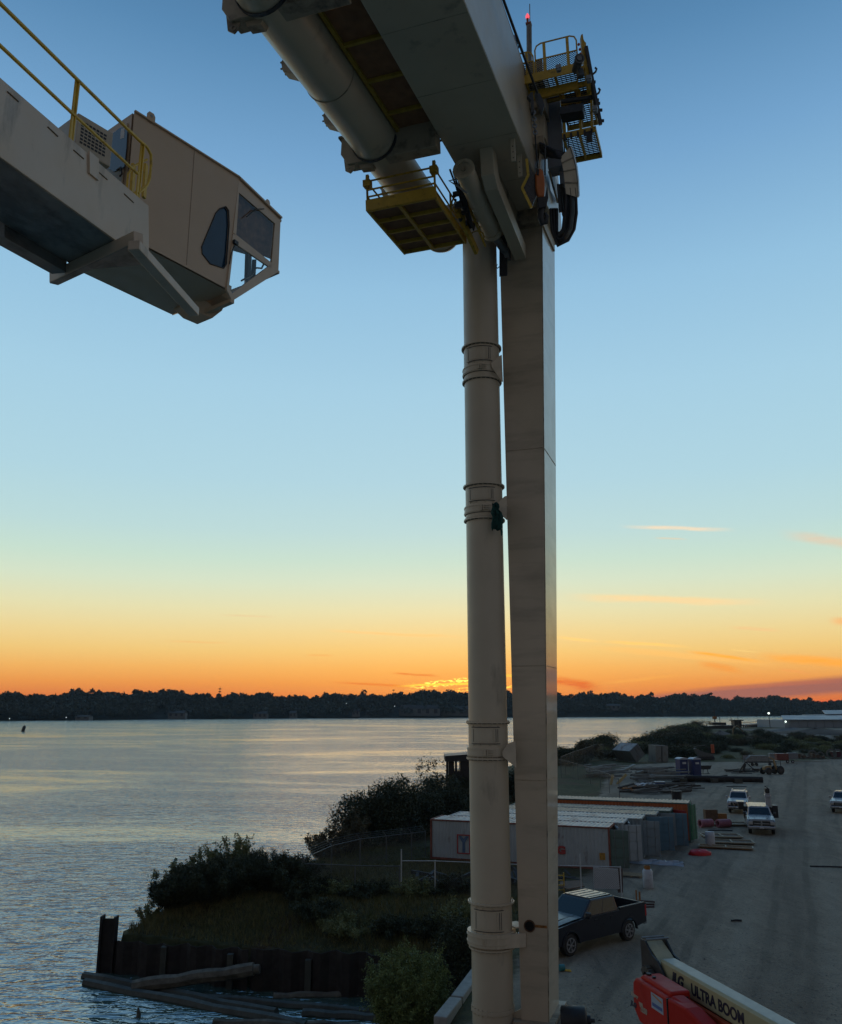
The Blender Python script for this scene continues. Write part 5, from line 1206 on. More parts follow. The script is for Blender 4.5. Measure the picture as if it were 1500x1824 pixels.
# ============================================================ fences
PGALV = mat('pale_galvanised', (.42, .45, .47), .5)
FGALV = mat('dull_fence_post', (.10, .11, .115), .6)
def chain_fence(label, pts, h, heights=None, rails=(1.0,), arms=False, mesh=True, cell=.11, wire=.006, post_r=.035, tall=()):
    t = thing('chain_link_fence', label, 'fence', (pts[0][0], pts[0][1], hz(*pts[0][:2])))
    P = [np.array([x, y, hz(x, y)]) for x, y in pts]
    for i, p in enumerate(P):
        m = MB(); hh = h*(1.32 if i in tall else 1.0); m.cyl(p+[0, 0, -.2], p+[0, 0, hh+.04], post_r, n=8)
        if arms: m.beam(p+[0, 0, hh], p+np.array([-.26, -.06, hh+.34]), .04, .04)
        m.build('post', PGALV if 'bright top' in label else FGALV, t, True)
    for f in rails:
        m = MB()
        for a, b in zip(P[:-1], P[1:]): m.cyl(a+[0, 0, h*f], b+[0, 0, h*f], .026, n=6)
        m.build('rail', PGALV if 'bright top' in label else FGALV, t, True)
    if arms:
        m = MB()
        for a, b in zip(P[:-1], P[1:]):
            for q in (.35, .65, 1.0): m.cyl(a+[-.26*q, -.06*q, h+.34*q], b+[-.26*q, -.06*q, h+.34*q], .008, n=4)
        m.build('barbed_wire', CHAIN, t, True)
    if mesh:
        m = MB()
        for a, b in zip(P[:-1], P[1:]):
            L = np.linalg.norm((b-a)[:2]); d = (b-a)/L; n_ = int((L+h)/cell)
            for k in range(n_+1):
                s0_ = -h+k*cell
                for sg in (0, 1):
                    q0, q1 = s0_, s0_+h; z0_, z1_ = (0.05, h) if sg == 0 else (h, .05)
                    ta_, tb_ = max(0, -q0/h), min(1, (L-q0)/h)
                    if tb_ <= ta_: continue
                    A_ = a+d*(q0+h*ta_)+np.array([0, 0, z0_+(z1_-z0_)*ta_]); B_ = a+d*(q0+h*tb_)+np.array([0, 0, z0_+(z1_-z0_)*tb_])
                    nn_ = np.array([-d[1], d[0], 0])*wire; uu = np.array([0, 0, wire])
                    m.add([A_-uu, A_+uu, B_+uu, B_-uu], [(0, 1, 2, 3)])
        m.build('wire_mesh', CHAIN, t, True)
    return t
Zf = 1.78
fl, fr2 = WZ(715, 1532, Zf), WZ(1105, 1545, Zf)
fp = [tuple((fl+(fr2-fl)*f)[:2]) for f in (0, .16, .33, .5, .66, .825, 1.0)]
chain_fence('chain-link fence with a bright top rail in front of the white container', fp, Zf, rails=(1.0,), tall=(0, 2, 5))
cpost = WZ(537, 1592)[:2]
chain_fence('low chain-link fence panel from the dark corner post to the bright railed fence', [tuple(cpost), tuple(WZ(632, 1590)[:2]), tuple(fl[:2]+np.array([-.1, 0]))], 1.5, rails=(1.0,), tall=(0,))
chain_fence('barbed-wire topped chain-link fence running back to the white container', [tuple(cpost+np.array([.05, .3])), tuple(WZ(590, 1556)[:2]), tuple(WZ(641, 1545)[:2]), tuple(WZ(688, 1537)[:2]), tuple(WZ(733, 1530)[:2]), tuple(WZ(758, 1526)[:2])], 1.75, arms=True)
chain_fence('distant chain-link fence climbing towards the river right of the crane leg', [tuple(WZ(x, y)[:2]) for x, y in ((1104, 1424), (1086, 1413), (1070, 1405), (1052, 1397), (1030, 1389), (1008, 1381), (985, 1374))], 2.2, cell=.3, wire=.012)
chain_fence('farthest chain-link fence above the timber yard by the bare tree', [tuple(WZ(x, y)[:2]) for x, y in ((1000, 1386), (1022, 1373), (1042, 1364), (1060, 1356), (1076, 1351))], 3.0, cell=.35, wire=.02)
t = thing('panel_board', 'white sheet board leaning behind the right end of the railed fence', 'board', (*WZ(1083, 1592)[:2], 0)); m = MB()
pb = [WY(1057, 1545, 49.6), WY(1101, 1548, 49.6), WY(1104, 1584, 49.6), WY(1058, 1583, 49.6)]; m.prism(pb, (0, .05, 0)); m.build('board', mat('white_board', (.46, .49, .52), .5, var=.06), t, True)
m = MB(); m.prism([WY(1098, 1546, 49.9), WY(1109, 1547, 49.9), WY(1110, 1590, 49.9), WY(1101, 1590, 49.9)], (0, .05, 0)); m.build('dark_backing', mat('dark_red_board', (.07, .035, .03), .8), t, True)
t = thing('plywood_sheet', 'brown plywood sheet lying on clutter left of the white board', 'plywood', (*WZ(1020, 1585)[:2], .3)); m = MB(); m.prism([WZ(x, y, .35) for x, y in ((998, 1572), (1035, 1569), (1042, 1580), (1012, 1585), (997, 1580))], (0, 0, .05)); m.build('sheet', mat('plywood', (.17, .09, .05), .8, var=.3), t, True)
t = thing('scrap_heap', 'jumble of grey scrap and boards behind the railed fence', 'scrap', (1.5, 53, 0)); m = MB()
for k in range(46):
    x = rnd.uniform(-.5, 9.5); y = rnd.uniform(51.8, 55.3); a = rnd.uniform(0, 3.1); m.beam((x, y, rnd.uniform(.02, .3)), (x+math.cos(a)*rnd.uniform(.3, 1.6), y+math.sin(a)*.8, rnd.uniform(.05, .7)), rnd.uniform(.05, .3), rnd.uniform(.03, .2))
m.build('scrap_piece', mat('grey_scrap', (.045, .05, .055), .8, var=.6, vs=1.5), t, True)
t = thing('yellow_ladder', 'short yellow ladder-like frame beside the crane leg', 'frame', (*WZ(999, 1590)[:2], 0)); m = MB(); b0 = WZ(999, 1592)
for dx_ in (-.25, .2): m.beam(b0+[dx_, 0, 0], b0+[dx_, 0, 1.1], .06, .06)
for k in range(4): m.beam(b0+[-.25, 0, .2+.25*k], b0+[.2, 0, .2+.25*k], .05, .05)
m.build('frame', YEL, t, True)

# ============================================================ shipping containers
CX = np.array([.937, -.35, 0]); CY = np.array([.35, .937, 0]); C1 = np.array([12.04, 57.0, 0]); CRZ = math.atan2(-.35, .937)
def cmat(name, c, rust=.5, thr=.55): return mat(name, c, .6, var=.08, vs=.9, dirt=(84, 42, 26), dirt_amt=rust, dirt_scale=(1.7, 1.7, .9), dirt_thr=thr)
def container(label, loc, side, roof, door, L=12.19, H=2.6, doors=(90, 0), dm2=None, frame=None, rz=CRZ, W=2.44, group='shipping containers in the yard'):
    t = thing('shipping_container', label, 'container', loc, rz, group=group); fr_m = frame or side
    def corr(mb, y0, sg):
        n_ = int(L/.30); rows = [[], []]; x = -.12
        pts = []
        while x > -L+.15: pts += [(x, 0), (x-.07, 0), (x-.11, .035), (x-.18, .035)]; x -= .25
        for px_, o in pts:
            for k, zz in enumerate((.16, H-.12)): rows[k].append((px_, y0+sg*o, zz))
        mb.grid(rows)
    m = MB(); corr(m, .03, 1); corr(m, W-.03, -1); m.box((-L+.03, -L+.06), (.08, W-.08), (.14, H-.1)); m.build('side_wall', side, t)
    m = MB(); rows = [[], []]; x = -.06; k = 0
    while x > -L+.1:
        for o in ((x, 0), (x-.10, 0), (x-.14, -.03), (x-.22, -.03)): rows[0].append((o[0], .05, H-.005+o[1]+.006*math.sin(k*2.1))); rows[1].append((o[0], W-.05, H-.005+o[1]+.006*math.sin(k*1.3)))
        x -= .28; k += 1
    m.grid(rows); m.build('roof', roof, t)
    m = MB(); c = .12
    for x0_ in (-L, -c):
        for y0_ in (0, W-c): m.box((x0_, x0_+c), (y0_, y0_+c), (0, H))
    for y0_ in (0, W-.08): m.box((-L+c, -c), (y0_, y0_+.08), (H-.10, H-.012)); m.box((-L+c, -c), (y0_, y0_+.08), (.02, .16))
    for x0_ in (-L, -c): m.box((x0_, x0_+.1), (c, W-c), (H-.13, H-.01)); m.box((x0_, x0_+.1), (c, W-c), (.0, .16))
    m.build('frame', fr_m, t, bevel=.01)
    m = MB(); m.box((-L+.1, -.1), (.08, W-.08), (.14, .17)); m.build('floor', WOODD, t)
    for k, ang in enumerate(doors):
        if ang is None: continue
        a = math.radians(ang); hy = .06 if k == 0 else W-.06; sg = 1 if k == 0 else -1
        dv = np.array([math.sin(a), math.cos(a)*sg, 0]); nv = np.array([math.cos(a), -math.sin(a)*sg, 0]); O = np.array([.0, hy, 0.])
        F = (O, dv, nv, np.array([0, 0, 1.])); dmm = door if k == 0 or dm2 is None else dm2
        m = MB(); m.fbox(F, (.02, 1.14), (-.025, .02), (.2, H-.15)); dobj = m.build('door', dmm, t)
        m = MB()
        for z0_, z1_ in ((.24, .72), (.84, 1.35), (1.46, 1.92), (2.02, H-.19)):
            m.fbox(F, (.09, 1.07), (.021, .06), (z0_, z1_)); m.fbox(F, (.09, 1.07), (-.065, -.026), (z0_, z1_))
        m.build('door_panel', dmm, dobj)
        m = MB()
        for xx in (.30, .82): m.cyl(O+dv*xx+nv*.075+[0, 0, .16], O+dv*xx+nv*.075+[0, 0, H-.12], .018, n=6)
        m.build('locking_bar', GALV, dobj)
    return t
WHT = cmat('white_container', (.37, .42, .44), .55, .57); GRY = cmat('grey_container', (.22, .27, .29), .3); GRN = cmat('grey_green_container', (.09, .145, .13), .3)
BLU = cmat('blue_grey_container', (.10, .20, .27), .3); RED = cmat('red_container', (.36, .035, .03), .2); ORG = cmat('orange_container', (.42, .115, .035), .5); GR2 = cmat('green_container', (.035, .17, .095), .3)
RF1 = mat('pale_roof', (.30, .32, .32), .45, var=.2, vs=1.4, dirt=(96, 58, 42), dirt_amt=.75, dirt_scale=(1.1, .6, 1), dirt_thr=.5); RF2 = mat('rusty_roof', (.34, .22, .12), .5, var=.35, vs=2, dirt=(88, 44, 28), dirt_amt=.8, dirt_scale=(2, 1, 1), dirt_thr=.46)
RF3 = mat('orange_roof', (.42, .27, .16), .5, var=.25, vs=2)
def cl_(x, y, z=0): return tuple(C1+CX*x+CY*y+np.array([0, 0, z]))
k1 = container('long white container with red lettering, nearest of the row', cl_(0, 0), WHT, RF1, GRN, doors=(88, 20), dm2=WHT, frame=mat('red_brown_frame', (.20, .07, .05), .7, var=.4, vs=2))
container('white rust-streaked container directly behind the lettered one', cl_(.55, 2.62), WHT, RF1, WHT, doors=(70, 10))
container('container with one big grey door swung wide open', cl_(1.45, 5.3), GRY, RF1, GRY, doors=(90, 95), dm2=BLU)
container('container with a grey open door beside a blue-grey one', cl_(2.15, 7.95), GRY, RF2, BLU, doors=(84, 90), dm2=GRY)
container('container with a blue door and a dark red door', cl_(2.95, 10.6), GRN, RF2, BLU, doors=(88, 60), dm2=RED)
k6 = container('tall orange container with green doors, farthest of the row', cl_(4.1, 13.6), ORG, RF3, GR2, H=2.9, doors=(20, 0), frame=GRN)
# writing on the long side of the nearest container
LRED = mat('faded_red_lettering', (.36, .055, .055), .7, var=.2, vs=9); LBLU = mat('faded_blue_lettering', (.09, .15, .25), .7, var=.2, vs=9)
def text(name, body, m_, parent, mw, size, ext=.004, shear=0.0, bold=0.0, sx=1.0, align='LEFT', fit=None):
    cu = bpy.data.curves.new(name, 'FONT'); cu.body = body; cu.size = size; cu.extrude = ext; cu.shear = shear; cu.offset = bold; cu.align_x = align
    o = bpy.data.objects.new(name, cu); COL.objects.link(o); me = bpy.data.meshes.new_from_object(o.evaluated_get(bpy.context.evaluated_depsgraph_get()))
    if fit: xs__ = [v.co.x for v in me.vertices]; sx = fit/(max(xs__)-min(xs__))
    bpy.data.objects.remove(o); me.materials.clear(); me.materials.append(m_)
    mo = bpy.data.objects.new(name, me); COL.objects.link(mo); M_ = Matrix(mw) @ Matrix.Diagonal((sx, 1, 1, 1)); me.transform(wm(parent).inverted() @ M_); mo.parent = parent; return mo
def cpx(px, py): # point on the near side of the first container, in its own axes
    P = PLN(px, py, C1-CY*.004, CY); d = P-C1; return float(d@CX), float(d[2])
def cq(mb, pts): mb.prism([(x, -.006, z) for x, z in pts], (0, .02, 0))
m = MB(); (ax0, az1), (ax1, az0) = cpx(814, 1486), cpx(838, 1522)
for x0_, x1_, z0_, z1_ in ((ax0, ax1, az1-.07, az1), (ax0, ax1, az0, az0+.07), (ax0, ax0+.08, az0+.07, az1-.07), (ax1-.08, ax1, az0+.07, az1-.07)): cq(m, [(x0_, z0_), (x1_, z0_), (x1_, z1_), (x0_, z1_)])
m.build('logo_frame', LRED, k1)
m = MB(); cxm = (ax0+ax1)/2; hw = (ax1-ax0)/2-.12; zm = (az0+az1)/2+.08
cq(m, [(cxm-hw, az1-.1), (cxm-hw*.25, zm), (cxm-hw*.28, az0+.09), (cxm+hw*.28, az0+.09), (cxm+hw*.25, zm), (cxm+hw, az1-.1), (cxm+hw*.45, az1-.1), (cxm, zm+.25), (cxm-hw*.45, az1-.1)])
m.build('logo_letter', LBLU, k1)
gx, gz = cpx(992, 1520); ox, oz = C1+CX*gx-CY*.012, gz
mw = Matrix(((CX[0], 0, -CY[0], ox[0]), (CX[1], 0, -CY[1], ox[1]), (0, 1, 0, gz), (0, 0, 0, 1)))
text('letter', 'G', LRED, k1, mw, .62, .004, 0, .045, 1.25)
m = MB(); x_, z_ = cpx(1068, 1525); m.box((x_, x_+.36), (-.012, .02), (z_-.22, z_+.2)); m.build('yellow_sticker', mat('ochre_sticker', (.36, .19, .03), .6, var=.4, vs=12), k1)
# open dump of wrecked containers across the yard
def tilted(label, px, py, L, W, H, rz, tilt, mt):
    o = container(label, (*WZ(px, py)[:2], hz(*WZ(px, py)[:2])), mt, RF1, mt, L=L, H=H, doors=(0, 0), rz=rz, W=W, group='wrecked containers across the yard'); b_ = o.matrix_basis.copy()
    o.matrix_basis = b_ @ Matrix.Rotation(tilt, 4, 'X'); return o
tilted('grey wrecked container tipped onto its corner at the edge of the thicket', 1134, 1358, 6.0, 2.44, 2.6, math.radians(-70), math.radians(35), cmat('wreck_grey', (.13, .16, .17), .5))
tilted('tall pale container stood upright beside the tipped grey one', 1168, 1357, 3.2, 2.6, 3.2, math.radians(-80), math.radians(-3), cmat('wreck_pale', (.20, .22, .21), .6))

# ============================================================ vehicles (x forward, y left)
GLASSD = mat('car_glass', (.012, .02, .024), .06, var=.02, spec=.55); CHROME = mat('chrome', (.45, .46, .48), .2, metal=.9, var=.03); HLAMP = mat('headlamp_lens', (.42, .42, .40), .12, spec=.8, coat=.5)
TAIL = mat('tail_lamp', (.45, .02, .02), .15, coat=.5); RIM = mat('alloy_rim', (.42, .43, .45), .3, metal=.7, var=.05); PLATE = mat('number_plate', (.5, .52, .52), .5)
def wheel(parent, x, y, r, sg, w_=.26):
    m = MB(); m.tube([(x, y-w_/2, r), (x, y-w_*.42, r), (x, y+w_*.42, r), (x, y+w_/2, r)], [r*.9, r, r, r*.9], 28); wo = m.build('wheel', RUBBER, parent)
    m = MB(); yo = y+sg*(w_/2+.004); m.cyl((x, yo-sg*.02, r), (x, yo, r), r*.62, n=24); rm = m.build('hub_disc', BLK, wo)
    m = MB(); m.ring((x, yo+sg*.008, r), (0, 1, 0), r*.56, r*.66, .03, 28)
    for k in range(6):
        a = k*math.pi/3+.3; m.beam((x, yo+sg*.012, r), (x+math.cos(a)*r*.6, yo+sg*.012, r+math.sin(a)*r*.6), .028, r*.17, up=(0, 1, 0)) if False else m.prism([(x+math.cos(a+q)*rr_, yo+sg*.004, r+math.sin(a+q)*rr_) for q, rr_ in ((-.35, r*.12), (-.13, r*.58), (.13, r*.58), (.35, r*.12))], (0, sg*.022, 0))
    m.cyl((x, yo, r), (x, yo+sg*.03, r), r*.14, n=12); m.build('rim', RIM, wo)
def truck(label, cat, loc, rz, paint, L=5.9, W=2.03, H=1.95, kind='pickup', trim=None, group='vehicles parked in the yard', grille='bars', name='pickup_truck', sc=1.0):
    t = thing(name, label, cat, loc, rz, group=group); trim = trim or CHROME
    if sc != 1.0: t.matrix_basis = t.matrix_basis @ Matrix.Scale(sc, 4)
    hw = W/2; hx = L/2; rw = .42 if kind != 'suv' else .40; xr, xf_ = -hx+1.22, hx-.95; belt = H*.665; bed = H*.715; bx = -hx+1.78 if kind == 'pickup' else None
    if kind == 'suv': bed = belt
    def arc(xc, r_, a0, a1): return [(xc+r_*math.cos(a0+(a1-a0)*k/8), rw+r_*math.sin(a0+(a1-a0)*k/8)) for k in range(9)]
    top = [(-hx+.02, .62), (-hx, bed-.03), (-hx+.03, bed)] + ([(bx, bed), (bx+.001, belt+.02)] if bx else []) + [(hx-1.85, belt), (hx-1.2, belt-.05), (hx-.18, belt-.16), (hx-.04, belt-.28), (hx, .62), (hx-.05, .46)]
    pr_ = top+[(xf_+.52, .46)]+arc(xf_, .52, 0, math.pi)+[(xf_-.52, .44), (xr+.52, .44)]+arc(xr, .52, 0, math.pi)+[(xr-.52, .52)]
    for sg in (1, -1):
        m = MB(); m.prism([(x, sg*(hw-.10), z) for x, z in (pr_ if sg > 0 else pr_)], (0, sg*.10, 0)); b_ = m.build('body_side', paint, t, bevel=.035, seg=3)
        m = MB(); y_ = sg*(hw+.002)
        for xs2 in ((hx-1.62), (hx-2.72), (hx-3.75 if kind == 'pickup' else hx-3.6)): m.box((xs2, xs2+.012), (min(y_, y_-sg*.01), max(y_, y_-sg*.01)), (.52, belt-.03))
        m.build('door_gap', BLK, b_)
        m = MB()
        for xs2 in (hx-2.62, hx-3.62): m.box((xs2, xs2+.2), (y_-.01, y_+.03) if sg > 0 else (y_-.03, y_+.01), (belt-.16, belt-.12))
        m.build('door_handle', trim if kind != 'pickup' or paint is not BLKP else BLKP, b_)
        m = MB()
        for xc in (xf_, xr):
            ou = arc(xc, .56, 0, math.pi); inn = arc(xc, .50, math.pi, 0); m.prism([(x, sg*(hw-.01), z) for x, z in ou+inn], (0, sg*.035, 0))
        m.build('wheel_arch', paint, b_, split=True)
        m = MB(); m.box((hx-1.98, hx-1.82), (hw+.02, hw+.24) if sg > 0 else (-hw-.24, -hw-.02), (belt+.02, belt+.24)); m.box((hx-1.92, hx-1.86), (hw-.04, hw+.05) if sg > 0 else (-hw-.05, -hw+.04), (belt-.02, belt+.06)); m.build('mirror', paint if kind != 'service' else BLK, t, bevel=.03)
    m = MB(); rows = []
    for k in range(8):
        f = k/7; x = hx-1.75+(1.62)*f; z = belt+.02-.17*f**1.5; rows.append([(x, y*(1-.06*f), z+.045*(1-(y/hw)**4)) for y in np.linspace(-hw+.09, hw-.09, 11)])
    m.grid(rows, True); rows2 = [[(p[0], p[1], p[2]) for p in rows[-1]], [(hx-.06, p[1], belt-.28) for p in rows[-1]]]; m.grid(rows2, True)
    for yk in (-.5, .5): m.prism([(hx-1.7, yk*hw-.05, belt+.055), (hx-.35, yk*hw*.9-.03, belt-.045), (hx-.35, yk*hw*.9+.03, belt-.045), (hx-1.7, yk*hw+.05, belt+.055)], (0, 0, .018))
    m.build('bonnet', paint, t)
    m = MB(); m.box(((bx or -hx+.12)+.02, hx-.16), (-hw+.11, hw-.11), (.42, belt-.20)); m.build('chassis', BLK, t)
    # cab
    r0_, r1_ = (bx+.05 if bx else -hx+.08), hx-1.72; ra_, rb_ = (bx+.16 if bx else -hx+.42), hx-2.48
    if kind == 'suv': ra_ = -hx+.35
    cb_ = [(r0_, -hw+.05), (r1_, -hw+.08), (r1_, hw-.08), (r0_, hw-.05)]; ct = [(ra_, -hw+.20), (rb_, -hw+.22), (rb_, hw-.22), (ra_, hw-.20)]
    vs = [(x, y, belt-.02) for x, y in cb_]+[(x, y, H-.05) for x, y in ct]
    m = MB(); m.add(vs, [(0, 3, 2, 1), (4, 5, 6, 7), (0, 1, 5, 4), (1, 2, 6, 5), (2, 3, 7, 6), (3, 0, 4, 7)]); m.build('cabin', paint, t, bevel=.05, seg=3)
    m = MB(); m.box((ra_+.05, rb_-.03), (-hw+.33, hw-.33), (H-.06, H-.01))
    for k in range(4): y_ = (-.45+.3*k)*hw*1.1; m.box((ra_+.12, rb_-.12), (y_-.03, y_+.03), (H-.011, H+.006))
    m.build('roof_panel', paint, t, bevel=.012)
    def face(i, j, f0, f1, g0, g1, off=.006):  # rectangle on the cabin face between bottom corners i, j
        A_, B_, T0, T1 = [np.array(vs[q]) for q in (i, j, i+4, j+4)]; nn_ = nrm(np.cross(B_-A_, T0-A_))
        def pt_(f, g): return (A_*(1-f)+B_*f)*(1-g)+(T0*(1-f)+T1*f)*g+nn_*off
        return [pt_(f0, g0), pt_(f1, g0), pt_(f1, g1), pt_(f0, g1)], nn_
    def pane(nm, *a):
        q, nn_ = face(*a); m = MB(); m.prism(q, -nn_*.004); m.build(nm, GLASSD, t)
    pane('windscreen', 1, 2, .06, .94, .10, .90); pane('rear_window', 3, 0, .12, .88, .2, .85)
    if kind == 'suv': sp_ = ((.09, .36), (.39, .64), (.67, .93))
    else: sp_ = ((.09, .46), (.50, .90))
    for a, b in sp_:
        pane('side_window', 0, 1, a, b, .14, .86); pane('side_window', 2, 3, 1-b, 1-a, .14, .86)
    # nose
    m = MB(); m.box((hx-.10, hx+.015), (-hw*.60, hw*.60), (.72, belt-.24)); g_ = m.build('grille', BLK, t, bevel=.02)
    m = MB()
    if grille == 'cross': m.box((hx+.016, hx+.04), (-.05, .05), (.72, belt-.24)); m.box((hx+.016, hx+.038), (-hw*.58, hw*.58), ((.72+belt-.24)/2-.035, (.72+belt-.24)/2+.035)); m.box((hx+.0, hx+.03), (-hw*.62, hw*.62), (belt-.25, belt-.20)); m.box((hx, hx+.03), (-hw*.62, hw*.62), (.69, .735))
    elif grille == 'vee':
        for sg in (1, -1): m.prism([(hx+.016, sg*hw*.50, belt-.25), (hx+.016, sg*hw*.38, belt-.25), (hx+.016, sg*hw*.22, .74), (hx+.016, sg*hw*.34, .74)], (.02, 0, 0))
        m.box((hx+.016, hx+.04), (-hw*.2, hw*.2), (.93, .98)); m.box((hx, hx+.03), (-hw*.62, hw*.62), (belt-.25, belt-.21))
    else:
        for z_ in (.80, .92, 1.02): m.box((hx+.016, hx+.035), (-hw*.55, hw*.55), (z_-.018, z_+.018))
    m.build('grille_bar', trim, g_)
    for sg in (1, -1):
        y0_, y1_ = sorted((sg*hw*.64, sg*hw*.96)); m = MB(); m.box((hx-.14, hx+.012), (y0_, y1_), (.80, belt-.26)); m.build('headlight', HLAMP, t, bevel=.03)
        y0_, y1_ = sorted((sg*hw*.84, sg*(hw+.004))); m = MB(); m.box((-hx-.015, -hx+.1), (y0_, y1_), (.85, bed-.08)); m.build('tail_light', TAIL, t, bevel=.015)
    m = MB(); m.box((hx-.18, hx+.10), (-hw*.97, hw*.97), (.48, .70)); fb_ = m.build('front_bumper', trim if paint is not BLKP else CHROME, t, bevel=.05, seg=3)
    m = MB(); m.box((hx+.10, hx+.112), (-.17, .17), (.54, .66)); m.build('number_plate', PLATE, fb_)
    m = MB(); m.box((hx+.08, hx+.106), (-hw*.45, hw*.45), (.49, .53)); m.build('air_dam', BLK, fb_)
    m = MB(); m.box((-hx-.10, -hx+.10), (-hw*.93, hw*.93), (.50, .68)); m.build('rear_bumper', CHROME, t, bevel=.04)
    for x in (xr, xf_):
        for sg in (1, -1): wheel(t, x, sg*(hw-.16), rw, sg)
    if kind == 'pickup':
        m = MB(); m.box((-hx+.06, bx+.05), (-hw+.10, hw-.10), (.72, .78)); m.build('bed_floor', BLK, t)
        m = MB(); m.box((-hx, -hx+.07), (-hw+.10, hw-.10), (.70, bed-.01)); m.build('tailgate', paint, t, bevel=.02)
        m = MB(); m.box((bx, bx+.05), (-hw+.10, hw-.10), (.70, bed-.02)); m.build('bed_front', paint, t, bevel=.01)
        m = MB()
        for sg in (1, -1): y0_, y1_ = sorted((sg*(hw-.12), sg*(hw-.02))); m.box((-hx+.05, bx), (y0_, y1_), (bed+.001, bed+.018))
        m.build('bed_rail', BLK, t)
    if kind == 'suv':
        m = MB(); m.box((-hx+.02, -hx+.12), (-hw+.10, hw-.10), (.60, belt)); m.build('tailgate', paint, t, bevel=.03)
        for sg in (1, -1):
            y_ = sg*(hw-.34); m = MB(); m.tube([(ra_+.1, y_, H), (ra_+.2, y_, H+.10), (rb_-.2, y_, H+.10), (rb_-.02, y_, H)], .03, 8); m.build('roof_rail', trim, t)
    return t
BLKP = mat('navy_black_paint', (.012, .016, .026), .35, var=.05, spec=.4, coat=.35)
SILV = mat('silver_white_paint', (.25, .28, .31), .3, var=.04, coat=.2); WHTP = mat('white_car_paint', (.36, .38, .40), .35, var=.04, coat=.2)
WHT2 = mat('dusty_white_paint', (.33, .34, .35), .38, var=.06, coat=.4)
fdir = nrm([-2.84, -2.28, 0]); ldir = np.array([-fdir[1], fdir[0], 0]); rr0, ff0 = WZ(1118, 1676), WZ(1020, 1703)
mid_ = (rr0+ff0)/2-ldir*.98; mid_ = mid_-fdir*.13; wb = np.linalg.norm(ff0-rr0); print('wheelbase', wb)
truck('dark navy four-door pickup truck parked just right of the crane leg', 'pickup truck', (mid_[0], mid_[1], hz(*mid_[:2])), math.atan2(fdir[1], fdir[0]), BLKP, L=5.9, sc=1.03)
def vpos(px, py, fd, back): p = WZ(px, py)-nrm([*fd, 0])*back; return (p[0], p[1], hz(p[0], p[1]))
fd = (-.31, -.95); svt = truck('silver work truck with open tool boxes, front grille facing the camera', 'work truck', vpos(1358, 1487, fd, 2.7), math.atan2(fd[1], fd[0]), SILV, L=6.2, W=2.08, H=2.0, kind='service', grille='cross')
m = MB(); m.box((-3.15, -1.25), (-1.15, 1.15), (.75, 1.15)); m.box((-3.15, -1.25), (-1.18, -.78), (1.151, 1.75)); m.box((-3.15, -1.25), (.78, 1.18), (1.151, 1.75)); m.build('service_body', DARKM, svt, bevel=.02)
m = MB(); m.box((-1.9, -1.2), (.70, 1.10), (1.76, 2.9)); m.box((-1.95, -1.1), (.66, 1.14), (2.55, 2.75)); m.build('pump_cabinet', WHTP, svt, bevel=.03)
m = MB(); m.box((-1.8, -1.15), (.72, 1.08), (2.91, 3.3)); m.beam((-1.3, 1.1, 3.2), (-1.1, .7, 3.5), .08, .08); m.build('engine_cover', BLK, svt, bevel=.03)
m = MB(); m.box((-2.4, -1.2), (-1.55, -1.10), (1.5, 2.1)); m.build('open_tool_box', BLK, svt, bevel=.02); m = MB(); m.box((-2.4, -1.1), (-1.7, -1.02), (2.101, 2.15)); m.build('box_lid', WHTP, svt)
m = MB(); m.box((-2.2, -1.15), (1.19, 1.62), (.9, 1.9)); m.build('open_locker', BLK, svt, bevel=.02)
fd = (-.40, -.92); suv = truck('white sport utility vehicle with roof rails standing behind the silver work truck', 'sport utility vehicle', vpos(1315, 1450, fd, 2.4), math.atan2(fd[1], fd[0]), WHTP, L=4.7, W=1.9, H=1.9, kind='suv', grille='vee', name='sport_utility_vehicle')
fd = (-.52, -.86); truck('dusty white pickup truck cut off by the right picture edge', 'pickup truck', vpos(1500, 1449, fd, 2.9), math.atan2(fd[1], fd[0]), WHT2, L=5.8, W=2.0, H=1.9, kind='pickup')
# ============================================================ boom lift at the lower right
BH = nrm([.255, -.967, -.012]); BL_ = np.cross([0, 0, 1], BH); BL_ = nrm(BL_); BUP = np.cross(BH, BL_)
# BL_ points to the left of the travel direction (away to the right of the picture); camera side is -BL_
L0 = WZ(1168, 1708, 3.35); bl = thing('boom_lift', 'orange-red boom lift with a long cream boom at the lower right', 'boom lift', (L0[0]+1, L0[1]-3, 0))
LF = (L0, BH, BL_, BUP)
LCR = mat('lift_cream', (.42, .38, .22), .45, var=.05, vs=1.5, dirt=(90, 80, 50), dirt_amt=.3, dirt_scale=(2, 2, 2)); LRD = mat('lift_orange_red', (.46, .018, .010), .5, var=.08, vs=1.2, spec=.3, dirt=(90, 20, 12), dirt_amt=.4, dirt_scale=(2, 2, 2), dirt_thr=.55)
LRT = mat('lift_bright_red', (.45, .06, .02), .5)
bw, bh_ = .50, .46
def L(a, b, c): return L0+BH*a+BL_*b+BUP*c
m = MB(); sec = [(0, 0), (0, -bh_), (.04, -bh_-.04), (bw-.04, -bh_-.04), (bw, -bh_), (bw, 0), (bw-.05, .05), (.05, .05)]
m.prism([L(.25, y, z) for y, z in sec], BH*9.5); bm = m.build('boom', LCR, bl, True, bevel=.01)
m = MB(); m.fbox(LF, (.25, 9.7), (.07, bw-.07), (.051, .056)); m.build('pale_top', mat('pale_cream', (.40, .42, .36), .5, var=.05), bm, True)  # strip along the boom top, paler than its sides
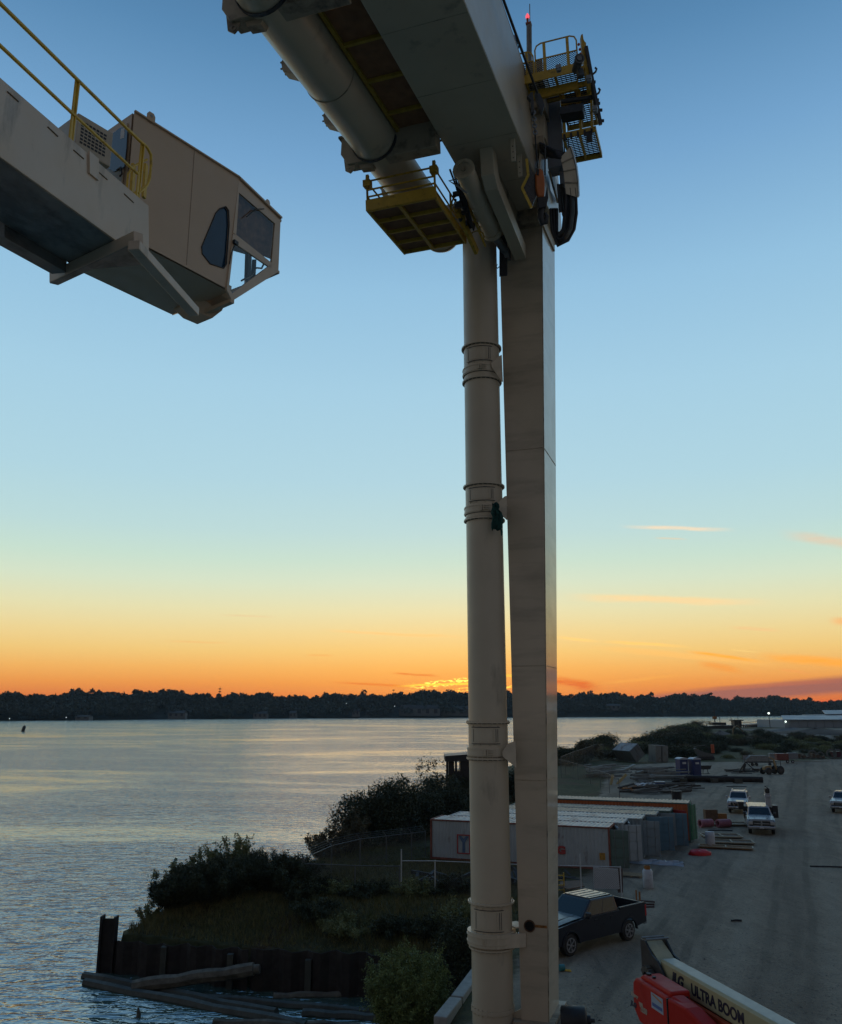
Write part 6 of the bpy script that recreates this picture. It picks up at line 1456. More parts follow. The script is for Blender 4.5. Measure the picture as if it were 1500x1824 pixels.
# headstock plates
sidep = [(-.62, .36), (-.36, .36), (-.05, .10), (.25, .02), (.75, -.40), (.95, -.75), (.5, -1.3), (-.5, -1.3), (-.62, -.4)]
for y_ in (-.10, bw+.03):
    m = MB(); m.prism([L(x, y_, z) for x, z in sidep], BL_*.06); m.build('headstock_plate', BLK, bl, True, bevel=.01)
m = MB(); m.prism([L(-.50, .0, .32), L(-.05, .0, .10), L(.3, .0, -.10), L(.3, 0, -.2), L(-.5, 0, .2)], BL_*bw); m.build('end_cover', LCR, bl, True)
m = MB(); m.cyl(L(-.54, -.1, .40), L(-.54, bw+.09, .40), .03, n=8); m.cyl(L(-.30, -.1, .41), L(-.30, bw+.09, .41), .03, n=8); m.build('cross_bar', GALV, bl, True)
# hose carrier chain
m = MB(); cpts = [(-.30, -.40), (-.18, -.26), (.0, -.28), (.25, -.45), (.6, -.62), (1.05, -.74)]
for (a, b), (c, d) in zip(cpts[:-1], cpts[1:]):
    for k in range(4):
        f = k/4; p = L(a+(c-a)*f, -.20, b+(d-b)*f); q = L(a+(c-a)*(f+.2), -.20, b+(d-b)*(f+.2)); m.beam(p, q, .16, .14)
m.build('hose_carrier', mat('carrier_grey', (.09, .085, .07), .5), bl, True)
m = MB(); m.beam(L(.9, -.07, -.54), L(9.5, -.07, -.56), .12, .11); m.build('red_side_rail', LRT, bl, True)
m = MB(); m.beam(L(1.0, -.14, -.70), L(9.5, -.14, -.72), .12, .12)
for k in range(26): p = L(1.0+k*.30, -.22, -.70-k*.0008); m.fbox((p, BH, BL_, BUP), (0, .16), (0, .06), (-.07, .05))
m.build('cable_track', mat('track_olive', (.12, .11, .06), .6), bl, True)
m = MB(); m.fbox(LF, (.7, 9.5), (.0, bw), (-1.6, -.52)); m.build('lower_frame', BLK, bl, True)
# lettering along the boom's camera side, reading away from the headstock
tm = Matrix(((BH[0], BUP[0], -BL_[0], 0), (BH[1], BUP[1], -BL_[1], 0), (BH[2], BUP[2], -BL_[2], 0), (0, 0, 0, 1)))
def tmat(a, c, b=-.004): p = L(a, b, c); q = tm.copy(); q[0][3], q[1][3], q[2][3] = p; return q
NAVY = mat('navy_lettering', (.012, .012, .035), .5)
def bx_(px, py): d = PLN(px, py, L(0, 0, 0), BL_)-L0; return float(d@BH), float(d@BUP)
a0, c0 = bx_(1196, 1749); a1, c1_ = bx_(1222, 1757); u0, w0 = bx_(1231, 1770); u1, w1 = bx_(1326, 1822)
print('lift text', a0, c0, a1, c1_, u0, w0, u1, w1)
hL = .40
zb_l = -.62
text('lettering', 'JLG', NAVY, bl, tmat(.80, -.335), .36, .004, .25, .018, fit=.64)
text('lettering', 'ULTRA BOOM', NAVY, bl, tmat(1.71, -.355), .36, .004, 0, .011, fit=2.16)
# red hood (engine and counterweight)
hd0 = PLN(1124, 1738, L(0, -.95, 0), BL_)
def HB(px, py, b=-.95): d = PLN(px, py, L(0, b, 0), BL_)-L0; return float(d@BH), float(d@BUP)
x0h, ztop_h = HB(1126, 1737); _, zbot = HB(1122, 1790); x1h, _z = HB(1187, 1778)
print('hood', x0h, x1h, ztop_h, zbot, _z)
zt_ = (ztop_h+_z)/2; bt_ = -.95
hp = [(x0h+.16, zt_), (x0h+.02, zt_-.14), (x0h, zt_-.32), (x0h, zbot), (x0h+.28, zbot-.25), (x1h, zbot-.30), (x1h, zt_)]
m = MB(); m.prism([L(x, bt_, z) for x, z in hp], BL_*.62); hood = m.build('hood', LRD, bl, True, bevel=.05, seg=3)
hp2 = [(x0h+.30, zt_+.10), (x0h+.12, zt_+.0), (x0h+.10, zt_-.5), (x1h-.02, zt_-.5), (x1h-.02, zt_+.10)]
m = MB(); m.prism([L(x, bt_+.14, z) for x, z in hp2], BL_*.55); m.build('hood_top', LRD, bl, True, bevel=.06, seg=3)
m = MB(); m.prism([L(x1h+.03, bt_, zt_), L(x1h+.03, bt_, zbot-.3), L(x1h+1.7, bt_+.45, zbot-.3), L(x1h+1.7, bt_+.45, zt_-.55), L(x1h+.6, bt_+.14, zt_-.06)], BL_*.42)
m.prism([L(x1h+.03, bt_+.1, zt_+.05), L(x1h+.03, bt_+.1, zt_-.5), L(x1h+.9, bt_+.3, zt_-.5), L(x1h+.7, bt_+.3, zt_-.12)], BL_*.35); m.build('side_cowl', LRD, bl, True, bevel=.05, seg=3)
m = MB(); m.fbox((L(x1h-.001, bt_-.004, zbot-.3), BH, BL_, BUP), (0, .03), (-.002, .6), (0, zt_-zbot+.28)); m.build('hood_seam', BLK, bl, True)
m = MB(); m.cyl(L(x0h+.35, bt_+.3, zt_+.10), L(x0h+.35, bt_+.3, zt_+.14), .07, n=12); m.cyl(L(x0h+.62, bt_+.3, zt_+.10), L(x0h+.62, bt_+.3, zt_+.14), .05, n=12); m.build('filler_cap', BLK, bl, True, split=True)
m = MB(); m.fbox(LF, (-.1, 9.0), (-.5, .9), (-2.9, -1.6)); m.build('turntable', BLK, bl, True, bevel=.04)
m = MB(); m.fbox(LF, (1.5, 6.5), (-1.1, 1.5), (-3.1, -2.4)); m.build('undercarriage', DARKM, bl, True, bevel=.04)
for a_ in (1.4, 6.2):
    for b_ in (-1.15, 1.35):
        m = MB(); p = L(a_, b_, 0); p[2] = .62; m.cyl(p-BL_*.2, p+BL_*.2, .62, n=28); m.build('wheel', RUBBER, bl, True)
def dec(body, px, py, size, mt, sx=1.0, shear=.2, bold=.01):
    a_, c_ = HB(px, py); text('lettering', body, mt, bl, tmat(a_, c_, bt_-.006), size, .002, shear, bold, sx)
STK = mat('sticker_white', (.36, .42, .50), .5, var=.05); STC = mat('decal_cream', (.42, .34, .26), .5)
dec('JLG', 1124, 1789, .155, NAVY, 1.25, .25, .012)
dec('1250', 1141, 1800, .17, STC, 1.0, .2)
dec('Power', 1125, 1772, .13, STC, 1.0, .2)
m = MB(); a_, c_ = HB(1161, 1788); a2_, c2_ = HB(1182, 1800); m.fbox((L(a_, bt_-.008, c2_-.11), BH, BL_, BUP), (0, a2_-a_), (0, .006), (0, .36)); m.build('sticker', STK, bl, True)
m = MB(); m.fbox((L(a_+.04, bt_-.010, c2_-.05), BH, BL_, BUP), (0, a2_-a_-.08), (0, .003), (0, .08)); m.build('sticker_band', mat('sticker_blue', (.08, .12, .3), .5), bl, True)
m = MB(); m.prism([L(a_+.06, bt_-.010, c2_+.20), L(a2_-.06, bt_-.010, c2_+.12), L(a2_-.06, bt_-.010, c2_+.17), L(a_+.1, bt_-.010, c2_+.23)], BL_*.003); m.build('sticker_swoosh', mat('sticker_orange', (.5, .2, .05), .5), bl, True)
m = MB(); m.prism([L(*q) for q in ((HB(1138, 1784)[0], bt_-.008, HB(1138, 1784)[1]), (HB(1145, 1788)[0], bt_-.008, HB(1145, 1788)[1]), (HB(1146, 1800)[0], bt_-.008, HB(1146, 1800)[1]), (HB(1141, 1794)[0], bt_-.008, HB(1141, 1794)[1]))], BL_*.006); m.build('decal', STC, bl, True)

# black drum-like fender at the foot of the leg
t = thing('rubber_fender', 'big black cylindrical rubber fender lying at the foot of the leg', 'fender', (*WZ(1020, 1812)[:2], 0)); p = WZ(1000, 1818, .35); q = WZ(1046, 1818, .40)
m = MB(); m.tube([p, p+(q-p)*.05, q-(q-p)*.05, q], [.36, .42, .42, .33], 28); m.build('roller', RUBBER, t, True); m = MB(); ax = nrm(q-p); m.cyl(q, q+ax*.12, .16, n=14); m.cyl(q+ax*.12, q+ax*.24, .06, n=10); m.build('axle_end', DARKM, t, True)
t = thing('blue_rag', 'small blue and yellow hose fitting dropped beside the leg', 'fitting', (*WZ(1001, 1723)[:2], 0)); m = MB(); p = WZ(1001, 1724, .12); m.cyl(p+[-.1, 0, 0], p+[.1, .05, 0], .12, n=10); m.build('blue_cap', mat('cyan_plastic', (.03, .18, .2), .5), t, True)
m = MB()
for k in range(3): m.cyl(p+[.1, 0, .02*k-.1], p+[.35, -.1+.1*k, -.1], .02, n=6)
m.build('yellow_legs', YEL, t, True)

# ============================================================ small things round the containers
SCL = {'tractor': .56, 'trailer': .55, 'water_bowser': .5, 'white_box_unit': .5, 'cable_reels': .55, 'low_loader': .55, 'maroon_container': .6, 'plough_frame': .62, 'field_table': .55, 'wrecked_excavator': .5, 'bucket_arm': .42, 'black_drum': .5, 'white_skip_lid': .55, 'brown_crate': .7, 'pipe_coils': .8, 'gas_cylinder': .92, 'white_barrel': .78, 'red_cover': .68, 'steel_scrap': .62, 'tipping_hopper': .62, 'portable_toilet': .92, 'earth_mound': .7}
def ground_thing(name, label, cat, px, py, group=None, rz=0.0):
    p = WZ(px, py); t = thing(name, label, cat, (p[0], p[1], hz(p[0], p[1])), rz, group)
    if name in SCL: t.matrix_basis = t.matrix_basis @ Matrix.Scale(SCL[name], 4)
    return t
def part(m, nm, mt, t, **k): return m.build(nm, mt, t, **k)
PLW = mat('white_plastic', (.45, .48, .52), .5, var=.06, dirt=(90, 90, 90), dirt_amt=.4, dirt_scale=(4, 4, 4))
t = ground_thing('gas_cylinder', 'white gas tank with a brown collar standing on the gravel', 'gas tank', 1155, 1582); m = MB(); m.tube([(0, 0, 0), (0, 0, .06), (0, 0, 1.0), (0, 0, 1.1)], [.26, .31, .31, .24], 24); part(m, 'tank', PLW, t)
m = MB(); m.ring((0, 0, 1.2), (0, 0, 1), .16, .19, .2, 20); part(m, 'collar', RUST, t); m = MB(); m.box((-.15, .05), (-.06, .06), (1.10, 1.22)); part(m, 'valve', BLK, t)
t = ground_thing('white_barrel', 'white plastic barrel beside the green doors of the orange container', 'barrel', 1266, 1508); m = MB(); m.tube([(0, 0, 0), (0, 0, .05), (0, 0, .45), (0, 0, .9), (0, 0, 1.25), (0, 0, 1.3)], [.38, .43, .44, .44, .43, .36], 24); part(m, 'barrel_body', PLW, t); m = MB(); m.ring((0, 0, 1.3), (0, 0, 1), .34, .40, .05, 24); part(m, 'rim', PLW, t)
t = ground_thing('red_cover', 'crumpled bright red cover lying on the ground by the blue doors', 'cover', 1247, 1523); rows = []
for i in range(9):
    a = i/8; rr_ = 1.0*math.cos(a*math.pi/2)**.45; rows.append([(rr_*1.15*math.cos(b)*(1+.07*math.sin(3*b+i)), rr_*.75*math.sin(b), .55*a**.6+.04*math.sin(5*b+i)) for b in np.linspace(0, 2*math.pi, 26)])
m = MB(); m.grid(rows, True); part(m, 'cloth', mat('red_tarp', (.50, .012, .02), .5, var=.1), t)
t = ground_thing('plastic_sheeting', 'rumpled white plastic sheeting on the ground before the grey door', 'sheeting', 1165, 1538, rz=-.35); rows = []
for i in range(14):
    x = -1.9+i*.29; rows.append([(x+.06*math.sin(i*2+j), -.45+j*.13+.1*math.sin(i*1.3), .02+(.30*abs(math.sin(i*1.9+j*.8))*math.sin(j/7*math.pi))) for j in range(8)])
m = MB(); m.grid(rows, False); part(m, 'sheet', mat('white_sheeting', (.34, .38, .42), .45), t)
def pallet(label, px, py, rz, sc=1.0, mt=None, name='pallet', group='timber pallets and frames by the containers'):
    t = ground_thing(name, label, 'pallet', px, py, group, rz); mt = mt or mat('pallet_wood', (.26, .20, .12), .8, var=.3, vs=6)
    m = MB()
    for k in range(7): m.box((-.6*sc, .6*sc), (-.5*sc+k*.16*sc, -.5*sc+k*.16*sc+.10*sc), (.10, .12))
    for k in (-.56, -.04, .5): m.box((k*sc, k*sc+.08), (-.5*sc, .56*sc), (.02, .099))
    part(m, 'slats', mt, t); return t
pallet('weathered pallet on the ground left of the white gas tank', 1126, 1561, -.35)
FRW = mat('frame_wood', (.30, .27, .20), .7, var=.2, vs=5)
def flatframe(label, px, py, w_, d_, rz, inner=None):
    t = ground_thing('wooden_frame', label, 'wooden frame', px, py, 'timber pallets and frames by the containers', rz); m = MB(); z = .12
    m.box((-w_, w_), (-d_, -d_+.1), (z, z+.08)); m.box((-w_, w_), (d_-.1, d_), (z, z+.08)); m.box((-w_, -w_+.1), (-d_+.1, d_-.1), (z, z+.08)); m.box((w_-.1, w_), (-d_+.1, d_-.1), (z, z+.08)); m.box((-.05, .05), (-d_+.1, d_-.1), (z, z+.075))
    part(m, 'frame', FRW, t); m = MB(); m.box((-w_+.1, w_-.1), (-d_+.1, d_-.1), (z-.06, z-.01)); part(m, 'panel', inner or mat('brown_panel', (.12, .085, .06), .8, var=.3), t)
flatframe('framed wooden panel on the ground nearest the white barrel', 1285, 1492, 1.5, .9, -.1)
flatframe('light-edged wooden frame lying in front of the others', 1303, 1503, 1.6, .8, -.2)
flatframe('lowest long wooden frame on the gravel right of the white barrel', 1293, 1512, 1.9, .5, -.35, RUST)
flatframe('small dark frame behind the pink pipes', 1300, 1470, 1.6, .9, -.05)
t = ground_thing('pipe_coils', 'two short pinkish pipes lying beside the orange container', 'pipes', 1273, 1474)
for k, (a, b) in enumerate(((-.9, .3), (1.0, .5))):
    m = MB(); m.ring((a, 0, .45), (1, .3, 0), .28, .42, 1.5, 24); part(m, 'pipe', mat('pinkish_pipe', (.34, .12, .15), .6, var=.2), t)
t = ground_thing('brown_crate', 'brown crate standing behind the orange container corner', 'crate', 1268, 1462); m = MB(); m.box((-.9, .7), (-.5, .5), (0, 1.4)); part(m, 'crate_body', mat('brown_crate', (.14, .08, .045), .8, var=.3), t, bevel=.02); m = MB(); m.box((.71, 1.9), (-.4, .4), (0, .9)); part(m, 'side_box', RUST, t, bevel=.02)
t = ground_thing('black_drum', 'open black drum standing just beyond the orange container roof', 'drum', 1206, 1426); m = MB(); m.tube([(0, 0, 0), (0, 0, 2.0)], [1.0, 1.15], 26); part(m, 'drum_shell', BLK, t); m = MB(); m.ring((0, 0, 2.0), (0, 0, 1), .95, 1.2, .12, 26); part(m, 'drum_rim', DARKM, t)
t = ground_thing('steel_scrap', 'upright rusty steel sections behind the dark pickup truck', 'scrap', 1141, 1612)
m = MB(); m.box((-.35, -.25), (0, .1), (0, 1.15)); m.box((-.05, .07), (.1, .22), (0, 1.0)); part(m, 'upright', RUST, t, split=True)
m = MB(); m.box((-.5, 1.1), (-.3, -.15), (.0, .15)); m.beam((-.2, .2, .3), (1.3, .6, .12), .35, .1); m.beam((-.5, -.9, .05), (.9, -.8, .05), .4, .1); part(m, 'flat_piece', mat('dark_rust', (.06, .03, .025), .8), t, split=True)
for i, (px, py, l_, a) in enumerate(((1487, 1545, 3.0, -.2), (1312, 1643, .5, .1), (1312, 1402, 2.6, 0), (1283, 1480, 2.0, -.1))):
    t = ground_thing('loose_bar', ['thin dark bar on the gravel at the right picture edge', 'short stick lying alone on the open gravel', 'thin dark bar on the pale ground beyond the containers', 'curved dark hose end beside the silver work truck'][i], 'bar', px, py, rz=a); m = MB(); m.tube([(-l_/2, 0, .05), (0, .05, .06), (l_/2, -.03, .05)], .05, 6); part(m, 'bar', BLK, t)

# ============================================================ things across the yard
TB = mat('toilet_blue', (.015, .035, .14), .45, var=.06); TW = mat('toilet_roof', (.40, .44, .50), .4, var=.05)
def toilet(label, px, py, rz):
    t = ground_thing('portable_toilet', label, 'portable toilet', px, py, 'blue portable toilets', rz); m = MB(); m.box((-.72, .72), (-.72, .72), (.08, 2.75)); part(m, 'cabin', TB, t, bevel=.05)
    m = MB(); rows = [[(x, y, 2.76+.30*(1-(x/.8)**2)**.5*1.0) for y in (-.8, 0, .8)] for x in np.linspace(-.79, .79, 11)]; m.grid(rows, True); m.prism([(x, -.8, 2.76+.30*(max(0, 1-(x/.8)**2))**.5) for x in np.linspace(-.8, .8, 11)], (0, .02, 0)); m.prism([(x, .78, 2.76+.30*(max(0, 1-(x/.8)**2))**.5) for x in np.linspace(-.8, .8, 11)], (0, .02, 0)); part(m, 'roof', TW, t)
    m = MB(); m.box((-.55, .5), (-.76, -.722), (.2, 2.55)); d_ = part(m, 'door', mat('toilet_blue_door', (.012, .028, .11), .4), t, bevel=.01)
    m = MB(); m.box((-.30, .35), (-.775, -.762), (2.05, 2.35)); part(m, 'door_sign', PLATE, d_)
    m = MB(); m.box((-.8, .8), (-.8, .8), (0, .08)); part(m, 'base', BLK, t)
toilet('left one of the two blue portable toilets', 1216, 1384, .25); toilet('right one of the two blue portable toilets', 1239, 1384, .25)
t = ground_thing('long_pipe', 'long rusty steel pipe on blocks in front of the portable toilets', 'pipe', 1280, 1390); a, b = WZ(1200, 1386, .5), WZ(1359, 1389, .5)
m = MB(); m.cyl(a, b, .40, n=16); part(m, 'pipe', SHEET, t, world=True)
m = MB()
for f in (.1, .45, .72): c_ = a+(b-a)*f; m.box((c_[0]-.5, c_[0]+.5), (c_[1]-.6, c_[1]+.6), (-.1, .62))
part(m, 'block', WOODD, t, world=True, split=True)
def pile(label, x0, x1, y0, y1, n_, mt, name='timber_pile', cat='timber pile', zz=.5, seed=0, lmin=1, lmax=4):
    r_ = random.Random(seed); t = ground_thing(name, label, cat, (x0+x1)/2, (y0+y1)/2); m = MB()
    for k in range(n_):
        p = WZ(r_.uniform(x0, x1), r_.uniform(y0, y1)); a = r_.uniform(-.4, .9); l_ = r_.uniform(lmin, lmax); z = r_.uniform(.05, zz); m.beam(p+[0, 0, z], p+[l_*math.cos(a), l_*math.sin(a), z+r_.uniform(-.1, .25)], r_.uniform(.1, .4), r_.uniform(.06, .25))
    part(m, 'pieces', mt, t, world=True)
GRW = mat('grey_timber', (.17, .18, .17), .8, var=.35, vs=.6); BRW = mat('brown_debris', (.055, .045, .04), .85, var=.5, vs=.7)
pile('light grey timber stacked in a heap left of the portable toilets', 1122, 1168, 1380, 1399, 50, GRW, seed=1, zz=1.3, lmin=2, lmax=8)
pile('dark debris strip along the long steel pipe', 1190, 1275, 1389, 1393, 60, BRW, seed=2)
pile('brown debris between the grey timber and the toilets', 1130, 1200, 1379, 1384, 40, BRW, seed=3)
pile('low scatter of dark boards beyond the orange container', 1100, 1200, 1402, 1414, 80, BRW, seed=4, zz=.3, lmax=5)
pile('white and grey offcuts in front of the grey timber heap', 1130, 1165, 1396, 1405, 40, PLW, seed=5, zz=.25, lmin=.2, lmax=1.0)
pile('row of trestles and boards by the distant fence', 1040, 1085, 1376, 1388, 46, GRW, seed=6, zz=1.2, lmax=5)
pile('reddish scraps near the black drum', 1108, 1135, 1404, 1412, 14, RUST, seed=7, zz=.3, lmax=2)
pile('dark tangled debris around the pale open ground left of the tractor', 1290, 1345, 1372, 1378, 18, BRW, seed=8, zz=.4, lmax=4)
for i, (px, y0, y1) in enumerate(((1088, 1398, 1389), (1099, 1397, 1390))):
    t = ground_thing('yellow_board', ['upright pale yellow board on the left by the distant fence', 'leaning pale yellow board on the right by the distant fence'][i], 'board', px, y0); m = MB(); p = WZ(px, y0); m.beam(p, p+[.35+1.0*i, 0, 1.3], .35, .08, up=(0, 1, 0)); part(m, 'board', mat('yellow_board', (.45, .36, .17), .7), t, world=True)
t = ground_thing('white_skip_lid', 'small white-topped dark bin in front of the timber heap', 'bin', 1176, 1401); m = MB(); m.box((-1.1, 1.1), (-.6, .6), (.2, 1.0)); part(m, 'bin_body', TB, t, bevel=.04); m = MB(); m.box((-1.15, 1.15), (-.65, .65), (1.01, 1.12)); part(m, 'bin_lid', TW, t)
t = ground_thing('grey_plank', 'long pale plank on the ground before the tipped grey container', 'plank', 1117, 1371); a, b = WZ(1106, 1373, .2), WZ(1130, 1362, .4); m = MB(); m.beam(a, b, .6, .15); part(m, 'plank', GRW, t, world=True)
t = ground_thing('tipping_hopper', 'black tipping hopper right of the portable toilets', 'hopper', 1257, 1378, rz=.1); m = MB(); m.prism([(-1.6, -.7, 2.1), (1.5, -.7, 2.1), (1.0, -.7, 1.1), (-1.0, -.7, 1.1)], (0, 1.4, 0)); part(m, 'hopper', BLK, t, bevel=.03)
m = MB()
for x in (-.7, .7): m.beam((x, 0, 0), (x*.8, 0, 1.1), .12, .12, up=(0, 1, 0))
m.box((-.9, .9), (-.4, .4), (0, .12)); part(m, 'hopper_leg', BLK, t)
# tractor
t = ground_thing('tractor', 'dark tractor with a yellow bonnet parked at the far side of the yard', 'tractor', 1378, 1379, rz=math.radians(200)); TY = mat('worn_yellow', (.34, .24, .12), .6, var=.2)
def tyre(t, x, y, r, w_, mt=None, hub=None):
    m = MB(); m.tube([(x, y-w_/2, r), (x, y-w_*.4, r), (x, y+w_*.4, r), (x, y+w_/2, r)], [r*.88, r, r, r*.88], 24); wo = part(m, 'wheel', mt or RUBBER, t); m = MB(); m.cyl((x, y-w_/2-.02, r), (x, y+w_/2+.02, r), r*.42, n=16); part(m, 'hub', hub or DARKM, wo)
for y in (-1.2, 1.2): tyre(t, -1.5, y, 1.15, .55); tyre(t, 2.6, y, .95, .45)
m = MB(); m.box((-1.8, 3.2), (-.5, .5), (.7, 1.2)); part(m, 'chassis', DARKM, t, bevel=.03); m = MB(); m.prism([(.9, -.5, 1.25), (3.3, -.5, 1.25), (3.3, -.5, 2.0), (2.7, -.5, 2.35), (.9, -.5, 2.4)], (0, 1.0, 0)); part(m, 'bonnet', TY, t, bevel=.08)
m = MB(); m.box((-2.1, .5), (-.9, .9), (3.55, 3.68)); part(m, 'canopy', BLK, t, bevel=.03)
m = MB()
for x in (-2.0, .4):
    for y in (-.85, .85): m.beam((x, y, 1.2), (x, y, 3.55), .1, .1, up=(0, 1, 0))
part(m, 'canopy_post', BLK, t, split=True); m = MB(); m.box((-1.6, -.6), (-.4, .4), (1.21, 2.3)); part(m, 'seat', BLK, t, bevel=.05)
m = MB(); m.beam((-.4, .9, 1.3), (.7, 1.2, 4.2), .35, .3); m.beam((.3, 1.2, 3.9), (2.0, 1.2, 4.7), .3, .3); part(m, 'loader_arm', TY, t)
# further machines at the thicket edge
t = ground_thing('trailer', 'flat trailer with a pale tarpaulin load beside the tractor', 'trailer', 1352, 1364, rz=.05); m = MB(); m.box((-5, 5), (-1.2, 1.2), (1.0, 1.3)); part(m, 'trailer_bed', DARKM, t)
m = MB(); m.prism([(-4.6, -1.2, 1.31), (5.2, -1.2, 1.31), (5.0, -1.2, 2.6), (2.5, -1.2, 3.2), (-2.8, -1.2, 3.3), (-4.4, -1.2, 2.3)], (0, 2.4, 0)); part(m, 'tarpaulin', mat('pale_tarpaulin', (.20, .21, .205), .7, var=.3), t, bevel=.15, seg=3)
for x in (-2.6, -1.2, 3.2): tyre(t, x, -1.1, .5, .3)
t = ground_thing('water_bowser', 'reddish machine with a grey tank on two axles at the thicket edge', 'tank trailer', 1401, 1359, rz=-.05); m = MB(); m.box((-3.8, .6), (-1.2, 1.2), (1.0, 3.4)); part(m, 'red_body', mat('dull_red', (.16, .05, .04), .7, var=.4), t, bevel=.1)
m = MB(); m.box((.65, 4.2), (-1.1, 1.1), (1.4, 3.7)); part(m, 'grey_tank', mat('dull_grey_tank', (.18, .19, .2), .6), t, bevel=.15)
for x in (0, 1.9): tyre(t, x, -1.25, .6, .35, hub=PLW)
t = ground_thing('white_box_unit', 'low white box unit behind the tractor', 'machine', 1384, 1354); m = MB(); m.box((-3, 3), (-1, 1), (.8, 2.6)); part(m, 'box_body', mat('dull_white', (.22, .23, .23), .6, var=.2), t, bevel=.1); m = MB(); m.box((-3.2, 3.2), (-1.1, 1.1), (.2, .8)); part(m, 'skid', BLK, t)
t = ground_thing('cable_reels', 'row of old wheels and reels at the right thicket edge', 'reels', 1470, 1352)
for k, (x, r_) in enumerate(((-8, 1.0), (-4.5, 1.6), (-1.5, 1.3), (2.5, 1.8), (5.0, 1.8))):
    m = MB(); m.ring((x, 0, r_), (.4, 1, 0), r_*.65, r_, .5, 22); part(m, 'reel', mat('reel_grey', (.11, .12, .12), .7), t)
t = ground_thing('low_loader', 'dark low-loader frame between the tank trailer and the reels', 'trailer', 1440, 1356); m = MB(); m.box((-6, 6), (-1.2, 1.2), (.9, 1.2)); part(m, 'frame', BLK, t)
m = MB()
for k in range(7): m.box((-5.5+k*1.7, -4.6+k*1.7), (-.9, .9), (1.21, 1.5+(k*37 % 10)*.16))
part(m, 'load', mat('brown_load', (.10, .07, .05), .8, var=.5), t, split=True)
t = ground_thing('maroon_container', 'small maroon skip at the right edge by the haul road', 'skip', 1497, 1351); m = MB(); m.prism([(-3, -1, 2.2), (3.5, -1, 2.2), (2.8, -1, 0.1), (-2.2, -1, .1)], (0, 2.2, 0)); part(m, 'skip_body', mat('maroon', (.08, .02, .03), .7), t, bevel=.05); m = MB(); m.box((-3.1, 3.6), (-1.1, 1.3), (2.21, 2.32)); part(m, 'skip_rim', BLK, t)
t = ground_thing('plough_frame', 'dark A-shaped drag frame lying left of the tractor', 'implement', 1328, 1376); m = MB(); m.beam((-3.2, 0, .3), (3.4, 0, .3), .4, .3); part(m, 'base_beam', BLK, t)
m = MB(); m.beam((-1.5, 0, .4), (.2, 0, 2.6), .3, .3, up=(0, 1, 0)); m.beam((2.6, 0, .4), (.2, 0, 2.6), .2, .2, up=(0, 1, 0)); m.beam((-.6, 0, .4), (.1, 0, 2.2), .6, .4, up=(0, 1, 0)); part(m, 'brace', BLK, t)
t = ground_thing('field_table', 'small sign board on legs beside the tarpaulin trailer', 'sign board', 1331, 1364); m = MB(); m.box((-1.1, 1.1), (-.05, .05), (1.6, 3.2)); part(m, 'board', mat('dull_board', (.24, .25, .26), .6), t)
m = MB(); m.beam((-.8, 0, 0), (-.8, 0, 1.6), .1, .1, up=(0, 1, 0)); m.beam((.8, 0, 0), (.8, 0, 1.6), .1, .1, up=(0, 1, 0)); m.ring((2.0, 0, .8), (0, 1, 0), .55, .75, .3, 18); part(m, 'leg', BLK, t, split=True)
t = ground_thing('wrecked_excavator', 'wrecked excavator with an orange drum at the thicket edge', 'excavator', 1256, 1354, rz=.1); m = MB(); m.box((-4, 3.5), (-1.4, 1.4), (.1, 1.2)); part(m, 'track', BLK, t, bevel=.2)
m = MB(); m.prism([(-2.5, -1, 1.25), (3.4, -1, 1.25), (3.2, -1, 2.2), (.8, -1, 2.6), (-2.2, -1, 3.6), (-3.8, -1, 4.6), (-4.2, -1, 4.2)], (0, 2, 0)); part(m, 'body', mat('dull_steel', (.11, .12, .12), .7, var=.4), t, bevel=.05)
m = MB(); m.beam((-4.6, 0, 4.9), (.5, 0, 5.6), .4, .3); m.beam((.5, 0, 5.6), (2.6, 0, 3.8), .3, .3); part(m, 'arm', BLK, t); m = MB(); m.cyl((3.4, -.2, 2.6), (3.4, -.2, 5.9), .62, n=16); part(m, 'orange_drum', mat('orange_drum', (.45, .085, .03), .6), t)
t = ground_thing('bucket_arm', 'old yellowish excavator arm standing in the scrub', 'excavator arm', 1315, 1318); m = MB(); m.tube([(-4, 0, 0), (-3.4, 0, 7), (0, 0, 9.5), (4.5, 0, 5)], [.7, .8, .7, .4], 6); part(m, 'arm', mat('scrub_yellow', (.16, .13, .07), .8), t); m = MB(); m.prism([(3.5, -.7, 5), (5.5, -.7, 4.4), (5.8, -.7, 2.6), (4.2, -.7, 3)], (0, 1.4, 0)); part(m, 'bucket', BLK, t)
for i, (px, py, w_, h_) in enumerate(((1284, 1317, 9, 3.4), (1455, 1310, 26, 3.0), (1410, 1306, 18, 2.2))):
    t = ground_thing('earth_mound', ['pale sand heap in the scrub beyond the excavator', 'long brown spoil heap on the bare ground before the warehouse', 'low grey spoil heap left of the brown one'][i], 'spoil heap', px, py)
    rows = []
    for a in np.linspace(0, 1, 9): rows.append([(w_*(1-a)*math.cos(b)*(1+.15*math.sin(3*b+i)), w_*.6*(1-a)*math.sin(b), h_*a**.8*(1+.1*math.sin(4*b))) for b in np.linspace(0, 2*math.pi, 24)])
    m = MB(); m.grid(rows, True); part(m, 'heap', mat(['sand', 'brown_earth', 'grey_earth'][i], [(.17, .16, .14), (.085, .065, .05), (.13, .13, .125)][i], .95, var=.2, vs=.4), t)
t = thing('bare_clearing', 'pale bare clearing between scrub and warehouse', 'clearing', (*WZ(1440, 1318)[:2], 0)); t.name = 'clearing'; t['kind'] = 'structure'
m = MB(); rows = []
for y in np.linspace(1300, 1326, 10): rows.append([(*WZ(x, y)[:2], hz(*WZ(x, y)[:2])+.12) for x in np.linspace(1330+18*math.sin(y*.4), 1640, 16)])
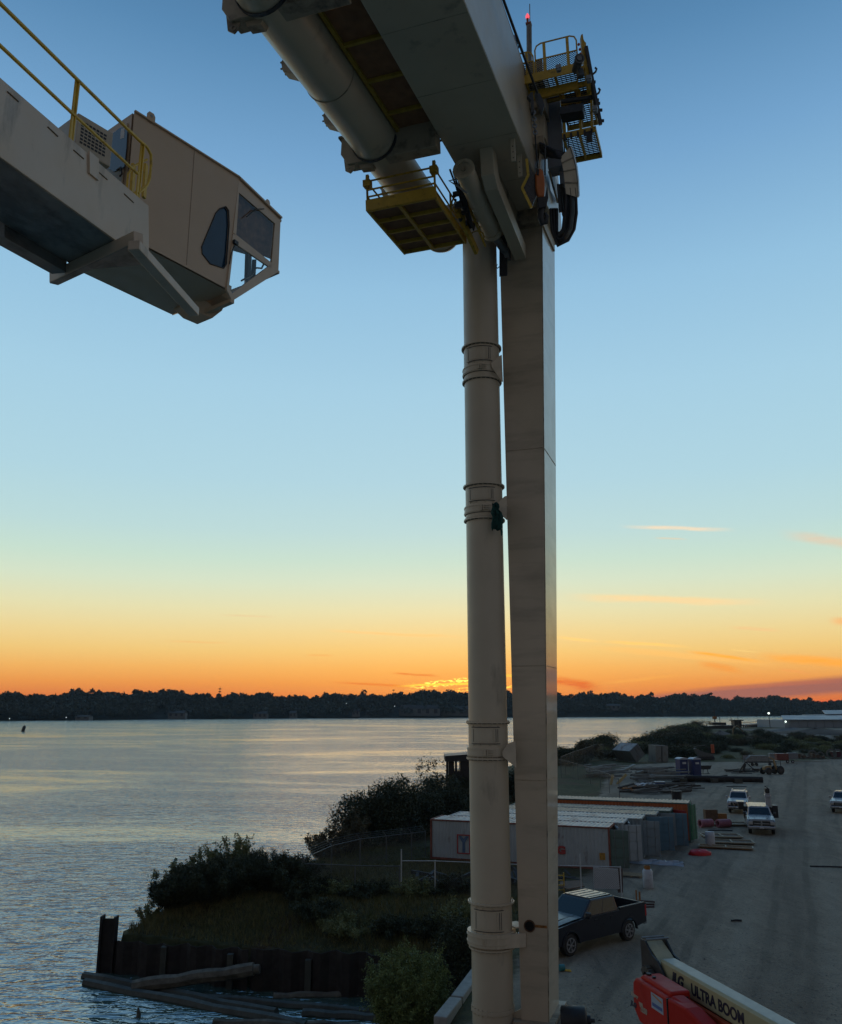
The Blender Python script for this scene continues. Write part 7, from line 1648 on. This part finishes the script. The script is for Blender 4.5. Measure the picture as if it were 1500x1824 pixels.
m.grid(rows, True); part(m, 'bare_soil', mat('bare_soil', (.12, .12, .11), .95, var=.3, vs=.06), t, world=True)
# dark hut roof behind the bushes
t = thing('dark_hut', 'dark flat-roofed hut frame above the trees left of the thick pipe', 'hut', atY(825, 97)); bx0, bz0, bx1 = WY(792, 1345, 97)[0], WY(792, 1345, 97)[2], WY(860, 1345, 97)[0]
m = MB(); m.prism([(bx0, 95, bz0), (bx1, 95, bz0+.3), (bx1, 95, bz0-.6), (bx0, 95, bz0-.55)], (0, 5, 0)); part(m, 'roof', BLK, t, world=True)
m = MB()
for x in (bx0+.1, (bx0*.75+bx1*.25), bx1-.4): m.box((x, x+.25), (95.1, 95.3), (0, bz0-.56))
part(m, 'post', BLK, t, world=True, split=True); m = MB(); m.box((bx0+.4, bx0+1.0), (95.4, 99.5), (0, bz0-.62)); m.box((bx0+1.7, bx1), (95.4, 99.5), (0, bz0-.62)); m.box((bx0+1.0, bx0+1.7), (95.4, 99.5), (0, bz0-1.6)); part(m, 'wall', BLK, t, world=True)

# ============================================================ pier, masts, warehouse, far bank buildings
def fY(name, label, cat, px, Y, group=None): x = WY(px, 1262, Y)[0]; return thing(name, label, cat, (x, Y, 0), 0, group)
t = fY('timber_pier', 'dark timber pier on piles reaching into the river left of the lamp', 'pier', 1335, 600); a, b = WY(1318, 1288.5, 478), WY(1366, 1291, 560); a[2] = b[2] = (a[2]+b[2])/2
m = MB(); m.beam(a, b, 5, .5); part(m, 'deck', BLK, t, world=True); m = MB(); m.beam(a+[0, 0, 1.3], b+[0, 0, 1.3], .3, .3); part(m, 'pier_rail', BLK, t, world=True)
m = MB()
for k in range(15):
    c_ = a+(b-a)*k/14
    for dx_ in (-2, 2): m.cyl(c_+[dx_, 0, -7], c_+[dx_, 0, 0], .32, n=6)
    m.beam(c_+[-2, 0, -3.5+(k % 2)*2], c_+[2, 0, -3.5+((k+1) % 2)*2], .3, .3)
part(m, 'pile', BLK, t, world=True, split=True)
t = fY('pier_hut', 'small dark hut at the head of the pier', 'hut', 1312, 475); a, b = WY(1306, 1290, 475), WY(1319, 1290, 475); m = MB(); m.box((a[0], b[0]), (473, 477), (-1, WY(1306, 1284, 475)[2])); part(m, 'hut_wall', BLK, t, world=True); m = MB(); m.box((a[0]-.8, b[0]+.8), (472, 478), (WY(1306, 1284, 475)[2]+.01, WY(1306, 1282, 475)[2])); part(m, 'hut_roof', BLK, t, world=True)
t = fY('moored_barge', 'long low dark barge lying behind the scrub at the river edge', 'barge', 1268, 430); a, b = WY(1243, 1294, 430), WY(1300, 1290, 430); m = MB(); m.prism([(a[0], 430, -2.6), (b[0], 430, -2.6), (b[0]+2, 430, a[2]+.6), (a[0]-1, 430, a[2]-.2)], (0, 9, 0)); part(m, 'hull', BLK, t, world=True); m = MB(); m.box((a[0]+8, b[0]-1), (432, 437), (a[2]+.6, b[2]+.8)); part(m, 'deckhouse', BLK, t, world=True)
for i, (px, y0, y1, w_) in enumerate(((1274, 1264, 1290, .35), (1283, 1274, 1290, .2), (1303, 1273, 1286, .2), (1315, 1274, 1284, .15))):
    t = fY('slim_mast', ['tallest mast with a lamp housing left of the pier hut', 'thin mast just right of the tallest one', 'thin mast behind the pier hut, left one', 'thinnest mast right of the pier hut'][i], 'mast', px, 450, 'masts by the pier'); p0, p1 = WY(px, y1, 450), WY(px, y0, 450); m = MB(); m.cyl((p0[0], 450, p0[2]-4), (p0[0], 450, p1[2]), w_, w_*.7, 6); part(m, 'pole', DARKM, t, world=True)
    if i == 0: m = MB(); m.box((p0[0]-.9, p0[0]+.9), (449.2, 450.8), (WY(px, 1281, 450)[2], WY(px, 1276, 450)[2])); part(m, 'lamp_housing', RUST, t, world=True)
t = fY('street_lamp', 'tall lit street lamp standing beside the river near the warehouse', 'street lamp', 1371, 440); p0, p1 = WY(1372, 1294, 440), WY(1369.5, 1272, 440); m = MB(); m.cyl(p0+[0, 0, -3], p1, .22, .15, 8); part(m, 'pole', DARKM, t, world=True)
LIT = mat('lit_lamp', (.9, .95, .9), .4, emit=(235, 255, 240), es=2.5); LITW = mat('lit_lamp_small', (.9, .9, .8), .4, emit=(200, 220, 225), es=.9)
m = MB(); m.sphere(p1+[0, 0, .4], .5, 10); part(m, 'lamp_globe', LIT, t, world=True)
t = fY('warehouse', 'large grey metal warehouse at the right edge by the river', 'warehouse', 1450, 455); WG = mat('warehouse_grey', (.24, .29, .34), .6, var=.05, vs=.05); WR = mat('warehouse_roof', (.24, .28, .33), .5, var=.05, vs=.05)
p0, p1 = WY(1398, 1294, 455), WY(1398, 1283, 455); x0w = p0[0]; zt = p1[2]; x1w = WY(1700, 1280, 455)[0]
m = MB(); m.box((x0w, x1w), (455, 492), (-1, zt)); part(m, 'wall', WG, t, world=True)
m = MB(); m.prism([(x0w-1, 454, zt+.01), (x1w, 454, zt+.01), (x1w, 480, zt+1.9), (x0w+9, 480, zt+1.9)], (0, 0, .4)); part(m, 'roof', WR, t, world=True)
m = MB()
for k in range(22): x = x0w+3+k*4.5; m.box((x, x+.25), (454.7, 455), (-1, zt-.1))
part(m, 'wall_rib', WG, t, world=True, split=True)
m = MB(); m.sphere((x0w+.4, 454.2, zt-.7), .45, 8); part(m, 'corner_lamp', LIT, t, world=True)
t = fY('far_warehouse', 'second larger grey roof rising behind the riverside warehouse', 'warehouse', 1490, 498); q = WY(1472, 1273, 498); x1w = WY(1750, 1270, 498)[0]; m = MB(); m.box((q[0], x1w), (498, 530), (-1, q[2])); part(m, 'wall', WG, t, world=True); m = MB(); m.prism([(q[0]-1, 497, q[2]+.02), (x1w, 497, q[2]+.02), (x1w, 520, q[2]+2.6), (q[0]+8, 520, q[2]+2)], (0, 0, .4)); part(m, 'roof', WR, t, world=True)
t = fY('dark_shed', 'dark low shed row on the water in front of the far woods at right', 'shed', 1450, 540); q, q2 = WY(1432, 1273, 540), WY(1478, 1273, 540); m = MB(); m.box((q[0], q2[0]), (540, 550), (-2.5, q[2]-2)); part(m, 'wall', BLK, t, world=True); m = MB(); m.box((q[0]-.5, q2[0]+.5), (539, 551), (q[2]-1.99, q[2]-1.0)); part(m, 'roof', DARKM, t, world=True)

FW = mat('far_wall', (.13, .135, .14), .8, var=.1, vs=.2); FRF = mat('far_roof', (.05, .052, .055), .8); FDK = mat('far_window', (.02, .022, .03), .4)
def far_house(label, px0, px1, yt, yb, gable=True, cat='apartment building', name='apartment_building', bays=4, mt=None):
    pc = (px0+px1)/2; Y = farY(pc)+4; x0_, x1_ = WY(px0, 1262, Y)[0], WY(px1, 1262, Y)[0]; zb__, zt__ = WY(pc, yb, Y)[2], WY(pc, yt, Y)[2]; H_ = zt__-zb__
    t = thing(name, label, cat, ((x0_+x1_)/2, Y, zb__)); m = MB(); w_ = (x1_-x0_)
    m.box((x0_, x1_), (Y, Y+12), (zb__-3, zb__+H_*.58)); part(m, 'wall', mt or FW, t, world=True)
    zr = zb__+H_*.58; m = MB(); m.prism([(x0_-.5, Y-1, zr+.01), (x0_-.5, Y+13, zr+.01), (x0_-.5+w_*.04, Y+6, zt__)], (w_+1-w_*.08, 0, 0)); part(m, 'roof', FRF, t, world=True)
    if gable:
        m = MB(); m.prism([(x0_, Y-2.5, zb__), (x0_+w_*.12, Y-2.5, zb__), (x0_+w_*.12, Y-2.5, zr), (x0_+w_*.06, Y-2.5, zt__+.3), (x0_, Y-2.5, zr)], (0, 2.4, 0)); part(m, 'gable', mt or FW, t, world=True)
    m = MB()
    for k in range(bays): f = (k+.25)/bays; m.box((x0_+w_*f, x0_+w_*(f+.42/bays)), (Y-.12, Y-.01), (zb__+.3, zr-.4))
    part(m, 'shaded_bay', FDK, t, world=True, split=True); return t
far_house('long pale apartment block among the far trees, left of the pair', 711, 784, 1256, 1271, bays=5)
far_house('pale apartment block by the far shore seen left of the thick pipe', 786, 846, 1258, 1271, bays=4)
far_house('small house with a broad roof on the far bank below the left mast', 300, 330, 1266, 1276, False, 'house', 'far_house', 3)
far_house('cluster of pale houses on the far bank between mast and middle', 452, 476, 1267, 1277, False, 'house', 'far_house', 3)
far_house('pale boathouse on the far shore near the middle of the picture', 628, 640, 1262, 1273, False, 'boathouse', 'boathouse', 2)
far_house('little boathouse roof at the far water line, leftmost', 136, 160, 1274, 1280, False, 'boathouse', 'boathouse', 2)
far_house('boathouse right of the middle on the far water line', 516, 528, 1266, 1276, False, 'boathouse', 'boathouse', 2)
far_house('long house in the far woods right of the crane leg', 1082, 1106, 1254, 1262, False, 'house', 'far_house', 3)
for i, (px, y0, y1) in enumerate(((391, 1223, 1244), (701, 1229, 1244))):
    Y = farY(px)+170; p0, p1 = WY(px, y1, Y), WY(px, y0, Y); t = thing('radio_mast', ['taller radio mast standing out of the far woods on the left', 'shorter radio mast above the far woods near the pipe'][i], 'radio mast', (p0[0], Y, 0), 0, 'radio masts over the far woods')
    m = MB(); m.cyl((p0[0], Y, 5), (p0[0], Y, p1[2]), .7 if i == 0 else .55, .25, 6); part(m, 'mast', BLK, t, world=True); m = MB()
    for z in ((p1[2]-4, p1[2]-8) if i == 0 else (p1[2]-1,)): m.box((p0[0]-1.7, p0[0]+1.7), (Y-1.7, Y+1.7), (z, z+1.3))
    part(m, 'antenna_ring', BLK, t, world=True, split=True)
for i, (px, py) in enumerate(((617, 1253), (777, 1258), (703, 1258), (17, 1280), (118, 1278))):
    Y = farY(px)+2; p = WY(px, py, Y); t = thing('shore_light', ['single light in the far woods left of the middle', 'light above the far apartment blocks', 'light at the left end of the far apartments', 'light near the far water line at the left edge', 'light by the leftmost boathouse'][i], 'light', (p[0], Y, p[2]-3), 0, 'lights on the far bank'); m = MB(); m.cyl(p+[0, 0, -5], p+[0, 0, -.5], .15, n=6); part(m, 'pole', BLK, t, world=True); m = MB(); m.sphere(p, .55, 8); part(m, 'lamp', LITW, t, world=True)
# ============================================================ morning haze over the river
hm = bpy.data.materials.new('haze'); hm.use_nodes = True; n = NT(hm.node_tree); n.n.clear()
pv = n.new('ShaderNodeVolumePrincipled'); pv.inputs['Color'].default_value = (.62, .80, .88, 1); pv.inputs['Density'].default_value = 0.00007; pv.inputs['Anisotropy'].default_value = .0
o = n.new('ShaderNodeOutputMaterial'); n.l.new(pv.outputs[0], o.inputs['Volume'])
m = MB(); m.box((-1900, 3600), (-300, 3000), (-9, 75)); hzb = m.build('haze', hm); tag(hzb, 'thin morning haze that fades the far bank', 'haze', kind='stuff')
scene.cycles.volume_bounces = 0; scene.cycles.volume_step_rate = 10
